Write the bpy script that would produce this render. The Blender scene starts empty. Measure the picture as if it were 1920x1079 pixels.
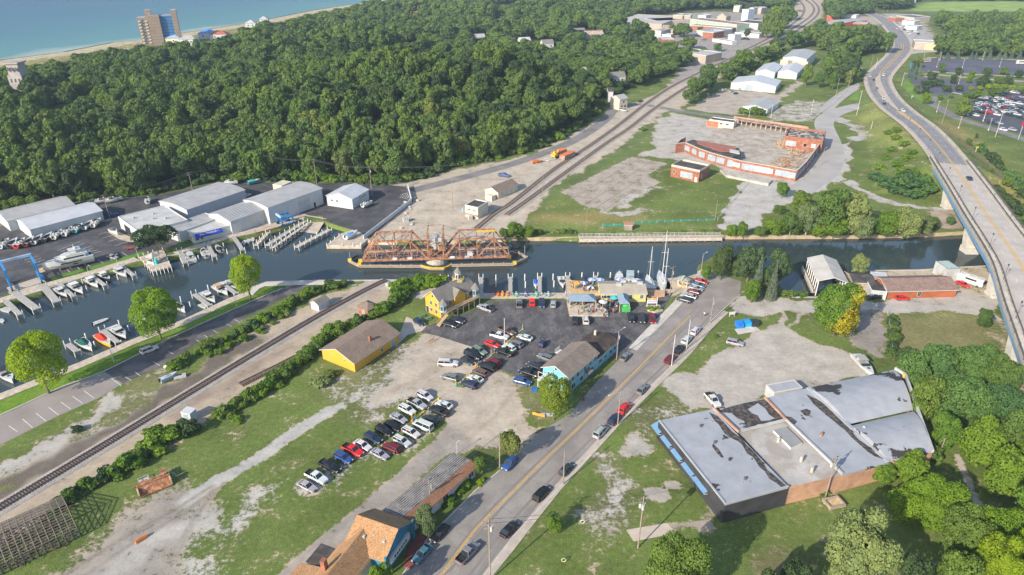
import bpy,bmesh,math,random
import numpy as np
from mathutils import Vector,Matrix,noise as mnoise
random.seed(7)
R=math.radians
SC=bpy.context.scene
COL=SC.collection
# ------------------------------------------------------------------ camera
CAMH=105.0;FPX=1280.0;TH=R(27.5)
cam=bpy.data.cameras.new('camera');camo=bpy.data.objects.new('camera',cam);COL.objects.link(camo)
cam.sensor_width=36;cam.lens=36*FPX/1920;cam.clip_end=30000;cam.clip_start=1
camo.location=(0,0,CAMH);camo.rotation_euler=(R(90)-TH,0,0)
SC.camera=camo
# ------------------------------------------------------------------ sky, sun, exposure
SUN_EL=R(28);SHADOW_AZ=R(47)          # shadows run towards this azimuth (from +X)
w=bpy.data.worlds.new('World');SC.world=w;w.use_nodes=True
nt=w.node_tree;nt.nodes.clear()
sky=nt.nodes.new('ShaderNodeTexSky');sky.sky_type='NISHITA';sky.sun_disc=False
sky.sun_elevation=SUN_EL;sky.sun_rotation=R(90)-(SHADOW_AZ+math.pi)
sky.air_density=1.0;sky.dust_density=1.0;sky.ozone_density=1.5
bg=nt.nodes.new('ShaderNodeBackground');bg.inputs[1].default_value=0.14
wo=nt.nodes.new('ShaderNodeOutputWorld')
nt.links.new(sky.outputs[0],bg.inputs[0]);nt.links.new(bg.outputs[0],wo.inputs[0])
sl=bpy.data.lights.new('sun','SUN');sl.energy=4.3;sl.angle=R(0.6);sl.color=(1.0,0.915,0.78)
so=bpy.data.objects.new('sun',sl);COL.objects.link(so)
sd=Vector((math.cos(SHADOW_AZ)*math.cos(SUN_EL),math.sin(SHADOW_AZ)*math.cos(SUN_EL),-math.sin(SUN_EL)))
so.rotation_euler=sd.to_track_quat('-Z','Y').to_euler()
SC.view_settings.view_transform='Standard';SC.view_settings.look='None'
SC.view_settings.exposure=0.76;SC.view_settings.gamma=1
SC.cycles.max_bounces=6;SC.cycles.diffuse_bounces=2;SC.cycles.glossy_bounces=2
SC.cycles.transmission_bounces=2;SC.cycles.transparent_max_bounces=4;SC.cycles.volume_bounces=0
# ------------------------------------------------------------------ survey: photo pixel -> point on the ground
def G(u,v,z=0.0):
    x=(u-960)/FPX;y=-(v-539.5)/FPX
    dy=math.cos(TH)+y*math.sin(TH);dz=-math.sin(TH)+y*math.cos(TH)
    t=(z-CAMH)/dz
    return Vector((x*t,dy*t,z))
def GW(pts,z=0.0):return[tuple(G(u,v,z)[:2])for u,v in pts]
def PX(p):
    z=p[2]-CAMH;f=p[1]*math.cos(TH)-z*math.sin(TH);up=p[1]*math.sin(TH)+z*math.cos(TH)
    return 960+FPX*p[0]/f,539.5-FPX*up/f
def height_at(b,t,z0=0.0):
    p=G(b[0],b[1],z0);lo,hi=0.2,60
    for _ in range(30):
        m=(lo+hi)/2
        if PX((p.x,p.y,z0+m))[1]>t[1]:lo=m
        else:hi=m
    return m
# ------------------------------------------------------------------ materials
MATS={}
def srgb(h):
    c=[int(h[i:i+2],16)/255 for i in(0,2,4)]
    return tuple(((x/12.92)if x<=.04045 else((x+.055)/1.055)**2.4)for x in c)
def mat(name,col=(.5,.5,.5),rough=.8,var=.25,scale=.4,metal=0,bump=0,objcol=False,fine=.12,fscale=6.0,col2=None,spec=.3,streak=None):
    """surface with large blotches (var, scale per metre) and fine grain"""
    if name in MATS:return MATS[name]
    m=bpy.data.materials.new(name);m.use_nodes=True;n=m.node_tree;N=n.nodes;L=n.links
    b=N['Principled BSDF'];b.inputs['Roughness'].default_value=rough;b.inputs['Metallic'].default_value=metal
    b.inputs['Specular IOR Level'].default_value=spec
    if objcol:
        oi=N.new('ShaderNodeObjectInfo');src=oi.outputs['Color']
    else:
        rg=N.new('ShaderNodeRGB');rg.outputs[0].default_value=(*col,1);src=rg.outputs[0]
    geo=N.new('ShaderNodeNewGeometry');pos=geo.outputs['Position']
    if streak:
        mp=N.new('ShaderNodeMapping');mp.inputs['Scale'].default_value=streak;L.new(pos,mp.inputs[0]);pos=mp.outputs[0]
    if var>0 or fine>0:
        t1=N.new('ShaderNodeTexNoise');t1.inputs['Scale'].default_value=scale;t1.inputs['Detail'].default_value=5;L.new(pos,t1.inputs[0])
        t2=N.new('ShaderNodeTexNoise');t2.inputs['Scale'].default_value=fscale;t2.inputs['Detail'].default_value=3;L.new(pos,t2.inputs[0])
        m1=N.new('ShaderNodeMapRange');m1.inputs['From Min'].default_value=.3;m1.inputs['From Max'].default_value=.7
        m1.inputs['To Min'].default_value=1-var;m1.inputs['To Max'].default_value=1+var;L.new(t1.outputs[0],m1.inputs[0])
        m2=N.new('ShaderNodeMapRange');m2.inputs['From Min'].default_value=.3;m2.inputs['From Max'].default_value=.7
        m2.inputs['To Min'].default_value=1-fine;m2.inputs['To Max'].default_value=1+fine;L.new(t2.outputs[0],m2.inputs[0])
        mm=N.new('ShaderNodeMath');mm.operation='MULTIPLY';L.new(m1.outputs[0],mm.inputs[0]);L.new(m2.outputs[0],mm.inputs[1])
        if col2 is not None:
            mx=N.new('ShaderNodeMix');mx.data_type='RGBA';mx.inputs[7].default_value=(*col2,1);L.new(src,mx.inputs[6])
            rr=N.new('ShaderNodeMapRange');rr.inputs['From Min'].default_value=.47;rr.inputs['From Max'].default_value=.56
            t3=N.new('ShaderNodeTexNoise');t3.inputs['Scale'].default_value=scale*1.7;t3.inputs['Detail'].default_value=6;L.new(pos,t3.inputs[0])
            L.new(t3.outputs[0],rr.inputs[0]);L.new(rr.outputs[0],mx.inputs[0]);src=mx.outputs[2]
        vm=N.new('ShaderNodeVectorMath');vm.operation='SCALE';L.new(src,vm.inputs[0]);L.new(mm.outputs[0],vm.inputs[3]);src=vm.outputs[0]
        if bump:
            bp=N.new('ShaderNodeBump');bp.inputs['Strength'].default_value=bump;bp.inputs['Distance'].default_value=.1
            L.new(t2.outputs[0],bp.inputs['Height']);L.new(bp.outputs[0],b.inputs['Normal'])
    L.new(src,b.inputs['Base Color'])
    MATS[name]=m;return m
def rib(name,col,period=.6,axis='U',rough=.55,var=.15,dark=.75,scale=.3,col2=None,spec=.3):
    """ribbed or boarded surface: dark seams every period along the UV axis (UV in metres)"""
    if name in MATS:return MATS[name]
    m=mat(name,col,rough,var,scale,spec=spec,col2=col2);N=m.node_tree.nodes;L=m.node_tree.links
    b=N['Principled BSDF'];src=b.inputs['Base Color'].links[0].from_socket
    uv=N.new('ShaderNodeUVMap');sp=N.new('ShaderNodeSeparateXYZ');L.new(uv.outputs[0],sp.inputs[0])
    o=sp.outputs[0 if axis=='U' else 1]
    d=N.new('ShaderNodeMath');d.operation='DIVIDE';d.inputs[1].default_value=period;L.new(o,d.inputs[0])
    f=N.new('ShaderNodeMath');f.operation='FRACT';L.new(d.outputs[0],f.inputs[0])
    g=N.new('ShaderNodeMath');g.operation='LESS_THAN';g.inputs[1].default_value=.2;L.new(f.outputs[0],g.inputs[0])
    r=N.new('ShaderNodeMapRange');r.inputs['To Min'].default_value=1;r.inputs['To Max'].default_value=dark;L.new(g.outputs[0],r.inputs[0])
    vm=N.new('ShaderNodeVectorMath');vm.operation='SCALE';L.new(src,vm.inputs[0]);L.new(r.outputs[0],vm.inputs[3])
    L.new(vm.outputs[0],b.inputs['Base Color'])
    return m
def leafmat(name,col,var=.35,hue=None,trans=.25,patch=.12):
    if name in MATS:return MATS[name]
    m=bpy.data.materials.new(name);m.use_nodes=True;n=m.node_tree;N=n.nodes;L=n.links
    b=N['Principled BSDF'];b.inputs['Roughness'].default_value=.6;b.inputs['Specular IOR Level'].default_value=.15
    oi=N.new('ShaderNodeObjectInfo');geo=N.new('ShaderNodeNewGeometry')
    tx=N.new('ShaderNodeTexNoise');tx.inputs['Scale'].default_value=patch*3;tx.inputs['Detail'].default_value=3;L.new(geo.outputs['Position'],tx.inputs[0])
    add=N.new('ShaderNodeMath');add.operation='MULTIPLY_ADD';add.inputs[1].default_value=.62;L.new(oi.outputs['Random'],add.inputs[0])
    lo=N.new('ShaderNodeTexNoise');lo.inputs['Scale'].default_value=.018;lo.inputs['Detail'].default_value=2;L.new(geo.outputs['Position'],lo.inputs[0])
    s0=N.new('ShaderNodeMath');s0.operation='MULTIPLY_ADD';s0.inputs[1].default_value=.55;s0.inputs[2].default_value=-.12;L.new(tx.outputs[0],s0.inputs[0])
    sc=N.new('ShaderNodeMath');sc.operation='MULTIPLY_ADD';sc.inputs[1].default_value=.5;L.new(lo.outputs[0],sc.inputs[0]);L.new(s0.outputs[0],sc.inputs[2]);L.new(sc.outputs[0],add.inputs[2])
    cr=N.new('ShaderNodeValToRGB');e=cr.color_ramp.elements
    hue=hue or(1.35,1.2,.9)
    e[0].position=.2;e[0].color=(col[0]*(1-var)*.9,col[1]*(1-var),col[2]*(1-var)*1.1,1)
    e[1].position=.95;e[1].color=(col[0]*hue[0],col[1]*hue[1],col[2]*hue[2],1)
    k=e.new(.55);k.color=(*col,1)
    L.new(add.outputs[0],cr.inputs[0]);L.new(cr.outputs[0],b.inputs['Base Color'])
    tr=N.new('ShaderNodeBsdfTranslucent');vm=N.new('ShaderNodeVectorMath');vm.operation='MULTIPLY';vm.inputs[1].default_value=(1.3,1.5,.5)
    L.new(cr.outputs[0],vm.inputs[0]);L.new(vm.outputs[0],tr.inputs[0])
    ms=N.new('ShaderNodeMixShader');ms.inputs[0].default_value=trans;L.new(b.outputs[0],ms.inputs[1]);L.new(tr.outputs[0],ms.inputs[2])
    L.new(ms.outputs[0],N['Material Output'].inputs[0])
    MATS[name]=m;return m
# ------------------------------------------------------------------ object helpers
def tag(o,label=None,cat=None,group=None,kind=None):
    if label:o['label']=label
    if cat:o['category']=cat
    if group:o['group']=group
    if kind:o['kind']=kind
    return o
def empty(name,loc=(0,0,0),rz=0,label=None,cat=None,group=None):
    o=bpy.data.objects.new(name,None);COL.objects.link(o);o.location=loc;o.rotation_euler.z=rz
    o.empty_display_size=.5
    return tag(o,label,cat,group)
class MB:
    """collects boxes, bars, prisms and sheets, then links them as one mesh object"""
    def __init__(s):s.v=[];s.f=[];s.m=[];s.uv=[]
    def poly(s,pts,mi=0,uv=None):
        i=len(s.v);s.v+=[tuple(p)for p in pts];s.f.append(tuple(range(i,i+len(pts))));s.m.append(mi)
        if uv is None:
            a=Vector(pts[0]);e=(Vector(pts[1])-a);l=e.length or 1;e=e/l
            nrm=e.cross(Vector(pts[2])-a);nrm=nrm.normalized()if nrm.length>1e-9 else Vector((0,0,1));g=nrm.cross(e)
            uv=[((Vector(p)-a).dot(e),(Vector(p)-a).dot(g))for p in pts]
        s.uv.append(uv)
    def box(s,c,size,mi=0,rz=0,M=None):
        hx,hy,hz=size[0]/2,size[1]/2,size[2]/2;C=Vector(c)
        co=[Vector((x,y,z))for z in(-hz,hz)for x,y in((-hx,-hy),(hx,-hy),(hx,hy),(-hx,hy))]
        if M is None:M=Matrix.Rotation(rz,3,'Z')
        co=[C+M@p for p in co]
        for q in((0,1,5,4),(1,2,6,5),(2,3,7,6),(3,0,4,7),(4,5,6,7),(3,2,1,0)):s.poly([co[k]for k in q],mi)
        return s
    def bar(s,a,b,w=.1,h=None,mi=0):
        a=Vector(a);b=Vector(b);d=b-a
        if d.length<1e-6:return s
        h=h or w;q=d.to_track_quat('X','Z').to_matrix()
        return s.box((a+b)/2,(d.length,w,h),mi,M=q)
    def tube(s,a,b,r=.1,r2=None,n=8,mi=0,caps=True):
        a=Vector(a);b=Vector(b);r2=r if r2 is None else r2
        q=(b-a).to_track_quat('Z','Y').to_matrix()
        A=[a+q@Vector((r*math.cos(t*2*math.pi/n),r*math.sin(t*2*math.pi/n),0))for t in range(n)]
        B=[b+q@Vector((r2*math.cos(t*2*math.pi/n),r2*math.sin(t*2*math.pi/n),0))for t in range(n)]
        for t in range(n):s.poly([A[t],A[(t+1)%n],B[(t+1)%n],B[t]],mi)
        if caps:s.poly(B,mi);s.poly(A[::-1],mi)
        return s
    def prism(s,pts,z0,z1,mi=0,mtop=None,bottom=True):
        p=[(x,y)for x,y in pts]
        ar=sum(p[i][0]*p[(i+1)%len(p)][1]-p[(i+1)%len(p)][0]*p[i][1]for i in range(len(p)))
        if ar<0:p=p[::-1]
        n=len(p)
        for i in range(n):
            a,b=p[i],p[(i+1)%n];s.poly([(*a,z0),(*b,z0),(*b,z1),(*a,z1)],mi)
        s.poly([(*q,z1)for q in p],mi if mtop is None else mtop)
        if bottom:s.poly([(*q,z0)for q in p[::-1]],mi)
        return s
    def blob(s,c,r,n=8,k=5,mi=0):
        c=Vector(c);r=Vector(r)if not isinstance(r,(int,float))else Vector((r,r,r));rings=[]
        for i in range(1,k):
            t=math.pi*i/k
            rings.append([c+Vector((r.x*math.sin(t)*math.cos(2*math.pi*j/n),r.y*math.sin(t)*math.sin(2*math.pi*j/n),r.z*math.cos(t)))for j in range(n)])
        top,bot=c+Vector((0,0,r.z)),c-Vector((0,0,r.z))
        for j in range(n):s.poly([top,rings[0][j],rings[0][(j+1)%n]],mi);s.poly([bot,rings[-1][(j+1)%n],rings[-1][j]],mi)
        for i in range(len(rings)-1):
            for j in range(n):s.poly([rings[i][j],rings[i+1][j],rings[i+1][(j+1)%n],rings[i][(j+1)%n]],mi)
        return s
    def mesh(s,name,mats,smooth=False,weld=True):
        me=bpy.data.meshes.new(name);me.from_pydata(s.v,[],s.f);
        uvl=me.uv_layers.new(name='UVMap');flat=[c for f in s.uv for q in f for c in q];uvl.data.foreach_set('uv',flat)
        for m in(mats if isinstance(mats,(list,tuple))else[mats]):me.materials.append(m)
        me.polygons.foreach_set('material_index',s.m)
        if weld:
            bm=bmesh.new();bm.from_mesh(me);bmesh.ops.remove_doubles(bm,verts=bm.verts,dist=.0005);bm.to_mesh(me);bm.free()
        if smooth:me.polygons.foreach_set('use_smooth',[True]*len(me.polygons))
        me.update();return me
    def build(s,name,mats,parent=None,smooth=False,loc=None,weld=True):
        o=bpy.data.objects.new(name,s.mesh(name,mats,smooth,weld));COL.objects.link(o)
        if parent is not None:o.parent=parent
        if loc is not None:o.location=loc
        return o
def copy_tree(o,parent=None,kids=None):
    kids=KIDS if kids is None else kids
    c=o.copy();COL.objects.link(c);c.parent=parent
    for ch in kids.get(o.name,[]):copy_tree(ch,c,kids)
    return c
KIDS={}
def register(root):
    def rec(o):
        ch=list(o.children);KIDS[o.name]=ch
        for c in ch:rec(c)
    rec(root)
def place(root,used,loc,rz=0,label=None,cat=None,group=None,scale=None,color=None):
    """first use moves the prototype itself, later uses copy it with its parts"""
    if root.name in used:o=copy_tree(root)
    else:used.add(root.name);o=root
    o.location=loc;o.rotation_euler.z=rz
    if scale is not None:o.scale=scale if hasattr(scale,'__len__')else(scale,)*3
    tag(o,label,cat,group)
    return o
USED=set()
def catmull(pts,step=4.0):
    P=[Vector(p)for p in pts];out=[]
    for i in range(len(P)-1):
        p0=P[max(i-1,0)];p1=P[i];p2=P[i+1];p3=P[min(i+2,len(P)-1)]
        n=max(1,int((p2-p1).length/step))
        for k in range(n):
            t=k/n;out.append(.5*((2*p1)+(p2-p0)*t+(2*p0-5*p1+4*p2-p3)*t*t+(3*p1-p0-3*p2+p3)*t**3))
    out.append(P[-1]);return out
def line3(px,z=0):return[G(u,v,z if not hasattr(z,'__len__')else z[i])for i,(u,v)in enumerate(px)]
def offs(path,d,dz=0):
    out=[]
    for i,p in enumerate(path):
        a=path[max(i-1,0)];b=path[min(i+1,len(path)-1)];t=(b-a);t.z=0
        t=t.normalized()if t.length>1e-6 else Vector((1,0,0))
        out.append(p+Vector((t.y,-t.x,0))*d+Vector((0,0,dz)))      # d>0: to the right of travel
    return out
def strip(mb,A,B,mi=0):
    for i in range(len(A)-1):mb.poly([A[i],B[i],B[i+1],A[i+1]],mi)
def ribbon(mb,path,w0,w1=None,dz=0,mi=0,thick=0):
    w1=w0 if w1 is None else w1
    L=offs(path,-w0,dz);Rr=offs(path,w1,dz)
    strip(mb,L,Rr,mi)
    if thick:
        d=Vector((0,0,-thick));strip(mb,[p+d for p in L],L,mi);strip(mb,Rr,[p+d for p in Rr],mi)
        mb.poly([L[0],L[0]+d,Rr[0]+d,Rr[0]],mi);mb.poly([Rr[-1],Rr[-1]+d,L[-1]+d,L[-1]],mi)
def dashes(mb,path,off,w,on,gap,dz=.03,mi=0):
    P=offs(path,off,dz);pos=0;i=0;seg=[]
    acc=[0]
    for a,b in zip(P,P[1:]):acc.append(acc[-1]+(b-a).length)
    def at(s):
        for i in range(len(P)-1):
            if acc[i+1]>=s:return P[i].lerp(P[i+1],(s-acc[i])/max(1e-6,acc[i+1]-acc[i]))
        return P[-1]
    s=0
    while s+on<acc[-1]:
        a,b=at(s),at(s+on);t=(b-a).normalized();n=Vector((t.y,-t.x,0))*w/2
        mb.poly([a-n,a+n,b+n,b-n],mi);s+=on+gap
def sheet(name,px,z,m,kind='structure',world=False,thick=0):
    pts=px if world else GW(px,0)
    b=MB()
    if thick:b.prism(pts,z-thick,z)
    else:
        ar=sum(pts[i][0]*pts[(i+1)%len(pts)][1]-pts[(i+1)%len(pts)][0]*pts[i][1]for i in range(len(pts)))
        if ar<0:pts=pts[::-1]
        b.poly([(x,y,z)for x,y in pts])
    o=b.build(name,m);tag(o,kind=kind);return o
def inpoly(X,Y,poly):
    inside=np.zeros(X.shape,bool);n=len(poly);j=n-1
    for i in range(n):
        xi,yi=poly[i];xj,yj=poly[j]
        c=((yi>Y)!=(yj>Y))&(X<(xj-xi)*(Y-yi)/((yj-yi)if yj!=yi else 1e-9)+xi)
        inside^=c;j=i
    return inside
def sdf(X,Y,poly):
    """signed distance, positive inside"""
    d=np.full(X.shape,1e9);n=len(poly)
    for i in range(n):
        ax,ay=poly[i];bx,by=poly[(i+1)%n];ex,ey=bx-ax,by-ay;L=ex*ex+ey*ey+1e-9
        t=np.clip(((X-ax)*ex+(Y-ay)*ey)/L,0,1);d=np.minimum(d,(X-ax-t*ex)**2+(Y-ay-t*ey)**2)
    d=np.sqrt(d);return np.where(inpoly(X,Y,poly),d,-d)
def smooth(x,a,b):
    t=np.clip((x-a)/(b-a),0,1);return t*t*(3-2*t)
# ================================================================== LAND
WATER_Z=-1.3
NB=[(-400,715),(-120,612),(0,571),(75,548),(88,541),(165,520),(258,492),(335,479),(385,462),(437,447),(478,438),(520,427),(562,414),(608,415),(632,424),(660,432),(676,437),(690,452),(820,453),(940,447),(1000,444),(1085,446),(1350,441),(1440,441),(1520,441),(1610,441),(1735,438),(1815,434),(1930,426),(2200,400),(2600,370)]
SB=[(2600,470),(2200,490),(2000,495),(1860,498),(1800,501),(1730,506),(1610,508),(1598,520),(1592,540),(1585,553),(1530,557),(1478,557),(1468,545),(1450,520),(1400,500),(1340,480),(1312,497),(1312,512),(1290,519),(1250,522),(1244,546),(1215,549),(1065,550),(900,551),(868,551),(862,526),(790,523),(650,525),(500,528),(470,545),(430,560),(345,600),(250,637),(152,680),(52,720),(0,740),(-120,795),(-400,915)]
RIVER=GW(NB+SB)
SHORE_PX=[(-700,232),(-300,166),(0,110),(117,95),(207,78),(262,73),(300,66),(375,55),(480,39),(530,29),(580,19),(705,0),(860,-22),(1000,-42)]
SHORE=GW(SHORE_PX)
LAKE=SHORE+[(700,9000),(-14000,9000),(-14000,300)]
FOREST_PX=[(-300,450),(0,392),(100,378),(190,367),(290,362),(400,339),(480,338),(600,338),(740,340),(850,312),(960,288),(1050,255),(1120,205),(1135,190),(1175,170),(1240,148),(1310,110),(1290,105),(1180,95),(1210,70),(1140,50),(1190,36),(1290,20),(1440,15),(1480,-10),(700,-2),(620,22),(560,44),(480,64),(400,84),(340,98),(262,103),(180,120),(90,137),(0,150),(-300,205)]
FOREST=GW(FOREST_PX)
# highway centre line with deck heights
HW=[((2120,1010),10.2),((2010,725),10.4),((1948,580),10.5),((1920,508),10.5),((1890,460),10.5),((1855,410),10.5),((1815,350),10.2),((1767,283),9.0),((1727,240),7.2),((1685,208),4.8),((1660,183),2.6),((1648,160),1.2),((1647,145),.4),((1660,128),.1),((1683,104),.05),((1692,88),.05),((1686,68),.05),((1662,42),.05),((1645,31),.05),((1616,22),.05),((1590,14),.05)]
HWP=catmull([G(u,v,z)for(u,v),z in HW],6.0)
ABUT_Y=309.0
def hill_np(X,Y):
    f=smooth(sdf(X,Y,FOREST),4,75)
    h=4.5*np.sin(X/26+1+Y/90)*np.sin(Y/31-X/70)+2.5*np.sin(X/13+Y/17)+29*np.exp(-(((X-5)/85)**2+((Y-452)/50)**2))+16*np.exp(-(((X+120)/55)**2+((Y-470)/55)**2))+15*np.exp(-(((X+150)/80)**2+((Y-640)/45)**2))+5*np.exp(-(((X+300)/120)**2+((Y-430)/60)**2))
    return np.maximum(f*h,0)
def emb_np(X,Y):
    d=np.full(X.shape,1e9);zz=np.zeros(X.shape)
    P=[p for p in HWP if p.y>ABUT_Y-25 and p.z>.1]
    for a,b in zip(P,P[1:]):
        ex,ey=b.x-a.x,b.y-a.y;L=ex*ex+ey*ey+1e-9;t=np.clip(((X-a.x)*ex+(Y-a.y)*ey)/L,0,1)
        q=np.hypot(X-a.x-t*ex,Y-a.y-t*ey);m=q<d;d=np.where(m,q,d);zz=np.where(m,a.z+(b.z-a.z)*t,zz)
    z=np.clip(zz-.35-np.maximum(0,d-10.5)/2.3,0,None)
    front=np.clip((Y-(ABUT_Y-16))/16*9.5,0,20)
    return np.minimum(z,front)*(d<80)
def terr_np(X,Y):return hill_np(X,Y)+emb_np(X,Y)
def gz(x,y):
    a=np.array([[float(x)]]);b=np.array([[float(y)]]);return float(terr_np(a,b)[0,0])
def GT(u,v):
    """photo pixel -> point on the terrain"""
    z=0
    for _ in range(25):
        p=G(u,v,z);z2=gz(p.x,p.y);z=z+(z2-z)*.5
        if abs(z2-z)<.02:break
    p=G(u,v,z);return p
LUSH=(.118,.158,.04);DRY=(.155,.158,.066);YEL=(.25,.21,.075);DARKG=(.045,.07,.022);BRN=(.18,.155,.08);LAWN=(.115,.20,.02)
DT=(.44,.35,.25);DT2=(.42,.36,.29);GV=(.34,.305,.265);GVL=(.44,.41,.365);CN=(.46,.42,.365);DK=(.17,.14,.11);BEACH=(.50,.42,.27)
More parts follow.
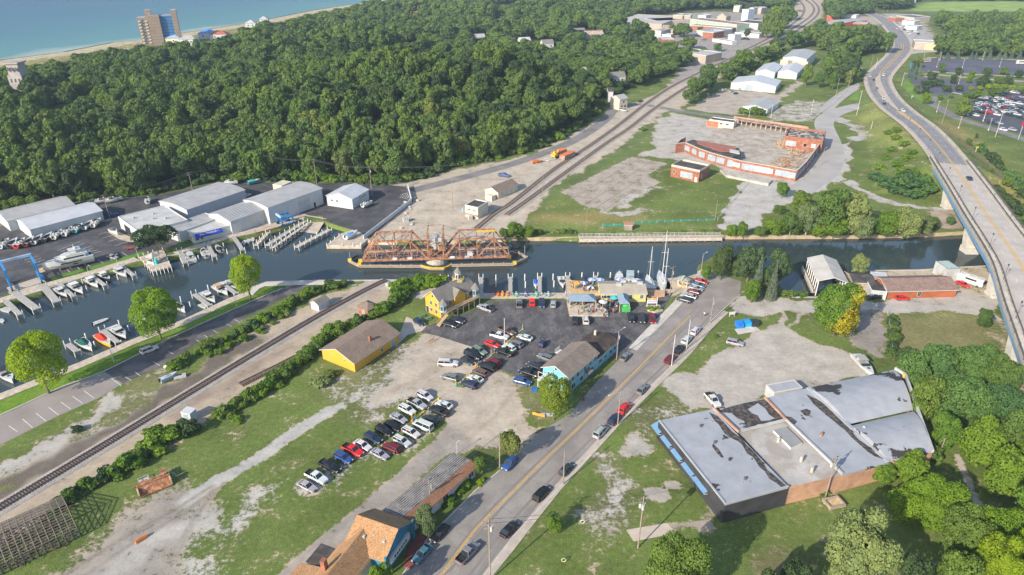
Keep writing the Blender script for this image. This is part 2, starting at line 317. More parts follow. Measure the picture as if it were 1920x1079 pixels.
# (shape, bare colour, grass colour, grass share, feather m, half width for lines)
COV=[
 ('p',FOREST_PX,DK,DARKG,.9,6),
 ('p',[(700,345),(850,320),(1000,290),(1140,215),(1235,175),(1330,110),(1480,30),(1500,-6),(1552,-6),(1540,35),(1440,95),(1340,152),(1275,205),(1160,285),(1010,400),(930,452),(680,455),(770,372),(760,350)],(.50,.425,.335),DRY,.1,2),
 ('p',[(1150,48),(1260,28),(1340,22),(1440,27),(1480,30),(1440,80),(1330,150),(1255,160),(1290,112),(1190,90),(1215,60)],(.36,.32,.29),DRY,.12,5),
 ('l',[(1010,425),(1060,350),(1120,318),(1180,280),(1250,222),(1265,212)],DT,(.12,.16,.05),.85,2,6),
 ('p',[(980,425),(1010,395),(1050,362),(1100,385),(1200,410),(1340,415),(1345,428),(1080,432),(960,440)],DT,(.15,.19,.05),.85,2),
 ('p',[(1010,402),(1120,398),(1200,402),(1215,412),(1100,420),(1000,415)],DT,YEL,.85,5),
 ('p',[(1052,360),(1185,294),(1253,307),(1215,328),(1237,342),(1140,396),(1095,386)],(.41,.35,.29),DRY,.25,.8),
 ('l',[(1135,398),(1180,402),(1208,396)],CN,DRY,.3,1.5,2.5),('l',[(1240,350),(1190,365),(1165,388)],CN,DRY,.35,1.5,2.5),
 ('p',[(1222,262),(1232,225),(1265,212),(1330,225),(1480,238),(1550,248),(1560,300),(1495,346),(1400,336),(1330,308),(1262,300),(1190,292),(1225,280)],(.47,.43,.38),DRY,.16,1.5),
 ('p',[(1352,428),(1358,395),(1398,337),(1490,345),(1525,332),(1560,300),(1590,262),(1598,290),(1585,330),(1560,345),(1500,380),(1450,390),(1410,434)],(.48,.45,.41),DRY,.1,1),
 ('l',[(1590,340),(1640,372),(1690,385),(1760,392),(1800,395)],(.46,.43,.39),DRY,.2,1,2.5),
 ('p',[(1740,425),(1745,395),(1800,390),(1860,400),(1850,432)],(.42,.34,.26),DRY,.2,2),
 ('p',[(1290,205),(1345,172),(1372,168),(1460,178),(1498,150),(1505,158),(1465,186),(1440,212),(1390,216),(1330,212)],(.45,.385,.32),DRY,.1,1.5),
 ('p',[(1445,205),(1500,188),(1572,192),(1530,228),(1440,228)],CN,DRY,.42,2),
 ('l',[(1570,224),(1592,231),(1612,243),(1622,254),(1606,262)],(.44,.42,.39),DRY,.12,1,4),
 ('p',[(1695,22),(1735,4),(1960,2),(1960,22),(1800,22)],(.22,.3,.09),(.24,.33,.08),1,8),
 ('p',[(1520,58),(1600,30),(1645,32),(1650,45),(1625,60),(1560,62)],(.45,.38,.32),DRY,.15,4),
 ('p',[(1655,25),(1725,28),(1745,60),(1775,95),(1700,100),(1680,60)],(.42,.40,.38),DRY,.2,4),
 ('p',[(1735,245),(1760,225),(1800,235),(1870,300),(1960,420),(1900,400),(1840,320)],DT,YEL,.8,8),
 ('p',[(1590,215),(1640,200),(1700,240),(1745,300),(1745,330),(1680,300),(1640,270)],DT,(.2,.22,.06),.8,8),
 # ---- south bank
 ('p',[(-120,990),(-120,905),(0,880),(120,828),(220,780),(300,728),(380,690),(480,615),(560,575),(640,545),(700,522),(745,538),(765,556),(700,592),(640,622),(560,682),(480,725),(420,768),(350,803),(250,855),(120,945),(0,1025),(-120,1100)],(.45,.365,.27),DRY,.12,1.5),
 ('l',[(-60,950),(60,890),(150,835),(230,790),(300,748),(380,700),(470,640)],(.17,.14,.115),DRY,.25,1.5,3.2),
 ('l',[(330,775),(430,718),(520,662)],(.33,.26,.2),DRY,.12,2,2),
 ('p',[(-60,905),(60,838),(130,806),(178,772),(186,745),(210,730),(224,745),(216,775),(160,808),(80,858),(-60,930)],GVL,DRY,.25,1.5),
 ('p',[(188,800),(222,745),(232,722),(310,684),(330,700),(300,738),(210,800),(100,850)],(.4,.37,.3),DRY,.68,1.5),
 ('p',[(-120,830),(0,742),(55,722),(155,688),(255,643),(350,605),(435,566),(500,536),(560,531),(570,538),(500,565),(430,590),(330,640),(250,678),(170,722),(90,770),(0,802)],DT,LAWN,1.1,.6),
 ('p',[(0,812),(50,815),(110,783),(185,748),(183,765),(120,800),(0,868)],DT,LUSH,.8,.8),
 ('p',[(60,1120),(160,1030),(240,968),(262,930),(340,900),(375,912),(402,935),(415,965),(385,1000),(355,1040),(340,1120)],(.325,.29,.25),LUSH,.2,6),
 ('p',[(330,1120),(355,1035),(400,975),(440,970),(420,1010),(400,1040),(470,1060),(440,1120)],GVL,LUSH,.5,3),
 ('l',[(190,1079),(260,1030),(330,1000),(380,960)],GVL,LUSH,.1,2,2.5),
 ('l',[(350,940),(400,905),(440,885),(480,862),(560,806),(640,758),(700,722),(770,690)],(.46,.44,.4),LUSH,.03,.8,1.8),
 ('l',[(400,1000),(470,940),(560,915),(640,880),(720,850),(800,790),(830,765)],GVL,LUSH,.52,3,3.2),
 ('p',[(495,1100),(520,1079),(595,1011),(670,951),(755,879),(820,820),(850,780),(905,830),(870,850),(842,850),(712,965),(690,1000),(640,1100)],(.34,.30,.26),LUSH,.08,.8),
 ('p',[(640,790),(690,735),(735,692),(800,645),(850,700),(835,760),(780,745),(700,790)],GVL,DRY,.5,5),
 ('p',[(755,649),(790,628),(815,628),(885,650),(900,690),(960,702),(985,716),(975,745),(972,790),(1000,812),(1040,800),(985,838),(900,845),(850,800),(830,772),(800,742),(760,740),(700,762),(735,695)],(.47,.40,.32),DRY,.06,2),
 ('p',[(640,690),(745,642),(775,655),(735,695),(690,735),(620,770),(600,735)],GVL,DRY,.62,4),
 ('l',[(120,1079),(230,1010),(330,955),(400,910)],(.26,.225,.185),LUSH,.1,.5,.35),('l',[(150,1085),(250,1018),(345,962),(405,915)],(.27,.23,.19),LUSH,.1,.5,.3),('l',[(330,1040),(350,1000),(372,960),(420,905)],(.27,.24,.2),LUSH,.1,.5,.35),('l',[(870,830),(930,780),(960,740),(1000,690)],(.40,.33,.26),LUSH,.03,.8,.5),('l',[(720,745),(800,700),(850,660)],(.41,.345,.27),LUSH,.05,1,.7),('l',[(1300,760),(1380,700),(1460,640),(1500,590)],(.40,.36,.31),LUSH,.03,1,.7),('l',[(1330,720),(1420,680),(1560,690)],(.41,.37,.32),LUSH,.03,1,.6),('p',[(1488,680),(1505,672),(1540,700),(1525,712)],(.3,.28,.26),LUSH,.02,2),
 ('l',[(865,722),(895,700),(950,668),(985,648)],DT,LUSH,.85,.7,1.6),
 ('p',[(976,728),(1005,714),(1015,765),(1062,792),(1010,795),(985,782)],DT,DRY,.8,1),
 ('p',[(1075,740),(1110,712),(1150,660),(1168,648),(1180,658),(1140,700),(1085,755)],DT,(.1,.13,.04),.8,.6),
 ('p',[(1245,728),(1268,702),(1310,690),(1355,665),(1380,640),(1440,618),(1465,588),(1472,607),(1522,635),(1580,657),(1605,677),(1640,705),(1350,765),(1290,776),(1262,748)],(.46,.415,.36),DRY,.05,1),
 ('p',[(1385,555),(1440,559),(1510,561),(1665,563),(1780,553),(1790,530),(1850,520),(1880,560),(1868,605),(1828,588),(1660,585),(1510,587),(1440,588),(1375,590),(1360,575)],(.47,.43,.38),DRY,.06,1),
 ('p',[(1598,590),(1662,585),(1673,677),(1650,674),(1612,655),(1590,625)],(.30,.26,.23),LUSH,.2,1),
 ('p',[(1665,590),(1840,590),(1860,640),(1880,700),(1760,690),(1672,670)],DT,(.2,.185,.08),.9,3),
 ('p',[(1860,600),(1880,600),(1925,680),(1960,800),(1925,800),(1900,720)],(.45,.36,.27),DRY,.45,3),
 ('p',[(1180,760),(1262,748),(1290,778),(1250,800),(1210,840),(1190,800)],GVL,DRY,.62,4),
 ('l',[(1180,832),(1205,848)],GVL,LUSH,.0,1.5,2.2),('l',[(1225,925),(1240,928)],(.42,.38,.33),LUSH,0,.8,2),('l',[(1256,908),(1270,912)],(.42,.38,.33),LUSH,0,.8,1.3),
 ('l',[(1140,862),(1160,905),(1140,950),(1160,985),(1120,960)],GVL,DRY,.5,3,3),('l',[(1150,1000),(1175,1040)],(.33,.27,.22),LUSH,.4,3,2),('l',[(1255,985),(1310,975),(1335,960)],(.36,.31,.25),LUSH,.25,1.5,1.3),
 ('l',[(1450,1060),(1500,1079)],BRN,DRY,.5,3,3),('l',[(1795,855),(1810,890),(1830,940),(1855,975)],(.5,.45,.38),LUSH,.1,.6,.8),('p',[(1690,1050),(1750,1060),(1760,1100),(1660,1100)],DT,BRN,.6,2),
 ('p',[(1060,545),(1320,505),(1300,540),(1250,560),(1180,575),(1060,560)],(.52,.42,.3),DRY,.05,.6),
 ('p',[(650,530),(790,523),(865,525),(800,560),(745,560),(700,535)],(.46,.42,.36),LUSH,.2,1),
 ('p',[(1596,512),(1760,506),(1860,500),(1870,560),(1780,545),(1660,540),(1600,540)],(.5,.41,.3),LUSH,.25,1),
]
def axis(a,lo,hi,b,fine,grow):
    m=list(np.arange(lo,hi,fine));s=fine;x=hi
    while x<b:m.append(x);s*=grow;x+=s
    m.append(b);s=fine;x=lo;l=[]
    while x>a:s*=grow;x-=s;l.append(max(x,a))
    return np.array(sorted(set(l))+m)
def make_ground():
    xs=axis(-9000,-190,190,9000,.8,1.035);ys=axis(40,66,330,9000,.8,1.012)
    X,Y=np.meshgrid(xs,ys);H,W=X.shape
    print('ground grid',W,H)
    rs=np.random.RandomState(3)
    wx=X+1.2*np.sin(Y*.31+X*.13)+.6*np.sin(X*.9+Y*.4);wy=Y+1.2*np.sin(X*.27+Y*.17)+.6*np.sin(Y*.8-X*.5)
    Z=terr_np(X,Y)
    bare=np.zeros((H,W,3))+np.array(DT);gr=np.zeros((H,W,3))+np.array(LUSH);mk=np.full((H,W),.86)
    far=smooth(Y,700,1400)[...,None];gr=gr*(1-far)+np.array((.07,.1,.04))*far
    def apply(a,b,g,m):
        nonlocal bare,gr,mk
        bare=bare*(1-a[...,None])+np.array(b)*a[...,None];gr=gr*(1-a[...,None])+np.array(g)*a[...,None];mk=mk*(1-a)+m*a
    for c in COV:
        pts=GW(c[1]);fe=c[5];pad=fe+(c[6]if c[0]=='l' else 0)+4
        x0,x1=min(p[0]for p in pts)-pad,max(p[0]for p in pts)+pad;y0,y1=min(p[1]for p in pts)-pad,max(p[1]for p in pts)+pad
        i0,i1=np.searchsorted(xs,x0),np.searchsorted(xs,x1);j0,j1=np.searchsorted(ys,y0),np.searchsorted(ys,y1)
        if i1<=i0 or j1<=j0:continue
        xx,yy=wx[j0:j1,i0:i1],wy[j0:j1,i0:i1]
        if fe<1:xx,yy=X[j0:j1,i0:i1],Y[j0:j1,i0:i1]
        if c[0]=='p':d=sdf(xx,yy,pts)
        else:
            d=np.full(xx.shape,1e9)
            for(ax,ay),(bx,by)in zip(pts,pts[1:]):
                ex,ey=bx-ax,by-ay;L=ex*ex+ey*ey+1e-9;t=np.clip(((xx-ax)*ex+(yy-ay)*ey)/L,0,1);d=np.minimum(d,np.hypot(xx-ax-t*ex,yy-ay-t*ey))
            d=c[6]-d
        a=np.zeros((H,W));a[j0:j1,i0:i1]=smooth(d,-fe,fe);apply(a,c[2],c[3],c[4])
    dl=sdf(X,Y,LAKE);dr=sdf(X,Y,RIVER)
    apply(smooth(dl,-75,-60),BEACH,(.22,.2,.08),.75);apply(smooth(dl,-42,-30),BEACH,DRY,.25)
    Z=np.where(dl>-14,Z*np.clip(-dl/14,0,1)-5*smooth(dl,-14,20),Z)
    Z=Z-4*smooth(dr,.1,1.9)
    me=bpy.data.meshes.new('ground');n=H*W
    me.vertices.add(n);me.vertices.foreach_set('co',np.stack([X,Y,Z],-1).astype(np.float32).ravel())
    idx=np.arange(n).reshape(H,W);q=np.stack([idx[:-1,:-1],idx[:-1,1:],idx[1:,1:],idx[1:,:-1]],-1).reshape(-1,4)
    me.loops.add(q.size);me.loops.foreach_set('vertex_index',q.ravel().astype(np.int32));me.polygons.add(len(q))
    me.polygons.foreach_set('loop_start',np.arange(0,q.size,4,dtype=np.int32));me.polygons.foreach_set('loop_total',np.full(len(q),4,np.int32))
    me.polygons.foreach_set('use_smooth',np.ones(len(q),bool));me.update()
    A=me.attributes.new('bare','FLOAT_COLOR','POINT');A.data.foreach_set('color',np.concatenate([bare,mk[...,None]],-1).astype(np.float32).ravel())
    B=me.attributes.new('grass','FLOAT_COLOR','POINT');B.data.foreach_set('color',np.concatenate([gr,np.ones((H,W,1))],-1).astype(np.float32).ravel())
    o=bpy.data.objects.new('ground',me);COL.objects.link(o);tag(o,kind='structure')
    m=bpy.data.materials.new('ground_cover');m.use_nodes=True;N=m.node_tree.nodes;L=m.node_tree.links;b=N['Principled BSDF']
    b.inputs['Roughness'].default_value=.95;b.inputs['Specular IOR Level'].default_value=.1
    a1=N.new('ShaderNodeAttribute');a1.attribute_name='bare';a2=N.new('ShaderNodeAttribute');a2.attribute_name='grass';geo=N.new('ShaderNodeNewGeometry')
    def noi(s,d=4,r=.55):
        t=N.new('ShaderNodeTexNoise');t.inputs['Scale'].default_value=s;t.inputs['Detail'].default_value=d;t.inputs['Roughness'].default_value=r;L.new(geo.outputs['Position'],t.inputs[0]);return t.outputs[0]
    def mr(s,a,c,lo,hi):
        t=N.new('ShaderNodeMapRange');t.inputs['From Min'].default_value=a;t.inputs['From Max'].default_value=c;t.inputs['To Min'].default_value=lo;t.inputs['To Max'].default_value=hi;L.new(s,t.inputs[0]);return t.outputs[0]
    def mth(op,x,y):
        t=N.new('ShaderNodeMath');t.operation=op
        for k,s in enumerate((x,y)):
            if isinstance(s,(int,float)):t.inputs[k].default_value=s
            else:L.new(s,t.inputs[k])
        return t.outputs[0]
    n1=noi(.16,7,.66);n2=noi(.9,6,.7);n3=noi(.045,4);n4=noi(4,3)
    nn=mr(mth('ADD',mth('MULTIPLY',n1,.55),mth('MULTIPLY',n2,.45)),.36,.64,0,1)
    mask=mr(mth('SUBTRACT',a1.outputs['Alpha'],nn),-.13,.13,0,1)
    def scale(c,f):
        v=N.new('ShaderNodeVectorMath');v.operation='SCALE';L.new(c,v.inputs[0]);L.new(f,v.inputs[3]);return v.outputs[0]
    bc=scale(a1.outputs['Color'],mth('MULTIPLY',mr(n1,.3,.7,.66,1.06),mth('MULTIPLY',mr(n2,.3,.7,.86,1.12),mr(n4,.3,.7,.9,1.1))))
    gc=scale(a2.outputs['Color'],mth('MULTIPLY',mr(n2,.3,.7,.72,1.3),mth('MULTIPLY',mr(n3,.35,.65,.8,1.2),mr(n4,.3,.7,.8,1.2))))
    dry=N.new('ShaderNodeMix');dry.data_type='RGBA';dry.inputs[7].default_value=(.24,.22,.1,1);L.new(gc,dry.inputs[6]);L.new(mr(n1,.5,.75,0,.55),dry.inputs[0])
    mx=N.new('ShaderNodeMix');mx.data_type='RGBA';L.new(bc,mx.inputs[6]);L.new(dry.outputs[2],mx.inputs[7]);L.new(mask,mx.inputs[0]);L.new(mx.outputs[2],b.inputs['Base Color'])
    bp=N.new('ShaderNodeBump');bp.inputs['Strength'].default_value=.6;bp.inputs['Distance'].default_value=.25;L.new(mth('MULTIPLY',n4,mr(mask,0,1,.25,1)),bp.inputs['Height']);L.new(bp.outputs[0],b.inputs['Normal'])
    me.materials.append(m)
make_ground()
# ---------------- water
def water(name,pts,z,col,rough,wave,wscale,grad=None,spec=.5,streak=None):
    m=bpy.data.materials.new(name);m.use_nodes=True;N=m.node_tree.nodes;L=m.node_tree.links;b=N['Principled BSDF']
    b.inputs['Roughness'].default_value=rough;b.inputs['Specular IOR Level'].default_value=spec;b.inputs['Base Color'].default_value=(*col,1)
    geo=N.new('ShaderNodeNewGeometry');mp=N.new('ShaderNodeMapping');L.new(geo.outputs['Position'],mp.inputs[0])
    if streak:mp.inputs['Scale'].default_value=streak
    t=N.new('ShaderNodeTexNoise');t.inputs['Scale'].default_value=wscale;t.inputs['Detail'].default_value=5;t.inputs['Roughness'].default_value=.6;L.new(mp.outputs[0],t.inputs[0])
    bp=N.new('ShaderNodeBump');bp.inputs['Strength'].default_value=wave;bp.inputs['Distance'].default_value=.1;L.new(t.outputs[0],bp.inputs['Height']);L.new(bp.outputs[0],b.inputs['Normal'])
    if grad:grad(N,L,b,geo)
    sheet(name,pts,z,m,world=True)
def lake_grad(N,L,b,geo):
    a,c=SHORE[2],SHORE[8];d=Vector((c[0]-a[0],c[1]-a[1],0)).normalized();nrm=Vector((-d.y,d.x,0))
    dt=N.new('ShaderNodeVectorMath');dt.operation='DOT_PRODUCT';dt.inputs[1].default_value=nrm;L.new(geo.outputs['Position'],dt.inputs[0])
    off=nrm.dot(Vector((*a,0)))
    t=N.new('ShaderNodeTexNoise');t.inputs['Scale'].default_value=.006;t.inputs['Detail'].default_value=4;L.new(geo.outputs['Position'],t.inputs[0])
    ad=N.new('ShaderNodeMath');ad.operation='MULTIPLY_ADD';ad.inputs[1].default_value=160;L.new(t.outputs[0],ad.inputs[0]);L.new(dt.outputs['Value'],ad.inputs[2])
    r=N.new('ShaderNodeMapRange');r.inputs['From Min'].default_value=off+80-10;r.inputs['From Max'].default_value=off+80+900;L.new(ad.outputs[0],r.inputs[0])
    cr=N.new('ShaderNodeValToRGB');e=cr.color_ramp.elements;e[0].position=0;e[0].color=(.28,.34,.30,1);e[1].position=1;e[1].color=(.02,.075,.14,1)
    k=e.new(.03);k.color=(.075,.20,.20,1);k=e.new(.25);k.color=(.038,.13,.175,1);k=e.new(.6);k.color=(.02,.08,.145,1)
    L.new(r.outputs[0],cr.inputs[0]);L.new(cr.outputs[0],b.inputs['Base Color'])
water('lake_water',LAKE,-1.25,(.05,.2,.3),.4,.5,.12,lake_grad,spec=.12)
water('river_water',[(-260,30),(420,30),(420,420),(-260,420)],WATER_Z,(.035,.052,.055),.09,.28,.9,None,spec=.32,streak=(1,.6,1))
# ---------------- quay walls and walkways
M_CONC=mat('old_concrete',(.42,.38,.33),.85,.22,.5,bump=.2);M_CONCL=mat('pale_concrete',(.50,.46,.40),.85,.15,.4)
M_WALK=mat('tan_walkway',(.50,.41,.31),.85,.18,.6,col2=(.42,.36,.3));M_KERB=mat('kerb',(.48,.44,.39),.85,.15,1)
M_ASPL=mat('worn_asphalt',(.235,.21,.19),.9,.16,.12,fine=.1,fscale=3,col2=(.265,.24,.215));M_ASPD=mat('dark_asphalt',(.062,.06,.066),.85,.3,.12,fine=.15,fscale=3,col2=(.085,.08,.082))
M_ASPM=mat('patched_asphalt',(.085,.08,.082),.88,.25,.22,col2=(.118,.11,.108),fine=.2,fscale=1.5,streak=(1,.5,1));M_ASPG=mat('grey_asphalt',(.18,.17,.165),.9,.2,.1,col2=(.21,.195,.185))
M_ASPB=mat('bluish_asphalt',(.10,.10,.125),.85,.2,.05)
M_WHITE=mat('road_paint_white',(.62,.6,.55),.7,.25,2);M_YEL=mat('road_paint_yellow',(.62,.37,.07),.7,.2,2);M_DECK=mat('bridge_concrete',(.43,.385,.34),.85,.12,.2)
def wallrun(name,px,w=.7,z0=-3.2,z1=.18,m=None,z=0):
    b=MB();P=[G(u,v,z)for u,v in px]
    for i,(p,q)in enumerate(zip(P,P[1:])):
        d=(q-p).normalized();b.box(((p+q)/2).to_2d().to_3d()+Vector((0,0,(z0+z1)/2+.003*(i%3))),((q-p).length+w*.5,w,z1-z0+.006*(i%3)),rz=math.atan2(d.y,d.x))
    o=b.build(name,m or M_CONC);tag(o,kind='structure');return o
wallrun('quay_wall',[(-400,713),(0,569),(75,546),(165,518),(258,490),(335,477),(437,445),(478,437)])
wallrun('quay_wall',[(-120,797),(0,742),(52,722),(152,682),(250,639),(345,602),(430,562),(470,547),(500,530),(650,527),(790,525),(862,528)])
wallrun('quay_wall',[(862,553),(1065,552),(1215,550),(1244,547),(1250,524),(1290,521),(1312,514)])
wallrun('quay_wall',[(1310,513),(1330,508)]);wallrun('quay_wall',[(1598,509),(1730,507),(1800,502),(1862,499)]);wallrun('quay_wall',[(1478,558),(1530,558),(1588,553)])
wallrun('quay_wall',[(676,438),(692,451)]);wallrun('quay_wall',[(478,438),(520,427),(562,414)],m=mat('rusty_sheet_pile',(.25,.12,.06),.8,.4,.6))
wallrun('riverbank_wall',[(950,447),(1085,445)],w=.5,m=mat('bank_timber',(.40,.31,.2),.9));wallrun('riverbank_wall',[(1345,443),(1610,442),(1735,439),(1830,434)],w=.5,m=MATS['bank_timber'])
def path_strip(name,px,hw,z,m,thick=0,kind='structure',step=6):
    b=MB();ribbon(b,catmull(line3(px),step),hw,None,z,thick=thick);o=b.build(name,m);tag(o,kind=kind);return o
path_strip('walkway',[(-400,704),(0,565),(70,543),(85,536),(165,514.5),(256,486)],1.9,.2,M_WALK,.2)
path_strip('walkway',[(328,475.5),(385,459),(437,442),(478,434)],1.7,.2,M_WALK,.2)
path_strip('walkway',[(-120,800),(0,745.5),(52,724.5),(152,685),(250,642),(345,605),(430,565),(466,551)],1.6,.2,M_WALK,.2)
path_strip('walkway',[(466,553),(480,540),(500,533),(560,531),(600,530),(650,530)],1.6,.19,M_CONCL,.19)
path_strip('walkway',[(890,556),(1062,555)],1.7,.22,M_WALK,.22)
# ---------------- asphalt sheets
sheet('parking_lot',[(-200,600),(-200,480),(0,425),(60,395),(190,372),(300,366),(400,345),(480,341),(560,345),(700,342),(762,352),(775,378),(689,448),(676,437),(660,431),(632,423),(608,414),(604,405),(560,404),(500,425),(440,434),(360,455),(300,469),(250,478),(150,506),(80,532),(0,556)],.03,M_ASPD)
sheet('concrete_apron',[(440,432),(505,416),(552,400),(575,402),(570,410),(520,426),(478,437)],.05,mat('tan_concrete',(.44,.37,.29),.85,.2,.3))
sheet('concrete_apron',[(12,540),(70,521),(92,530),(85,538),(70,543),(25,556)],.05,MATS['tan_concrete'])
b=MB();b.poly([G(572,403,.08),G(552,441,-1.6),G(590,446,-1.6),G(612,410,.08)]);tag(b.build('boat_ramp',MATS['tan_concrete']),kind='structure')
sheet('concrete_apron',[(205,428),(262,452),(262,458),(225,450),(203,436)],.05,MATS['tan_concrete'])
path_strip('lawn',[(96,524),(170,504),(230,487),(272,474)],1.7,.1,mat('lawn_grass',(.09,.19,.02),.95,.25,.3,fine=.2),.1)
sheet('lawn',[(333,455),(352,449),(358,456),(335,466)],.07,MATS['lawn_grass'])
sheet('waterfront_road',[(-120,828),(0,779),(125,722),(195,697),(230,720),(185,747),(110,780),(50,810),(-30,850),(-120,890)],.03,mat('pale_asphalt',(.27,.235,.215),.9,.15,.12))
sheet('waterfront_road',[(195,697),(325,632),(480,562),(530,541),(560,531),(600,529),(590,537),(540,556),(450,602),(370,643),(310,684),(230,720)],.034,mat('dark_lane',(.085,.08,.082),.9,.25,.12,col2=(.13,.12,.115)))
b=MB();P=catmull(line3([(-120,828),(0,779),(125,722),(195,697),(325,632),(480,562),(530,541)]));ribbon(b,P,.15,None,.15,thick=.15);tag(b.build('kerb',M_KERB),kind='structure')
STREET=[(690,1180),(755,1079),(803,1009),(850,962),(893,919),(938,882),(985,838),(1010,812),(1067,778),(1120,715),(1178,657),(1240,597),(1285,545),(1312,515),(1340,513),(1390,528),(1387,553),(1335,600),(1250,695),(1222,726),(1148,809),(1092,869),(960,1007),(905,1079),(850,1180)]
sheet('street',STREET,.05,M_ASPL)
sheet('parking_lot',[(778,621),(825,603),(890,583),(915,565),(1062,562),(1178,562),(1215,556),(1262,549),(1240,590),(1178,657),(1165,668),(1010,700),(985,713),(960,701),(900,682),(885,651),(815,629)],.03,M_ASPM)
sheet('driveway',[(762,594),(800,612),(790,622),(765,628),(742,650),(735,640),(750,625)],.045,mat('drive_concrete',(.46,.40,.33),.85,.15,.3))
path_strip('sidewalk',[(860,1150),(915,1079),(960,1024),(1043,919),(1125,829),(1160,790),(1243,708),(1285,668),(1330,615),(1362,585)],.85,.14,mat('tan_sidewalk',(.42,.36,.30),.85,.15,.5),.14)
path_strip('kerb',[(850,1150),(907,1079),(962,1007),(1093,869),(1149,809),(1223,726),(1251,695),(1336,600),(1388,553)],.12,.15,M_KERB,.15)
path_strip('sidewalk',[(1187,655),(1220,620),(1252,588),(1290,547),(1318,514)],1.3,.12,M_CONCL,.12)
path_strip('kerb',[(745,1092),(803,1009),(850,962),(893,919),(938,882)],.12,.15,M_KERB,.15)
sheet('concrete_pad',[(1174,994),(1251,981),(1268,1000),(1188,1016)],.04,mat('pad_concrete',(.47,.39,.32),.9,.12,.5))
b=MB();YL=catmull(line3([(770,1160),(828,1079),(890,995),(960,925),(1018,866),(1077,810),(1170,718),(1235,652),(1294,592)]),4)
for o_ in(-.17,.17):ribbon(b,offs(YL,o_),.07,None,.058)
tag(b.build('lane_marking',M_YEL),kind='structure')
def lines(name,segs,w,z,m):
    b=MB()
    for(a,c)in segs:
        p,q=G(*a),G(*c);d=(q-p).normalized();n=Vector((d.y,-d.x,0))*w/2;zz=Vector((0,0,z))
        b.poly([p-n+zz,p+n+zz,q+n+zz,q-n+zz])
    tag(b.build(name,m),kind='structure')
rc=random.Random(12);b=MB();M_TAR=mat('tar_seam',(.12,.11,.105),.8,.2,1);LP=catmull(line3([(800,1120),(860,1079),(905,1020),(980,935),(1100,815),(1200,715),(1262,655),(1330,580)]),3)
for i in range(4,len(LP)-2,3):
    a_,c_=offs(LP,-6)[i],offs(LP,5.5)[i];n_=7;Q=[a_.lerp(c_,k/n_)+Vector((rc.uniform(-.3,.3),rc.uniform(-.3,.3),0))for k in range(n_+1)];ribbon(b,Q[rc.randint(0,3):rc.randint(5,8)],.035,None,.056)
for o_ in(-2.9,2.7):ribbon(b,[p+Vector((rc.uniform(-.08,.08),0,0))for p in offs(LP,o_)],.03,None,.056)
tag(b.build('road_cracks',M_TAR),kind='structure');b=MB()
for o_ in(-3.6,-2.0,1.7,3.3):ribbon(b,offs(LP,o_),.3,None,.053)
tag(b.build('tyre_tracks',mat('polished_asphalt',(.205,.183,.166),.85,.12,.1,fine=.08)),kind='structure')
T1=lambda x,y:(x/4,540+y/4)
lines('stall_marking',[(T1(65,1035),T1(130,1079)),(T1(170,985),T1(245,1050)),(T1(270,940),T1(345,1000)),(T1(365,897),T1(440,955)),(T1(455,855),T1(530,910)),(T1(545,815),T1(620,868)),(T1(630,773),T1(705,828)),(T1(835,680),T1(910,735))],.16,.042,M_WHITE)
lines('stall_marking',[(T1(940,670),T1(985,695)),(T1(1010,630),T1(1050,660)),(T1(1150,555),T1(1200,585)),(T1(1265,480),T1(1300,497)),(T1(1470,390),T1(1495,405)),(T1(1530,355),T1(1560,375)),(T1(1600,320),T1(1632,340)),(T1(1690,270),T1(1740,290)),(T1(1760,240),T1(1800,260))],.13,.046,M_WHITE)
T5=lambda x,y:(x/4,270+y/4)
lines('stall_marking',[(T5(430,800),T5(600,735)),(T5(455,810),T5(635,745)),(T5(540,810),T5(690,768)),(T5(600,815),T5(705,780)),(T5(660,815),T5(735,795)),(T5(700,822),T5(760,805)),(T5(180,875),T5(285,842)),(T5(200,890),T5(310,857)),(T5(225,905),T5(335,872)),(T5(250,920),T5(360,887)),(T5(330,755),T5(640,660)),(T5(740,680),T5(800,662)),(T5(770,708),T5(850,685)),(T5(810,735),T5(890,710)),(T5(860,765),T5(960,735)),(T5(920,775),T5(990,750)),(T5(430,965),T5(455,990)),(T5(505,945),T5(530,970)),(T5(580,925),T5(605,950)),(T5(655,900),T5(680,925)),(T5(735,868),T5(775,895)),(T5(805,850),T5(845,880)),(T5(915,815),T5(955,840))],.15,.042,M_WHITE)
T6=lambda x,y:(480+x/4,270+y/4)
lines('stall_marking',[(T6(1075,400),T6(1150,420)),(T6(1080,385),T6(1105,405)),(T6(1095,375),T6(1125,408)),(T6(1115,370),T6(1140,410)),(T6(1130,368),T6(1152,412)),(T6(1085,380),T6(1140,368)),(T6(1100,428),T6(1165,445)),(T6(1088,455),T6(1140,468)),(T6(1060,475),T6(1110,488)),(T6(1040,500),T6(1085,512)),(T6(1015,522),T6(1060,535)),(T6(985,545),T6(1030,558)),(T6(950,570),T6(990,585))],.15,.042,M_WHITE)
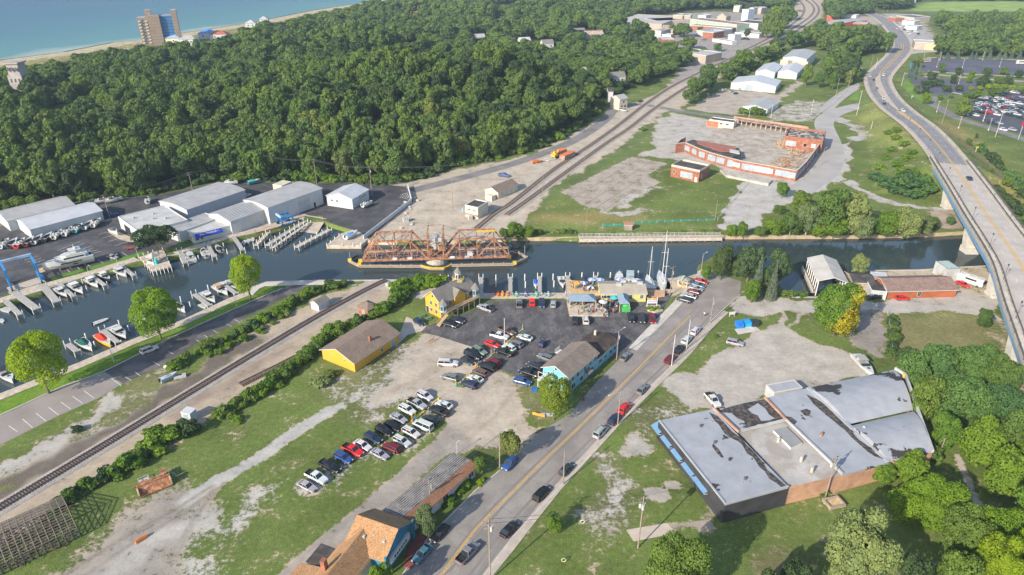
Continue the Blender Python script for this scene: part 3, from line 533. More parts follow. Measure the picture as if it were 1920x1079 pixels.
# ---------------- back roads
path_strip('access_road',[(772,358),(850,338),(960,308),(1050,276),(1100,250),(1138,222),(1150,203)],3.4,.03,M_ASPG)
path_strip('access_road',[(1148,199),(1200,196),(1260,206),(1330,217),(1380,222)],3.2,.034,M_ASPG)
path_strip('access_road',[(1652,196),(1615,198),(1566,212),(1545,230),(1556,262),(1562,290),(1550,322),(1512,350),(1480,372)],5.6,.03,mat('light_road',(.36,.335,.31),.9,.12,.1))
path_strip('access_road',[(1640,150),(1600,166),(1565,190),(1545,212)],4.2,.036,MATS['light_road'])
sheet('road_lawn',[(1590,187),(1610,168),(1622,166),(1640,186),(1640,192)],.04,mat('verge_grass',(.13,.23,.03),.95,.2,.1))
lines('slab_joint',[((1095,386),(1225,300)),((1115,392),(1205,332)),((1075,372),(1200,297)),((1130,398),(1190,355)),((1323,262),(1380,224)),((1400,306),(1480,250))],.22,.012,mat('joint_weeds',(.12,.12,.06),.95))
# ---------------- highway and viaduct
b=MB();seg=[p for p in HWP]
def wf(p):return 1+.19*min(1,max(0,(p.y-ABUT_Y-20)/110))
def voffs(P,d,dz=0):
    A,B=offs(P,0,dz),offs(P,1,dz);return[a+(c-a)*d*wf(p)for a,c,p in zip(A,B,P)]
def hwrib(name,o0,o1,dz,m,sel=lambda p:True,mi=0):
    P=[p for p in seg if sel(p)];b=MB();strip(b,voffs(P,o0,dz),voffs(P,o1,dz));o=b.build(name,m);tag(o,kind='structure');return o
# travel runs from the near end (bottom of the photo) away, so positive offset is the right-hand side of the photo
onbr=lambda p:p.y<=ABUT_Y+1;off_=lambda p:p.y>=ABUT_Y-1.5
hwrib('highway',-6.4,6.4,.05,mat('highway_asphalt',(.215,.205,.21),.9,.12,.08,col2=(.235,.22,.22)),off_)
hwrib('highway',-8.7,-6.4,.18,M_WALK,off_);hwrib('highway',6.4,8.7,.18,M_WALK,off_)
near_med=lambda p:395<p.y<700
P=[p for p in seg if 430<p.y<590];b=MB();n_=len(P)
wd=[2.6*math.sin(math.pi*min(1,max(0,(i+.5)/n_)))**.6 for i in range(n_)]
A=[offs(P,0)[i]+(offs(P,-1)[i]-offs(P,0)[i])*wd[i]+Vector((0,0,.2))for i in range(n_)];Bq=[offs(P,0)[i]+(offs(P,1)[i]-offs(P,0)[i])*wd[i]+Vector((0,0,.2))for i in range(n_)]
strip(b,A,Bq);tag(b.build('median',M_WALK),kind='structure')
b=MB();P=[p for p in seg if p.y<430];
for o_ in(-.3,.3):ribbon(b,offs(P,o_),.14,None,.36 if False else .09)
P=[p for p in seg if 585<p.y<760]
for o_ in(-1.3,-.9,.9,1.3):ribbon(b,offs(P,o_),.14,None,.09)
tag(b.build('lane_marking',M_YEL),kind='structure')
P=[p for p in seg if 355<p.y<440];b=MB();n_=len(P)
A=[offs(P,0)[i]+(offs(P,-1)[i]-offs(P,0)[i])*(.4+1.7*i/n_)+Vector((0,0,.075))for i in range(n_)];Bq=[offs(P,0)[i]+(offs(P,1)[i]-offs(P,0)[i])*(.4+1.7*i/n_)+Vector((0,0,.075))for i in range(n_)]
strip(b,A,Bq);tag(b.build('painted_median',mat('yellow_brown_paint',(.46,.34,.20),.85,.2,.3)),kind='structure')
b=MB()
for o_ in(-6.0,6.0):ribbon(b,voffs(seg,o_),.08,None,.085)
dashes(b,voffs(seg,-3.2),0,.16,3,9,.085);dashes(b,voffs(seg,3.2),0,.16,3,9,.085)
tag(b.build('lane_marking',M_WHITE),kind='structure')
# crosswalk bars at the side road
lines('crosswalk',[((1628,193),(1634,203)),((1632,193),(1640,203)),((1636,192),(1646,203))],.5,.06,M_WHITE)
# church lots
sheet('parking_lot',[(1738,108),(1925,113),(2000,118),(2040,148),(1850,142),(1735,135),(1722,128)],.03,M_ASPB)
sheet('parking_lot',[(1706,147),(1740,146),(1830,152),(1852,156),(1850,166),(1830,176),(1765,181),(1720,173)],.03,M_ASPB)
sheet('parking_lot',[(1806,219),(1816,192),(1867,180),(1895,169),(2000,165),(2100,300),(1920,254)],.03,mat('church_lot_asphalt',(.075,.078,.09),.85,.2,.05))
path_strip('driveway',[(1752,182),(1744,192),(1762,203),(1795,222),(1860,242),(1960,276),(2050,310)],3.6,.04,M_ASPG)
path_strip('driveway',[(1696,138),(1760,141),(1850,149),(1960,155)],3.2,.045,mat('tan_drive',(.33,.28,.27),.9))
path_strip('driveway',[(1676,106),(1720,98),(1790,96)],5,.04,mat('pale_drive',(.40,.36,.33),.9))
for q in([(1734,144),(1762,147)],[(1740,134),(1790,138),(1850,141),(1960,146)],[(1786,174),(1808,178)],[(1738,108.5),(1830,110),(1925,113.5)]):
    path_strip('kerb',q,.9,.18,M_WALK,.18)
sheet('lawn',[(1690,160),(1700,148),(1722,176),(1745,183),(1740,195),(1715,185)],.05,MATS['verge_grass'])
# ================================================================== VEGETATION
LF_FOR=leafmat('forest_leaves',(.092,.15,.042),.55);LF_DRK=leafmat('dark_leaves',(.052,.09,.036),.4);LF_YG=leafmat('yellow_green_leaves',(.215,.29,.016),.35,(1.15,1.15,.8),.35)
LF_BR=leafmat('bright_leaves',(.13,.225,.022),.35,None,.35);LF_MID=leafmat('mid_leaves',(.10,.165,.038),.4,None,.3);LF_BLUE=leafmat('spruce_needles',(.12,.17,.15),.25);LF_PINE=leafmat('pine_needles',(.075,.12,.05),.3)
LF_PALE=leafmat('pale_leaves',(.16,.21,.085),.35);LF_HALF=leafmat('turning_leaves',(.095,.18,.025),.5,None,.3,.2);LF_OLV=leafmat('olive_leaves',(.12,.16,.05),.35)
LF_VINE=leafmat('vine_leaves',(.11,.195,.026),.45,None,.3);LF_BLD=leafmat('blue_green_leaves',(.075,.15,.05),.35)
N_=LF_HALF.node_tree.nodes;L_=LF_HALF.node_tree.links;g_=N_.new('ShaderNodeNewGeometry');c_=G(1562,590,6);dp=N_.new('ShaderNodeVectorMath');dp.operation='DOT_PRODUCT';dp.inputs[1].default_value=(.75,-.55,-.35);L_.new(g_.outputs['Position'],dp.inputs[0])
n_=N_.new('ShaderNodeTexNoise');n_.inputs['Scale'].default_value=.35;n_.inputs['Detail'].default_value=4;L_.new(g_.outputs['Position'],n_.inputs[0]);a_=N_.new('ShaderNodeMath');a_.operation='MULTIPLY_ADD';a_.inputs[1].default_value=14;L_.new(n_.outputs[0],a_.inputs[0]);L_.new(dp.outputs['Value'],a_.inputs[2])
q_=N_.new('ShaderNodeMapRange');k_=.75*c_.x-.55*c_.y-.35*c_.z+7;q_.inputs['From Min'].default_value=k_+1;q_.inputs['From Max'].default_value=k_+2.5;L_.new(a_.outputs[0],q_.inputs[0]);x_=N_.new('ShaderNodeMix');x_.data_type='RGBA';x_.inputs[7].default_value=(.42,.34,.02,1);cr_=N_['Color Ramp'];L_.new(cr_.outputs[0],x_.inputs[6]);L_.new(q_.outputs[0],x_.inputs[0]);L_.new(x_.outputs[2],N_['Principled BSDF'].inputs['Base Color'])
M_BARK=mat('bark',(.16,.12,.09),.95,.3,2);M_BARKP=mat('pale_bark',(.30,.26,.21),.95,.3,2)
def crown_data(rs,W,Hh,nl,n,leaf,kind='round'):
    """leaf quads spread over the shells of many lobes; W = crown radius, Hh = crown half height, centred on the origin"""
    L=[]
    if kind=='cone':
        for i in range(nl):
            t=(i+.5)/nl;r=W*(1-t)**.8;k=max(3,int(9*(1-t)+2))
            for j in range(k):
                a=2*math.pi*(j+rs.rand())/k;L.append((r*.68*math.cos(a),r*.68*math.sin(a),-Hh+2*Hh*t,r*.42,r*.42,Hh/nl*1.5))
        L.append((0,0,Hh*.93,W*.1,W*.1,Hh*.14))
    else:
        L.append((0,0,0,W*.62,W*.62,Hh*.66))
        for i in range(nl):
            u=rs.rand();zc=-.8+1.6*u+(.08 if kind=='tall' else 0);zc=min(zc,.8);rr=(max(.55,math.sqrt(max(.02,1-zc*zc)))if zc<0 else math.sqrt(max(.02,1-zc*zc)))*(.62 if kind!='wide' else .72);rr*=rs.uniform(.8,1.2);a=2*math.pi*(i*.618034+rs.rand()*.25)
            s=(.2+.27*rs.rand())*(1.0 if kind!='fine' else .75)
            L.append((W*rr*math.cos(a),W*rr*math.sin(a),Hh*zc*.74,W*s,W*s,Hh*s*(.85 if kind!='wide' else .7)))
    L=np.array(L);area=L[:,3]*L[:,5]+L[:,3]**2;idx=rs.choice(len(L),n,p=area/area.sum())
    d=rs.normal(size=(n,3));d/=np.linalg.norm(d,axis=1)[:,None];d[:,2]=np.where((d[:,2]<-.25)&(rs.rand(n)<.6),-d[:,2],d[:,2])
    k=rs.uniform(.78,1.06,n)[:,None];c=L[idx];p=c[:,:3]+d*c[:,3:]*k
    # drop leaves buried deep inside another lobe
    keep=np.ones(n,bool)
    for l in L:keep&=(((p-l[:3])/l[3:])**2).sum(1)>.5
    p=p[keep];d=d[keep];m=len(p)
    nn=d+rs.normal(size=(m,3))*.55+np.array((0,0,.15));nn/=np.linalg.norm(nn,axis=1)[:,None]
    t=np.cross(nn,rs.normal(size=(m,3)));t/=np.linalg.norm(t,axis=1)[:,None];b_=np.cross(nn,t)
    s=(leaf*rs.uniform(.6,1.25,m))[:,None];t=t*s;b_=b_*s*rs.uniform(.5,.9,m)[:,None];bend=nn*s*.25
    V=np.stack([p-t,p-b_+bend,p+t,p+b_+bend],1).reshape(-1,3);F=np.arange(len(V)).reshape(-1,4)
    return V,F
def fast_mesh(name,V,F,m):
    me=bpy.data.meshes.new(name);me.vertices.add(len(V));me.vertices.foreach_set('co',V.astype(np.float32).ravel())
    me.loops.add(F.size);me.loops.foreach_set('vertex_index',F.ravel().astype(np.int32));me.polygons.add(len(F))
    me.polygons.foreach_set('loop_start',np.arange(0,F.size,F.shape[1],dtype=np.int32));me.polygons.foreach_set('loop_total',np.full(len(F),F.shape[1],np.int32));me.update()
    me.materials.append(m);return me
def crown_mesh(name,seed,W,Hh,nl,n,leaf,m,kind='round'):
    V,F=crown_data(np.random.RandomState(seed),W,Hh,nl,n,leaf,kind);return fast_mesh(name,V,F,m)
def trunk_mesh(name,r,h,limbs=5,spread=3,seed=0,m=None):
    rs=random.Random(seed);b=MB();b.tube((0,0,-.4),(0,0,h*.55),r,r*.75,8);b.tube((0,0,h*.55),(r,0,h),r*.75,r*.35,7)
    for i in range(limbs):
        a=2*math.pi*i/limbs+rs.random();z=h*(.45+.4*rs.random());b.tube((0,0,z),(spread*math.cos(a),spread*math.sin(a),z+spread*.9),r*.4,r*.12,5)
    return b.mesh(name,m or M_BARK)
# unit crowns: radius 1, half height 1
UC={}
def unit(kind,seed,n,leaf,nl):
    k=(kind,seed,n)
    if k not in UC:UC[k]=crown_mesh('crown',seed,1,1,nl,n,leaf,LF_FOR,kind)
    return UC[k]
TRK=[trunk_mesh('trunk',.3,9,6,3,s)for s in range(2)]
def setmat(o,m):
    o.material_slots[0].link='OBJECT';o.material_slots[0].material=m
rt=random.Random(5)
def tree(x,y,z,rad,height,m,label,cat='tree',group=None,kind='round',name='deciduous_tree',lod=2,low=.22,bark=None,half=None):
    """rad = crown radius, height = total height, low = share of the height that is bare trunk"""
    e=empty(name,(x,y,z),rt.uniform(0,6.28),label,cat,group)
    n,leaf,nl={0:(800,.17,9),1:(2800,.105,16),2:(8500,.056,24),3:(22000,.037,34)}[lod]
    if kind=='cone':leaf*=.8
    c=bpy.data.objects.new('crown',unit(kind,rt.randint(0,2)+lod*10,n,leaf,nl if kind!='cone' else 9));COL.objects.link(c);c.parent=e
    hh=half or height*(1-low)/2*1.04;c.location.z=height-hh;c.scale=(rad,rad*rt.uniform(.9,1.08),hh);setmat(c,m)
    t=bpy.data.objects.new('trunk',TRK[rt.randint(0,1)]);COL.objects.link(t);t.parent=e;k=height/15;t.scale=(k,k,(height-hh)/9)
    if bark:setmat(t,bark)
    return e
def treepx(base,top,wpx,m,label,**kw):
    """tree from its photo measures: base point, top point, crown width in pixels"""
    p=GT(*base)if base[1]<440 or base[0]>1600 else G(*base);h=height_at(base,top,p.z)if p.z<.3 else None
    if h is None:
        lo,hi=.2,50
        for _ in range(30):
            mm=(lo+hi)/2
            if PX((p.x,p.y,p.z+mm))[1]>top[1]:lo=mm
            else:hi=mm
        h=mm
    h*=.97;f=p.y*math.cos(TH)-(p.z+h*.5-CAMH)*math.sin(TH);rad=wpx*.43*f/FPX
    return tree(p.x,p.y,p.z,rad,h,m,label,**kw)
# ---------------- the wooded hill: 300 nearest trees as things, the rest as one mass
WOODS=[FOREST_PX,
 [(1268,206),(1300,178),(1345,150),(1385,126),(1440,108),(1480,92),(1540,70),(1600,74),(1640,76),(1655,88),(1660,100),(1640,106),(1600,112),(1560,112),(1535,90),(1500,90),(1470,100),(1410,130),(1375,148),(1340,165),(1310,187),(1290,200)],
 [(1550,130),(1562,130),(1600,142),(1600,156),(1560,160),(1548,152)],
 [(1748,50),(1990,42),(1990,112),(1742,106),(1790,92),(1775,62),(1742,50)],
 [(1545,-10),(1610,10),(1635,24),(1600,30),(1560,42),(1548,30)],[(1610,-12),(1740,-12),(1700,18),(1650,22)],[(1740,-14),(1990,-14),(1990,4),(1740,2)],
 [(700,-14),(1500,-14),(1480,12),(1290,20),(1180,34),(900,20),(700,0)]]
CLEAR=[(1000,12,40),(1010,14,35),(975,14,30),(775,33,9),(846,27,9),(925,28,9),(935,48,9),(985,85,9),(1028,90,10),(900,78,8),(1120,72,14),(1088,66,12),(1160,152,8),(35,182,7),(300,88,34),(330,90,34),(380,84,24),(410,74,24),(1148,190,8),(1385,8,26),(1420,10,20),(1620,10,10),(1710,5,12),(130,145,5),(940,150,0)]
clr=[(*G(u,v)[:2],r)for u,v,r in CLEAR]
rs=np.random.RandomState(11);pts=[]
for wi,wp in enumerate(WOODS):
    poly=GW(wp);xa,xb=min(p[0]for p in poly),max(p[0]for p in poly);ya,yb=min(p[1]for p in poly),min(max(p[1]for p in poly),2300)
    y=ya
    while y<yb:
        s=9.2 if y<520 else 10.2 if y<700 else 12 if y<1000 else 15
        xx=np.arange(xa,xb,s);px=xx+rs.uniform(-.42,.42,len(xx))*s;py=y+rs.uniform(-.42,.42,len(xx))*s
        ok=inpoly(px,py,poly)&(np.abs(px)<.80*py+40)
        if y>330:ok&=sdf(px,py,LAKE)<np.where(px<-330,-84,-60)
        for a,b_ in zip(px[ok],py[ok]):
            if all((a-c[0])**2+(b_-c[1])**2>c[2]**2 for c in clr):pts.append((a,b_,s))
        y+=s*.95
pts.sort(key=lambda p:p[0]**2*.3+p[1]**2)
P_=np.array(pts);Zp=terr_np(P_[:,0],P_[:,1]);print('wood trees',len(pts))
_FK=[(LF_FOR,'round'),(LF_DRK,'round'),(LF_FOR,'tall'),(LF_OLV,'round'),(LF_MID,'tall')]
rt=random.Random(9);NIND=300
for(x,y,s),z in list(zip(pts,Zp))[:NIND]:
    k=rt.random();m=LF_FOR if k<.62 else LF_DRK if k<.76 else LF_MID if k<.93 else LF_OLV
    tree(x,y,z,s*rt.uniform(.52,.78),rt.uniform(13,19),m,'dense broadleaf tree along the near edge of the wooded hill behind the boat yard','tree','broadleaf trees on the wooded hill',rt.choice(['round','round','tall','fine']),'forest_tree',1,.04)
# the mass
lib=bpy.data.collections.new('tree_library');protos=[]
for i in range(8):
    lod=1 if i<4 else 0;n,leaf,nl=((2400,.11,16),(800,.18,10))[0 if i<4 else 1]
    me=crown_mesh('woodland_crown',50+i,1,1,nl,n,leaf,[LF_FOR,LF_FOR,LF_MID,LF_DRK][i%4],['round','tall','fine','round'][i%4])
    o=bpy.data.objects.new('woodland_crown_%d'%i,me);lib.objects.link(o)
rest=P_[NIND:];zr=Zp[NIND:];n=len(rest);rs=np.random.RandomState(4)
hh=rs.uniform(11.5,20.5,n)*np.where(rs.rand(n)<.15,.7,1)*np.clip((-sdf(rest[:,0],rest[:,1],LAKE)-40)/110,.4,1)
hh=np.where((rest[:,1]>535)&(rest[:,1]<760)&(rest[:,0]>-90)&(rest[:,0]<190),hh*.72,hh)
for u_,v_,r_ in CLEAR:
    c_=G(u_,v_);k_=(np.abs(rest[:,0]*c_.y/rest[:,1]-c_.x)<r_+3)&(rest[:,1]<c_.y)&(rest[:,1]>c_.y-75);hh=np.where(k_,hh*.42,hh);rad=rest[:,2]*rs.uniform(.55,.82,n);half=hh*.42
me=bpy.data.meshes.new('woodland');me.vertices.add(n);me.vertices.foreach_set('co',np.stack([rest[:,0],rest[:,1],zr+hh-half],-1).astype(np.float32).ravel())
a=me.attributes.new('tsize','FLOAT_VECTOR','POINT');a.data.foreach_set('vector',np.stack([rad,rad,half],-1).astype(np.float32).ravel())
a=me.attributes.new('trot','FLOAT_VECTOR','POINT');a.data.foreach_set('vector',np.stack([np.zeros(n),np.zeros(n),rs.uniform(0,6.28,n)],-1).astype(np.float32).ravel())
a=me.attributes.new('tkind','INT','POINT');near=(rest[:,1]<620);a.data.foreach_set('value',np.where(near,rs.choice(4,n,p=[.4,.25,.2,.15]),4+rs.choice(4,n,p=[.4,.25,.2,.15])).astype(np.int32))
wo_=bpy.data.objects.new('woodland',me);COL.objects.link(wo_);tag(wo_,'dense green broadleaf woodland covering the hill and reaching far back','woodland',kind='stuff')
ng=bpy.data.node_groups.new('woodland_spread','GeometryNodeTree');ng.interface.new_socket('Geometry',in_out='INPUT',socket_type='NodeSocketGeometry');ng.interface.new_socket('Geometry',in_out='OUTPUT',socket_type='NodeSocketGeometry')
N=ng.nodes;L=ng.links;gi=N.new('NodeGroupInput');go=N.new('NodeGroupOutput');ip=N.new('GeometryNodeInstanceOnPoints');ci=N.new('GeometryNodeCollectionInfo')
ci.inputs['Collection'].default_value=lib;ci.inputs['Separate Children'].default_value=True;ci.inputs['Reset Children'].default_value=True
def na(nm,t):
    q=N.new('GeometryNodeInputNamedAttribute');q.data_type=t;q.inputs['Name'].default_value=nm;return q.outputs['Attribute']
L.new(gi.outputs[0],ip.inputs['Points']);L.new(ci.outputs[0],ip.inputs['Instance']);ip.inputs['Pick Instance'].default_value=True
L.new(na('tkind','INT'),ip.inputs['Instance Index']);L.new(na('trot','FLOAT_VECTOR'),ip.inputs['Rotation']);L.new(na('tsize','FLOAT_VECTOR'),ip.inputs['Scale']);L.new(ip.outputs[0],go.inputs[0])
md=wo_.modifiers.new('spread','NODES');md.node_group=ng
hedge_px=[(-20,396),(60,388),(130,378),(190,369),(290,363),(400,341),(480,338),(560,338),(640,341),(740,342),(800,330),(850,314),(960,290),(1050,258),(1120,208)]
EDGE=hedge_px
LF_LG=leafmat('light_green_leaves',(.165,.27,.02),.35,(1.4,1.15,.8),.35)
# ---------------- specimen trees
rt=random.Random(21)
treepx((92,738),(92,620),112,LF_YG,'large rounded yellow-green tree on the lawn at the left end of the waterfront road',lod=3,kind='round',low=.12)
treepx((302,636),(300,540),96,LF_LG,'broad bright green tree on the waterfront lawn above the white car on the road',lod=3,kind='tall',low=.12)
treepx((470,562),(466,472),66,LF_YG,'upright yellow-green tree at the right end of the waterfront lawn',lod=3,kind='tall',low=.1)
treepx((298,478),(298,416),84,LF_DRK,'dark green spreading tree beside the white marina building and its pier gazebo',lod=2,kind='wide',low=.25)
treepx((1562,630),(1562,526),108,LF_HALF,'huge green tree turning yellow on one side, beside the gravel road to the boathouse',lod=3,kind='round',low=.08)
treepx((1038,788),(1038,703),76,leafmat('lime_leaves',(.15,.21,.03),.4,None,.3),'bushy lime green tree in front of the blue two-storey house',lod=3,kind='tall',low=.1)
treepx((957,866),(955,801),50,LF_OLV,'olive green tree at the kerb with a blue car parked beneath it',lod=2,kind='round',low=.15)
treepx((800,1008),(800,948),46,LF_PALE,'slender pale green tree in front of the long white building',lod=2,kind='tall',low=.12)
treepx((722,1125),(722,1058),60,LF_BR,'small bright green tree beside the orange-roofed shop at the bottom edge',lod=2,low=.15)
treepx((900,893),(900,852),26,LF_MID,'thin young tree between the white building and the street',lod=1,kind='tall',low=.1)
treepx((1038,1000),(1037,958),38,LF_VINE,'small bright green bushy tree beside the sidewalk on the open lot',lod=2,low=.05)
treepx((1262,1130),(1262,1008),140,LF_MID,'broad green tree at the bottom edge of the open lot',lod=3,low=.1)
treepx((1590,1110),(1590,950),150,LF_PALE,'wide feathery pale green tree behind the large grey-roofed warehouse',lod=3,kind='fine',low=.05)
J=[((1700,730),(1700,655),70,LF_BLD),((1750,720),(1748,640),90,LF_BLD),((1810,720),(1805,635),100,LF_BLD),((1865,745),(1860,660),85,LF_MID),((1720,790),(1720,700),70,LF_MID),((1790,800),(1790,705),110,LF_BLD),((1860,815),(1860,720),100,LF_BLD),((1760,845),(1765,765),70,LF_VINE),((1825,870),(1820,780),90,LF_VINE),((1890,870),(1885,770),90,LF_MID),((1700,905),(1705,845),80,LF_VINE),((1650,905),(1655,865),60,LF_VINE),
 ((1870,930),(1865,840),90,LF_VINE),((1930,900),(1925,800),90,LF_VINE),((1740,985),(1735,900),120,LF_BR),((1690,975),(1690,905),80,LF_BR),((1790,1050),(1790,950),100,LF_MID),((1850,1040),(1850,940),100,LF_BR),((1910,1020),(1905,900),90,LF_VINE),((1850,1110),(1850,1000),110,LF_YG),((1920,1100),(1920,985),110,LF_YG),((1780,1120),(1780,1030),90,LF_MID),((1700,1120),(1700,1040),70,LF_DRK),((1480,1130),(1480,1040),70,LF_DRK),((1430,1150),(1430,1070),60,LF_DRK),((1940,800),(1935,700),80,LF_MID),((1675,640),(1675,625),30,LF_MID),((1695,690),(1690,652),40,LF_DRK),((1940,960),(1940,860),80,LF_BR)]
for i,(b_,t_,w_,m_)in enumerate(J):
    treepx(b_,t_,w_,m_,{LF_YG:'yellow-green tree in the bottom right corner thicket',LF_BR:'bright green tree in the thicket behind the warehouse',LF_VINE:'vine covered green tree in the thicket right of the warehouse',LF_BLD:'blue-green tree in the thicket between the warehouse and the viaduct',LF_MID:'mid green tree in the thicket below the viaduct',LF_DRK:'dark green tree near the bottom edge of the lot'}[m_],group='thicket trees right of the warehouse',lod=2 if w_<100 else 3,kind=rt.choice(['round','fine','tall']),low=.05)
for(b_,t_,w_,m_,kd,lb)in[((1350,525),(1350,452),46,LF_DRK,'tall','dark green tree at the street end beside the water'),((1400,530),(1398,448),66,LF_PINE,'fine','tall pine behind the street end parking'),((1455,535),(1452,458),52,LF_PINE,'fine','dark pine at the tip of the south bank'),((1378,520),(1376,470),40,LF_PINE,'fine','smaller pine beside the street end'),((1430,555),(1428,495),36,LF_PINE,'tall','pine behind the blue spruce'),
  ((1408,568),(1408,520),34,LF_VINE,'tall','bright green bushy tree right of the street end'),((1322,528),(1322,495),22,LF_VINE,'round','light green bush-like tree left of the street end'),((1608,520),(1608,470),42,LF_PALE,'fine','pale green willow beside the boathouse'),
  ((1840,618),(1838,575),36,LF_MID,'fine','small green tree beside the viaduct pier'),((1465,372),(1465,338),30,LF_VINE,'tall','small green tree in front of the ruined brick factory')]:
    treepx(b_,t_,w_,m_,lb,kind=kd,lod=2,low=.06)
for(b_,t_,w_,lb)in[((1414,562),(1410,478),30,'tallest blue spruce behind the street end'),((1444,562),(1442,488),26,'second blue spruce behind the street end')]:treepx(b_,t_,w_,LF_BLUE,lb,kind='cone',name='spruce',lod=2,low=.03)
NBT=[(1452,440,408,50,LF_VINE),(1480,442,395,50,LF_MID),(1510,442,372,60,LF_PALE),(1545,440,345,80,LF_MID),(1590,442,352,80,LF_PALE),(1560,445,400,60,LF_VINE),(1610,447,395,60,LF_PALE),(1640,443,405,50,LF_VINE),(1660,443,392,50,LF_VINE),(1692,446,385,66,LF_PALE),(1725,440,405,50,LF_PALE),(1530,444,412,50,LF_VINE),(1745,430,405,34,LF_MID),(1425,444,425,30,LF_MID),(1500,400,355,60,LF_MID),(1780,422,405,18,LF_BLD),(1370,444,418,26,LF_VINE),(1390,446,412,26,LF_VINE),(965,447,415,40,LF_VINE),(990,444,424,34,LF_VINE),(945,447,425,24,LF_MID),(1010,440,430,20,LF_MID),(1460,402,383,26,LF_MID)]
for x,b_,t_,w_,m_ in NBT:treepx((x,b_),(x,t_),w_,m_,{LF_VINE:'bright green tree leaning over the north bank',LF_MID:'green tree on the north bank',LF_PALE:'pale grey-green tree on the north bank of the river',LF_BLD:'small blue-green tree under the viaduct'}[m_],group='trees along the north bank',kind=rt.choice(['round','fine','tall']),lod=2,low=.05,bark=M_BARKP)
# bushes on the embankment and elsewhere (bases in photo pixels, width)
def bush(u,v,r,m,label,group,h=None,flat=.75):
    p=GT(u,v);o=bpy.data.objects.new('bush',unit('wide',rt.randint(30,32),900,.14,9));COL.objects.link(o);o.location=(p.x,p.y,p.z+r*.42);o.scale=(r,r*rt.uniform(.8,1.2),(h or r*flat));o.rotation_euler.z=rt.uniform(0,6.28);setmat(o,m);tag(o,label,'bush',group);return o
def hedge(px,step,r,m,label,group,jit=.5):
    P=catmull(line3(px),step)
    for p in P:
        q=Vector((p.x+rt.uniform(-jit,jit),p.y+rt.uniform(-jit,jit),0));rr=r*rt.uniform(.7,1.25);o=bpy.data.objects.new('bush',unit('wide',rt.randint(30,32),900,.14,9));COL.objects.link(o)
        o.location=(q.x,q.y,rr*.4);o.scale=(rr,rr,rr*rt.uniform(.75,1.1));o.rotation_euler.z=rt.uniform(0,6.28);setmat(o,m if not isinstance(m,list)else rt.choice(m));tag(o,label,'bush',group)
for u,v,r in[(1655,345,4),(1670,352,4.5),(1690,350,5),(1706,355,5),(1720,350,4.5),(1735,345,4),(1680,362,4),(1725,368,4),(1640,338,3.5),(1740,360,4),(1712,372,3.5),(1700,340,4.5)]:bush(u,v,r,LF_BLD,'dark bush in the big patch on the viaduct embankment','bushes on the embankment')
for u,v,r in[(1680,312,3),(1662,300,2.5),(1700,300,3),(1690,325,3.5),(1650,318,3),(1710,290,2.5),(1680,262,3),(1665,252,2.6),(1695,275,3),(1672,285,2.6),(1715,330,3)]:bush(u,v,r,LF_VINE,'light green bush scattered over the viaduct embankment','light bushes on the embankment')
hedge([(1835,285),(1860,305),(1890,335),(1925,372),(1960,400)],4,3.2,[LF_DRK,LF_BLD],'dark bush in the row right of the highway','bushes right of the highway',1.5)
hedge([(1870,360),(1900,400),(1930,420),(1930,395)],5,3.4,[LF_DRK,LF_MID],'dark bush beside the far side of the viaduct','bushes beyond the viaduct',2)
hedge([(335,690),(350,676),(378,663)],2.4,2.6,[LF_MID,LF_VINE],'tall bush at the left end of the hedge by the waterfront road','hedge end bushes',.8)
hedge([(385,660),(440,632),(500,600),(550,572),(590,550),(640,537)],1.7,2.2,[LF_MID,LF_VINE,LF_BLD],'green bush in the hedge between the waterfront road and the railway','hedge beside the waterfront road',.6)
hedge([(400,668),(455,640),(510,610),(545,590)],2.6,1.3,[LF_VINE,LF_PALE],'low light green bush on the railway side of the hedge','low growth beside the railway',.8)
hedge([(245,872),(275,852),(310,832),(345,815)],1.7,3.0,[LF_MID,LF_VINE,LF_DRK],'tall dark bush in the thick part of the hedge beside the gravel lot','thick part of the railway hedge',1.2)
hedge([(112,948),(150,925),(200,897),(240,876)],1.5,2.1,[LF_MID,LF_VINE,LF_DRK],'green bush in the hedge between the railway and the gravel lot','hedge beside the railway',.7)
hedge([(425,776),(460,752),(500,728),(540,704),(565,682),(590,660),(610,636),(650,616),(690,598),(720,585),(745,568),(760,556)],1.7,2.5,[LF_MID,LF_VINE,LF_VINE],'bright green bush in the long hedge behind the yellow depot','long hedge behind the yellow depot',.7)
hedge([(745,560),(770,550),(800,540),(820,530),(770,532),(745,540)],2.4,2.6,[LF_VINE,LF_BR],'lush green bush left of the yellow house with the cupola','bushes beside the yellow house',1)
hedge([(1075,441),(1150,440),(1250,438),(1340,436)],5.5,1.1,[LF_VINE,LF_PALE],'low bush behind the long timber boardwalk','bushes behind the boardwalk',1)
hedge([(1010,436),(1040,437),(1070,438)],2.6,1.6,[LF_MID,LF_PALE],'low bush on the bank left of the boardwalk','bushes left of the boardwalk',1)
hedge([(846,942),(862,926),(880,908)],1.5,1.5,LF_VINE,'clipped bright green bush in front of the long white building','bushes in front of the white building',.4)
hedge([(1650,880),(1700,862),(1735,855)],3,2.6,[LF_VINE,LF_MID],'green bush against the back wall of the warehouse','bushes behind the warehouse',1)
hedge([(1545,925),(1575,912)],1.8,1.2,LF_VINE,'low bush at the foot of the warehouse brick wall','low bushes at the brick wall',.4)
hedge([(1672,600),(1676,640),(1672,668)],3,1.9,[LF_MID,LF_DRK],'bush on the fence line of the dry field','bushes on the field fence',.6)
hedge([(1480,100),(1450,112),(1410,130),(1375,152)],9,4,[LF_MID,LF_FOR],'bush at the edge of the wood behind the white sheds','bushes behind the white sheds',2)
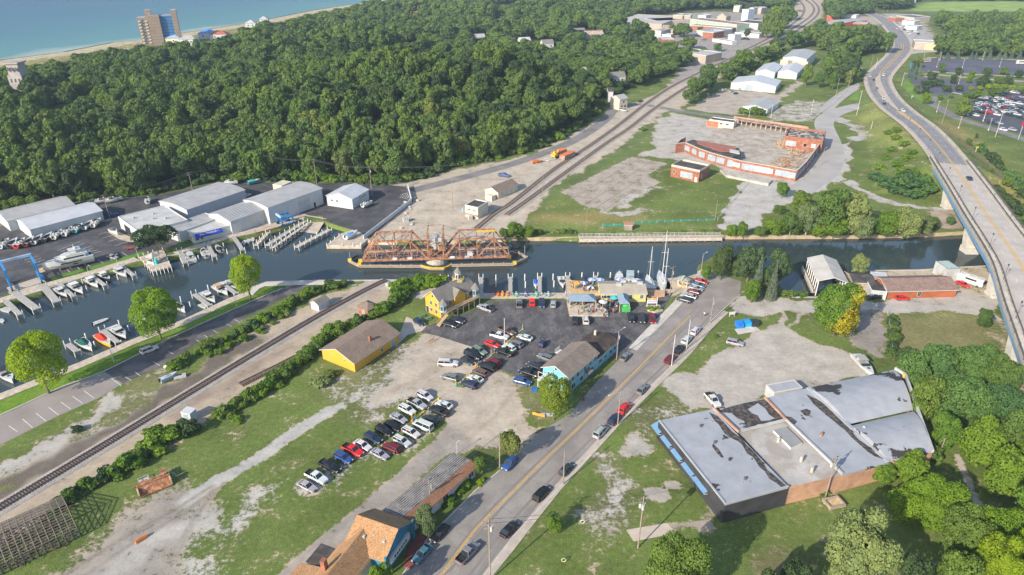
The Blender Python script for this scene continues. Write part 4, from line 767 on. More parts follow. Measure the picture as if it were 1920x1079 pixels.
for u,v,r,m_,lb in[(146,808,1.5,LF_DRK,'small dark bush beside the railway at the road end'),(1342,632,.9,LF_MID,'small round bush on the verge beside the wheeled bins'),(902,908,1.2,LF_YG,'yellow-green bush at the street corner of the white building'),(448,790,1.6,LF_VINE,'bush at the near end of the long hedge'),(600,722,2.4,LF_PALE,'pale scrubby bush left of the yellow depot'),(620,705,2,LF_OLV,'olive scrub against the yellow depot'),(975,470-20,1.4,LF_VINE,'bush at the river edge right of the swing bridge'),(1008,262,2.4,LF_MID,'lone bush between the tracks'),(1205,245,2.2,LF_MID,'bush on the grass strip beside the tracks'),(1480,556,2,LF_MID,'hedge bush beside the small inlet'),(1505,556,1.8,LF_MID,'second hedge bush beside the small inlet'),(1412,212,4.5,LF_MID,'large bush behind the ruined factory'),(1395,214,3.6,LF_VINE,'bush left of the small grey shed'),(1425,216,4,LF_MID,'bush against the small grey shed')]:
    bush(u,v,r,m_,lb,None)
hedge(EDGE,4.2,3.3,[LF_MID,LF_FOR,LF_DRK,LF_VINE],'leafy shrub at the foot of the wooded hill','undergrowth along the hill',1.8)
# church lot and verge trees
CT=[(1745,150,133,22,LF_DRK),(1738,163,150,30,LF_DRK),(1759,163,148,22,LF_DRK),(1764,138,117,14,LF_MID),(1786,158,140,16,LF_DRK),(1795,142,125,16,LF_DRK),(1820,148,131,12,LF_BR),(1816,156,143,14,LF_BR),(1841,163,143,30,LF_DRK),(1848,145,125,20,LF_DRK),(1880,142,125,20,LF_MID),(1870,158,142,18,LF_MID),(1888,160,141,20,LF_DRK),(1908,148,130,20,LF_DRK),(1716,178,157,14,LF_OLV),(1734,178,158,20,LF_DRK),(1773,174,158,20,LF_DRK),(1797,172,158,18,LF_DRK),(1820,170,161,12,LF_YG),(1836,170,160,14,LF_YG),(1851,168,156,12,LF_YG),(1866,168,156,14,LF_YG),(1882,168,156,12,LF_YG),(1896,170,159,12,LF_YG),(1912,170,160,10,LF_YG),(1734,196,172,22,LF_VINE),(1815,186,172,24,LF_MID),(1830,184,168,24,LF_MID),(1860,182,168,26,LF_MID),(1876,178,166,20,LF_MID),(1800,220,180,36,LF_MID),(1762,188,176,10,LF_VINE),(1782,185,174,10,LF_VINE),(1918,178,168,14,LF_DRK),(1720,128,105,20,LF_OLV),(1712,135,110,16,LF_DRK),(1510,162,118,26,LF_MID),(1535,165,130,24,LF_MID),(1560,168,133,22,LF_MID),(1590,160,130,20,LF_OLV),(1558,122,108,14,LF_BLUE),(1815,272,258,14,LF_MID),(1830,260,250,8,LF_DRK),(1885,352,330,22,LF_MID),(1858,322,315,12,LF_MID),(1680,250,238,20,LF_MID)]
for x,b_,t_,w_,m_ in CT:treepx((x,b_),(x,t_),w_,m_,{LF_YG:'small yellow-green tree on an island of the church parking lot',LF_DRK:'dark rounded tree between the far parking lots',LF_MID:'green tree around the distant parking lots',LF_BR:'bright green small tree on a far parking island',LF_VINE:'bright tree beside the curved drive',LF_OLV:'dull olive tree beside the far lot',LF_BLUE:'lone blue spruce behind the white sheds'}[m_],group='trees around the distant parking lots',kind='cone' if m_ is LF_BLUE else rt.choice(['round','tall']),lod=1,low=.1)
for x,b_,t_,w_ in((1290,92,68,42),(1345,97,78,18),(1280,70,42,42),(1262,66,45,26),(1195,92,46,46),(1215,94,52,36),(1450,66,8,40),(1468,55,2,40),(1436,72,20,34),(1455,76,34,30),(1470,40,-8,40),(1318,108,88,22),(1400,70,52,14),(1312,64,48,16),(1200,70,40,40)):treepx((x,b_),(x,t_),w_,rt.choice([LF_FOR,LF_MID,LF_DRK]),'large tree standing around the distant works',group='trees around the distant works',lod=1,kind=rt.choice(['round','tall','wide']),low=.05)
for x in(1760,1775,1795,1820,1828,1843,1854,1872,1882,1895,1910):treepx((x,111.5),(x,rt.uniform(92,98)),rt.uniform(8,12),LF_BLUE,'blue-green spruce in the row along the back edge of the empty lot',group='spruces behind the empty lot',kind='cone',name='spruce',lod=1,low=.02)
for x,b_,t_ in((1706,143,115),(1713,144,118),(1722,143,118),(1703,148,130),(1711,150,132)):treepx((x,b_),(x,t_),11,LF_BLUE,'blue spruce at the lot entrance beside the highway',group='spruces at the lot entrance',kind='cone',name='spruce',lod=1,low=.02)
# ================================================================== BUILDINGS
M_WWALL=rib('white_metal_wall',(.50,.51,.52),.5,'U',.5,.06,.9);M_WBOARD=rib('white_board_wall',(.52,.515,.50),.25,'V',.6,.06,.88)
M_GROOF=rib('grey_metal_roof',(.36,.35,.34),.6,'U',.5,.12,.88);M_WROOF=rib('white_metal_roof',(.47,.475,.49),.6,'U',.45,.08,.9);M_SROOF=rib('striped_metal_roof',(.34,.34,.34),1.3,'U',.5,.1,.55)
M_FLATW=mat('white_membrane',(.44,.435,.42),.7,.15,.15,col2=(.39,.38,.36));M_FLATG=mat('grey_membrane',(.33,.33,.33),.8,.15,.2,col2=(.29,.29,.29));M_BLK=mat('black_roofing',(.055,.052,.05),.85,.35,.3,col2=(.09,.075,.065))
M_SHING=mat('brown_shingles',(.21,.155,.12),.9,.12,.5,fine=.3,fscale=4);M_SHINGG=mat('grey_shingles',(.19,.175,.155),.9,.12,.5,fine=.25,fscale=4);M_SHINGO=mat('orange_shingles',(.35,.195,.095),.9,.14,.6,fine=.45,fscale=5)
M_YELW=rib('yellow_siding',(.60,.33,.04),.25,'V',.7,.06,.88);M_BLUEW=rib('blue_siding',(.17,.42,.52),.22,'V',.6,.06,.85);M_CREAM=mat('cream_block',(.58,.50,.38),.8,.15,.5)
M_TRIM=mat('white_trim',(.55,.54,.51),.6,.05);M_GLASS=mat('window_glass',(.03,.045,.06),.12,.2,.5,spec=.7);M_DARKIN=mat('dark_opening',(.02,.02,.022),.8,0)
M_BRICK=rib('red_brick',(.33,.125,.075),.6,'V',.85,.3,.82,scale=.6,col2=(.27,.12,.08));M_BRICKO=rib('tan_orange_brick',(.47,.27,.17),.5,'V',.85,.2,.85,scale=.5,col2=(.42,.25,.17))
M_BOARDP=mat('boarded_panel',(.31,.345,.38),.7,.15,.6);M_STONE=mat('stone_coping',(.46,.41,.35),.8,.15,1);M_BLKW=rib('black_painted_block',(.045,.045,.05),.4,'V',.8,.3,.8)
M_WOOD=mat('weathered_timber',(.32,.26,.2),.9,.25,1.5);M_WOODT=mat('tan_timber',(.50,.36,.2),.85,.2,1.5);M_GREYW=mat('grey_paint',(.42,.42,.41),.7,.15,.5)
M_REDW=rib('red_metal_wall',(.50,.085,.05),.5,'U',.6,.1,.85);M_TANW=mat('tan_wall',(.38,.32,.26),.8,.12,.1);M_BLUER=mat('blue_metal_roof',(.24,.34,.45),.5,.12,.4);M_GREENR=mat('green_metal',(.33,.41,.33),.6,.1,.1)
M_AWN=mat('blue_awning',(.13,.25,.40),.7,.1,1);M_AWNB=mat('deep_blue_awning',(.02,.05,.42),.7,.08);M_RUST=mat('rusty_steel',(.27,.105,.045),.85,.4,.8,col2=(.36,.20,.12),bump=.3)
M_STEELP=mat('peeling_grey_steel',(.26,.15,.10),.8,.3,.9,col2=(.33,.29,.26));M_BLUEP=mat('blue_painted_steel',(.04,.22,.50),.45,.12,1);M_YELP=mat('yellow_paint',(.68,.43,.03),.6,.12,1);M_TYRE=mat('rubber',(.03,.03,.032),.9,.1)
class Bld:
    """a building on a local frame: x runs A -> B along the front, y runs away from the camera, walls parts of one root"""
    def __init__(s,name,label,cat,A,B,z,D,world=False):
        a=Vector((*A[:2],0))if world else G(A[0],A[1],z);b=Vector((*B[:2],0))if world else G(B[0],B[1],z)
        d=(b-a);s.w=math.hypot(d.x,d.y);s.ang=math.atan2(d.y,d.x);s.n=Vector((-math.sin(s.ang),math.cos(s.ang),0))
        if isinstance(D,tuple):c=G(D[0],D[1],z);s.d=abs((c-a).dot(s.n))if len(D)==2 else abs((G(D[0],D[1],D[2])-a).dot(s.n))
        else:s.d=D
        s.root=empty(name,(a.x,a.y,0),s.ang,label,cat);s.h=z
    def part(s,name,mb,mats,parent=None):return mb.build(name,mats,parent or s.root)
    def walls(s,m,z0=-.3,h=None,gable=None,rise=0,inset=0,name='wall'):
        h=h or s.h;w,d=s.w,s.d;b=MB();i=inset
        c=[(i,i),(w-i,i),(w-i,d-i),(i,d-i)]
        for k in range(4):
            p,q=c[k],c[(k+1)%4];b.poly([(*p,z0),(*q,z0),(*q,h),(*p,h)])
        if gable=='x':b.poly([(w-i,i,h),(w-i,d-i,h),(w-i,d/2,h+rise)]);b.poly([(i,d-i,h),(i,i,h),(i,d/2,h+rise)])
        if gable=='y':b.poly([(i,i,h),(w-i,i,h),(w/2,i,h+rise)]);b.poly([(w-i,d-i,h),(i,d-i,h),(w/2,d-i,h+rise)])
        return s.part(name,b,m)
    def roof_gable(s,m,ax,rise,over=.4,t=.18,h=None,trim=None,curve=0):
        h=h or s.h;w,d=s.w,s.d;b=MB();W=(d if ax=='x' else w);L=(w if ax=='x' else d);n=2 if not curve else 10;k=rise/(W/2)
        prof=[]
        for i in range(n+1):
            u=-over+(W+2*over)*i/n;v=1-abs(u-W/2)/(W/2)
            prof.append((u,h+(rise*v if not curve else rise*(1-((u-W/2)/(W/2))**2))))
        T=(lambda u,l,z:(l,u,z))if ax=='x' else(lambda u,l,z:(u,l,z))
        for(u0,z0),(u1,z1)in zip(prof,prof[1:]):
            q=[T(u0,-over,z0+t),T(u0,L+over,z0+t),T(u1,L+over,z1+t),T(u1,-over,z1+t)]
            if ax=='y':q=q[::-1]
            q=q[::-1]if ax=='x' else q[::-1]
            b.poly(q[::-1]if Vector(q[1]).__sub__(Vector(q[0])).cross(Vector(q[2])-Vector(q[1])).z<0 else q,0)
            lo=[T(u0,-over,z0),T(u0,L+over,z0),T(u1,L+over,z1),T(u1,-over,z1)];b.poly(lo,1)
            for l in(-over,L+over):b.poly([T(u0,l,z0),T(u1,l,z1),T(u1,l,z1+t),T(u0,l,z0+t)],1)
        for u,z in(prof[0],prof[-1]):b.poly([T(u,-over,z),T(u,L+over,z),T(u,L+over,z+t),T(u,-over,z+t)],1)
        return s.part('roof',b,[m,trim or M_TRIM])
    def roof_hip(s,m,rise,over=.4,h=None,x0=0,x1=None,y0=0,y1=None):
        h=h or s.h;x1=s.w if x1 is None else x1;y1=s.d if y1 is None else y1;b=MB();o=over
        a=[(x0-o,y0-o,h),(x1+o,y0-o,h),(x1+o,y1+o,h),(x0-o,y1+o,h)];r=min(x1-x0,y1-y0)/2
        if x1-x0>=y1-y0:p,q=(x0+r,(y0+y1)/2,h+rise),(x1-r+.01,(y0+y1)/2,h+rise);b.poly([a[0],a[1],q,p]);b.poly([a[1],a[2],q]);b.poly([a[2],a[3],p,q]);b.poly([a[3],a[0],p])
        else:p,q=((x0+x1)/2,y0+r,h+rise),((x0+x1)/2,y1-r,h+rise);b.poly([a[0],a[1],p]);b.poly([a[1],a[2],q,p]);b.poly([a[2],a[3],q]);b.poly([a[3],a[0],p,q])
        b.poly(a[::-1])
        return s.part('roof',b,m)
    def roof_flat(s,m,parapet=.35,t=.25,cop=None,h=None,over=.05):
        h=h or s.h;w,d=s.w,s.d;b=MB();b.poly([(0,0,h),(w,0,h),(w,d,h),(0,d,h)])
        o=over
        for(x0,x1,y0,y1)in((-o,w+o,-o,t),(-o,w+o,d-t,d+o),(-o,t,t,d-t),(w-t,w+o,t,d-t)):b.box(((x0+x1)/2,(y0+y1)/2,h+parapet/2-.05),(x1-x0,y1-y0,parapet+.1),1)
        return s.part('roof',b,[m,cop or M_TRIM])
    def at(s,side,u,z,off=0):
        return{'F':((u,-off,z),0),'B':((u,s.d+off,z),math.pi),'L':((-off,u,z),-math.pi/2),'R':((s.w+off,u,z),math.pi/2)}[side]
    def panel(s,side,u,z,w,h,name='window',m=None,frame=.1,mf=None,depth=.08,dz=0):
        (x,y,zz),a=s.at(side,u,z,depth/2-.01);b=MB();q=Matrix.Rotation(a,3,'Z')
        b.box((0,0,0),(w+2*frame,depth,h+2*frame),0);b.box((0,-depth/2-.01,0),(w,.03,h),1)
        if name=='window' and w>.7:b.box((0,-depth/2-.03,0),(.07,.02,h),0)
        o=b.build(name,[mf or M_TRIM,m or M_GLASS],s.root);o.location=(x,y,zz);o.rotation_euler.z=a
        return o
    def box(s,name,x,y,z,sx,sy,sz,m,parent=None,rz=0):
        b=MB();b.box((0,0,sz/2),(sx,sy,sz),rz=rz);o=b.build(name,m,parent or s.root);o.location=(x,y,z);return o
    def vents(s,n,z,seed=1,m=None,name='roof_vent'):
        r=random.Random(seed)
        for i in range(n):s.box(name,s.w*(.12+.76*r.random()),s.d*(.15+.7*r.random()),z,.7,.7,.6,m or M_GREYW)
def shed(name,label,cat,A,B,z,D,wall,roof,style='gable',ax='x',rise=2,over=.35,doors=(),wins=(),curve=0,vents=0,cop=None,trim=None,world=False,parapet=.35):
    k=Bld(name,label,cat,A,B,z,D,world)
    k.walls(wall,gable=ax if style=='gable' and not curve else None,rise=rise)
    if style=='gable':
        k.roof_gable(roof,ax,rise,over,curve=curve,trim=trim)
        if curve:
            b=MB();W=k.d if ax=='x' else k.w
            for l in((0,k.w)if ax=='x' else(0,k.d)):
                P=[(W*i/10,z+rise*(1-((W*i/10-W/2)/(W/2))**2))for i in range(11)]
                b.poly([((l,u,q)if ax=='x' else(u,l,q))for u,q in P])
            k.part('gable_wall',b,wall)
    elif style=='flat':k.roof_flat(roof,parapet,cop=cop)
    elif style=='hip':k.roof_hip(roof,rise,over)
    for dd in doors:side,u,w,h=dd[:4];k.panel(side,u*(k.w if side in 'FB' else k.d),h/2+.05,w,h,'door',dd[4]if len(dd)>4 else M_TRIM,mf=M_GREYW)
    for ww in wins:side,u,zc,w,h=ww[:5];k.panel(side,u*(k.w if side in 'FB' else k.d),zc,w,h,'window',ww[5]if len(ww)>5 else M_GLASS)
    if vents:k.vents(vents,z+.05)
    return k
# ---------------- marina
shed('warehouse','long white metal warehouse with the row of stored boats in front','warehouse',(56,431),(191,396),4,15,M_WWALL,M_WROOF,rise=1.6,doors=[('L',.5,4,3.2)])
a=G(56,431,4);bq=G(191,396,4);dv=(bq-a).normalized();nn=Vector((-dv.y,dv.x,0));A2=a+nn*15.4-dv*3;B2=A2+dv*((bq-a).length-2)
shed('warehouse','grey roofed warehouse directly behind the stored boat warehouse','warehouse',A2,B2,4.3,15,M_WWALL,M_GROOF,rise=1.7,world=True)
k=shed('boat_shop','large flat white roofed marina hall with a garage opening facing the lot','building',(262,437),(352,413),5,(206,411),M_WWALL,M_FLATW,'flat',vents=4,wins=[('F',.2,2,1,.8),('F',.35,2,1,.8)],parapet=.2)
k.panel('L',k.d*.62,1.9,6.5,3.6,'door',M_DARKIN)
shed('annex','low dark grey roofed annex with two skylights behind the marina office','building',(336,436),(412,408),4.2,9,M_WWALL,M_FLATG,'flat',wins=[],parapet=.15)
shed('warehouse','barrel roofed warehouse at the back of the marina','warehouse',(350,394),(459,357),5.0,(304,376),M_WWALL,M_GROOF,rise=.8,curve=1,wins=[])
k=Bld('marina_office','low white marina office with a long deep blue awning','building',(360,441),(434,423),3.6,11);k.walls(M_WWALL);k.roof_flat(M_FLATW,.2);k.vents(1,3.65)
k.panel('F',k.w*.1,1.6,1.1,1.2);k.panel('F',k.w*.22,1.6,.9,1.2);k.panel('L',2,1.6,1.2,1.2);k.panel('R',3,1.1,1,2.1,'door',M_GREYW)
b=MB();x0,x1=k.w*.06,k.w*.74
b.poly([(x0,-1.1,2.6),(x1,-1.1,2.6),(x1,-.02,3.6),(x0,-.02,3.6)]);b.poly([(x0,-1.1,2.2),(x1,-1.1,2.2),(x1,-1.1,2.6),(x0,-1.1,2.6)]);b.poly([(x0,-1.1,2.2),(x0,-1.1,2.6),(x0,-.02,3.6),(x0,-.02,2.2)]);b.poly([(x1,-1.1,2.6),(x1,-1.1,2.2),(x1,-.02,2.2),(x1,-.02,3.6)])
aw=k.part('awning',b,M_AWNB)
def text(s,size,m,parent,loc,rot,name='lettering',ext=.02,align='CENTER',sx=1):
    c=bpy.data.curves.new(name,'FONT');c.body=s;c.size=size;c.extrude=ext;c.align_x=align;c.align_y='CENTER'
    t=bpy.data.objects.new('tmp',c);COL.objects.link(t);bpy.context.view_layer.update();me=bpy.data.meshes.new_from_object(t.evaluated_get(bpy.context.evaluated_depsgraph_get()))
    bpy.data.objects.remove(t);me.materials.clear();me.materials.append(m);o=bpy.data.objects.new(name,me);COL.objects.link(o);o.parent=parent;o.location=loc;o.rotation_euler=rot;o.scale.x=sx;return o
text('B&E MARINE',1.15,M_TRIM,aw,((x0+x1)/2-.3,-.62,3.1),(R(42),0,0));text('marine',.55,M_TRIM,aw,(x1-2,-.62,3.1),(R(42),0,0));text('sales',.5,M_TRIM,aw,(x0+2,-.64,3.05),(R(42),0,0))
shed('service_hall','white marina hall with a striped roof and a tall white door','building',(432,416),(502,391),5.5,(393,401),M_WWALL,M_SROOF,rise=1.6,doors=[('F',.13,3.6,4.2)],wins=[('F',.55,3,2.6,1.8,M_CREAM),('F',.85,3,2.6,1.8,M_CREAM)])
shed('warehouse','tall white warehouse with a grey roof beside the boat ramp','warehouse',(502,390),(603,354),7,(560,341),M_WWALL,M_GROOF,rise=.8,curve=1,doors=[('F',.64,6,4.8,M_GREYW),('F',.83,.9,2.1,M_DARKIN)])
shed('metal_shed','small white metal building alone on the dark lot','building',(612,367),(660,374),4.6,(697,357),M_WWALL,M_WROOF,ax='y',rise=2,doors=[('F',.8,3.4,3.2),('F',.52,1,2.1)],wins=[('F',.2,2.8,.9,.7,M_DARKIN),('F',.4,2.8,.9,.7,M_DARKIN),('R',.45,3.2,.8,.7,M_DARKIN),('R',.6,3.2,.8,.7,M_DARKIN),('R',.75,3.2,.8,.7,M_DARKIN)])
shed('storage_container','tan storage container behind the tall white warehouse','container',(511,346),(528,349),2.6,6.5,M_CREAM,M_CREAM,'flat',parapet=.05)
# ---------------- rail yard
k=shed('relay_building','two storey cream block building with a black flat roof beside the tracks','building',(872,386),(896,391),4.8,(916,380),M_CREAM,M_BLK,'flat',parapet=.4,wins=[('F',.3,3.4,1.2,.5),('F',.7,3.4,1.2,.5)])
k.box('loading_ledge',k.w/2,-.5,1.5,k.w,1,.2,M_WOOD)
k=shed('railway_shed','long cream shed with a brown gabled roof beside the tracks','building',(934,362),(971,346),3,(914,354),M_CREAM,M_SHING,rise=1.7,doors=[('F',.2,1,2.1,M_GREYW)])
shed('lean_to','small cream lean-to attached in front of the brown roofed shed','shed',(910,366),(922,369),2.3,3,M_CREAM,M_CREAM,'flat',parapet=.05)
for A,B,lb in(((1033,286),(1043,288),'orange topped freight container, left one of the pair by the tracks'),((1049,291),(1059,293),'orange topped freight container, right one of the pair by the tracks')):
    shed('freight_container',lb,'container',A,B,2.7,10.5,M_STEELP,mat('orange_paint',(.62,.17,.05),.7,.15,.5),'flat',parapet=.05,cop=mat('orange_paint'))
shed('brick_office','small flat roofed red brick building standing alone on the grass','building',(1259,312),(1312,323),5.2,(1330,312),M_BRICK,M_BLK,'flat',cop=M_STONE,parapet=.9,wins=[('F',.12,2.9,.9,1.5,M_DARKIN),('F',.56,2.4,6,2.6,M_BOARDP),('R',.25,2.4,1.2,2,M_BOARDP),('R',.7,2.4,1.2,2,M_DARKIN)],doors=[('F',.9,1,2.2)])
# ---------------- ruined brick factory
kf=empty('ruined_factory',G(1393,303,0),0,'large ruined red brick factory, an open concrete floor behind its standing front wall','ruin');o0=G(1393,303,0)
def rel(u,v,z):p=G(u,v,z);return Vector((p.x-o0.x,p.y-o0.y,z))
HF=5.0;FW=[(1268,270),(1285,268),(1310,279),(1333,287),(1365,296),(1393,303),(1440,311),(1494,321)];SW=[(1494,321),(1512,303),(1530,279),(1547,254)]
def wallpoly(name,px,z,t,m,parent,cop=True,z0=-.2):
    b=MB();P=[rel(u,v,z)for u,v in px]
    for i,(p,q)in enumerate(zip(P,P[1:])):
        d=(q-p).normalized();c=(p+q)/2;L=(q-p).length+t*.6;b.box((c.x,c.y,(z+z0)/2+.004*(i%2)),(L,t,z-z0),0,rz=math.atan2(d.y,d.x))
        if cop:b.box((c.x,c.y,z+.12+.004*(i%2)),(L,t+.16,.24),1,rz=math.atan2(d.y,d.x))
    return b.build(name,[m,M_STONE],parent),P
fw,PF=wallpoly('front_wall',FW,HF,.5,M_BRICK,kf);sw,PS=wallpoly('side_wall',SW,HF,.5,M_BRICK,kf)
wallpoly('end_wall',[(1268,270),(1276,262),(1285,258)],HF,.5,M_BRICK,kf)
def wpan(P,seg,u,z,w,h,m,name='boarded_window'):
    p,q=P[seg],P[seg+1];d=(q-p).normalized();c=p.lerp(q,u);n=Vector((d.y,-d.x,0));b=MB();b.box((0,0,0),(w,.08,h));o=b.build(name,m,kf);o.location=(c.x+n.x*.3,c.y+n.y*.3,z);o.rotation_euler.z=math.atan2(d.y,d.x)
WH=mat('white_board',(.46,.46,.45),.7,.05)
for seg,u,w,h,m in[(1,.2,4.5,2.6,M_BOARDP),(1,.75,4,2.6,M_BOARDP),(2,.35,4.2,2.8,M_BOARDP),(3,.1,4.6,3,M_BOARDP),(3,.62,4.8,3,M_BOARDP),(4,.2,3,3.4,M_BOARDP),(4,.62,4,2.2,WH),(5,.12,3.2,3,M_BOARDP),(5,.38,3,3,M_BOARDP),(5,.8,7.5,2.8,WH),(6,.1,3,2.4,WH),(6,.4,3,2.8,M_BOARDP),(6,.75,6.5,2.9,M_BOARDP)]:wpan(PF,seg,u,2.6,w,h,m)
for seg in range(3):
    for u in(.15,.45,.75):wpan(PS,seg,u,2.5,4.5,2.8,M_BOARDP)
b=MB();fl=[rel(u,v,.6)for u,v in[(1283,273),(1333,291),(1393,307),(1440,315),(1492,325),(1512,307),(1546,258),(1497,248),(1380,222),(1366,232),(1323,262)]]
b.prism([(p.x,p.y)for p in fl],-.2,.6);b.build('floor_slab',mat('stained_slab',(.40,.35,.29),.9,.22,.12,col2=(.33,.28,.225),fine=.2,fscale=1),kf)
b=MB();rp=[rel(u,v,HF-.9)for u,v in[(1287,266),(1333,284),(1375,295),(1390,290),(1386,278),(1345,272),(1300,262)]];b.prism([(p.x,p.y)for p in rp],HF-1.3,HF-.9);b.build('roof_remnant',M_BLK,kf)
b=MB();rp=[rel(u,v,HF-.2)for u,v in[(1306,262),(1380,274),(1380,284),(1348,282),(1308,268)]];b.prism([(p.x,p.y)for p in rp],HF-.85,HF-.55);b.build('rusted_roof',mat('rust_roof',(.30,.12,.085),.85,.2,.5),kf)
b=MB();rp=[rel(u,v,HF-.2)for u,v in[(1368,280),(1386,283),(1387,289),(1369,285)]];b.prism([(p.x,p.y)for p in rp],HF-.5,HF-.2);b.build('white_panel',WH,kf)
kb=Bld('upper',None,None,(1472,258),(1543,266),6.5,(1548,249));
for nm in('walls',):kb.walls(M_BRICK,name='block_wall')
kb.roof_flat(mat('collapsed_roof',(.07,.065,.06),.9,.3,.3,col2=(.42,.36,.3)),.9,cop=M_BRICK);kb.panel('F',kb.w*.18,3.6,5,2.4,'boarded_window',M_BOARDP);kb.panel('F',kb.w*.56,3.6,1.6,1.8,'boarded_window',M_DARKIN);kb.panel('F',kb.w*.78,3.6,2,2,'boarded_window',WH)
kb.root.name='upper_block';kb.root.parent=kf;kb.root.location=kb.root.location-Vector((o0.x,o0.y,0))
# subparts may go no deeper: move the block's pieces up beside the other parts
for ch in list(kb.root.children):
    M=Matrix.Translation(kb.root.location)@Matrix.Rotation(kb.root.rotation_euler.z,4,'Z');L0=Matrix.Translation(ch.location)@Matrix.Rotation(ch.rotation_euler.z,4,'Z');W_=M@L0
    ch.parent=kf;ch.location=W_.to_translation();ch.rotation_euler.z=kb.root.rotation_euler.z+ch.rotation_euler.z
bpy.data.objects.remove(kb.root)
wallpoly('back_wall',[(1377,218),(1440,227),(1516,238)],4.2,.5,mat('broken_brick',(.40,.24,.17),.9,.3,.5),kf,cop=False)
bk=empty('x',(0,0,0));bpy.data.objects.remove(bk)
b=MB();P=[rel(u,v,3.4)for u,v in[(1378,222),(1440,232),(1508,243)]]
for i,(p,q)in enumerate(zip(P,P[1:])):d=(q-p).normalized();c=(p+q)/2;b.box((c.x,c.y-2.5,3.6+.01*i),((q-p).length,5,.25),0,rz=math.atan2(d.y,d.x))
for i in range(15):p=P[0].lerp(P[2],i/14);b.box((p.x,p.y-4.6,1.8),(.4,.4,3.4),1)
b.build('loading_canopy',[mat('rubble_roof',(.42,.30,.22),.9,.4,.4,col2=(.2,.13,.1)),M_STONE],kf)
rr=random.Random(3);b=MB()
for i in range(90):
    t=rr.random();p=rel(1478,316,.6).lerp(rel(1528,272,.6),t)+Vector((rr.uniform(-9,3),rr.uniform(-3,3),0));a=rr.uniform(0,3.1);l=rr.uniform(1,6);b.bar(p+Vector((0,0,.3)),p+Vector((l*math.cos(a),l*math.sin(a),rr.uniform(.2,1.5))),.25,.2,rr.randint(0,1))
for i in range(40):p=rel(1475+rr.uniform(-14,10),272+rr.uniform(-4,8),.6);a=rr.uniform(0,3.1);b.bar(p,p+Vector((3*math.cos(a),3*math.sin(a),rr.uniform(.3,2.5))),.25,.2,rr.randint(0,1))
o=b.build('fallen_beams',[M_RUST,M_WOODT],kf);o['kind']='stuff'
b=MB();p=rel(1470,262,2.6);q=rel(1530,270,2.6);d=(q-p).normalized();c=(p+q)/2;b.box((c.x,c.y-1,2.6),((q-p).length,3,.3),0,rz=math.atan2(d.y,d.x))
for i in range(5):e=p.lerp(q,i/4);b.box((e.x,e.y-2,1.3),(.4,.4,2.6),0)
b.build('canopy',M_RUST,kf)
kf_dock=G(1415,331,0);b=MB();P=[G(u,v,1.1)for u,v in[(1388,325),(1448,337),(1441,345),(1362,329),(1350,318)]];b.prism([(p.x,p.y)for p in P],-.1,1.1);tag(b.build('loading_dock',M_CONC),'raised concrete loading dock in front of the ruined factory','dock')
shed('cream_shop','low cream and red block building at the back corner of the ruined factory','building',(1330,225),(1376,231),4,7,M_CREAM,M_BLK,'flat',doors=[('F',.15,7,3.4,mat('orange_red_door',(.50,.14,.07),.7))],wins=[('F',.5,2.6,1.6,.8,M_DARKIN),('F',.75,2.6,1.6,.8,M_DARKIN)])
# ---------------- white storage sheds
shed('storage_shed','wide white gabled storage shed, front one of the group','warehouse',(1371,155.7),(1455,163),4.6,(1478,152.6,4.6),M_WWALL,M_WROOF,ax='y',rise=2.8,doors=[('F',.42,5.5,4.2,M_BOARDP)])
shed('storage_shed','white gabled storage shed, left one of the middle pair','warehouse',(1417,134),(1453,137),4.6,38,M_WWALL,M_WROOF,ax='y',rise=2.2,doors=[('F',.5,7,.5,M_GREYW)])
shed('storage_shed','white gabled storage shed, right one of the middle pair','warehouse',(1459,135),(1495,138),4.8,38,M_WWALL,M_WROOF,ax='y',rise=2.2,wins=[('F',.4,3.6,8,.5,M_GREYW)])
shed('storage_shed','tallest white storage shed with a grey roof and three big bays','warehouse',(1468,108),(1512.7,111.5),8.5,(1541,97.5),M_WWALL,M_GROOF,ax='y',rise=1.5,doors=[('F',.18,10,6.5,M_STONE),('F',.5,10,6.5,M_STONE),('F',.82,10,6.5,M_STONE)])
shed('storage_shed','small grey roofed shed half hidden by bushes, nearest the ruined factory','warehouse',(1439,206),(1461,192),3.4,16,M_WWALL,M_GROOF,ax='x',rise=1.8)
# ---------------- far industry
def far(nm,lb,A,B,z,D,wl,rf,st='flat',**k):return shed(nm,lb,'building',A,B,z,D,wl,rf,st,**k)
far('factory_hall','broad low factory hall with a pale roof at the edge of the wood',(1150,41),(1241,46),7,95,M_TANW,mat('pale_roofing',(.42,.39,.36),.8,.12,.03),cop=M_TANW)
far('factory_hall','long dark rusty roofed hall in the middle of the distant works',(1232,40),(1300,37),7,30,M_TANW,mat('brown_roofing',(.24,.19,.17),.85,.25,.05))
far('factory_block','tall tan block rising above the distant works',(1262,29),(1280,30),11,22,M_TANW,M_TANW)
far('factory_block','second tan block with a grey side at the distant works',(1281,29.5),(1295,30),11,20,M_TANW,M_FLATG)
far('factory_hall','very long hall with a pale green wall at the distant works',(1294,36),(1382,47),8,22,M_GREENR,mat('rust_roofing',(.25,.15,.12),.85,.3,.05))
far('factory_hall','brown roofed hall in front of the pale green hall',(1296,48),(1372,54),5,18,M_BRICK,mat('tan_rust_roof',(.40,.27,.19),.85,.25,.05))
far('brick_works','red brick block of the distant works',(1318,60),(1338,62),7,24,M_BRICK,M_FLATW)
far('grey_works','grey glazed extension beside the red brick block',(1338,61),(1374,55),5.5,22,M_GREYW,M_FLATG)
far('white_trailer_shed','long white low shed on the distant works yard',(1336,73),(1373,79),3,7,M_WWALL,mat('dark_green_roof',(.12,.16,.14),.8))
far('white_cabin','white box shaped building on the distant works yard',(1366,65),(1378,66.5),6,12,M_WWALL,M_FLATW)
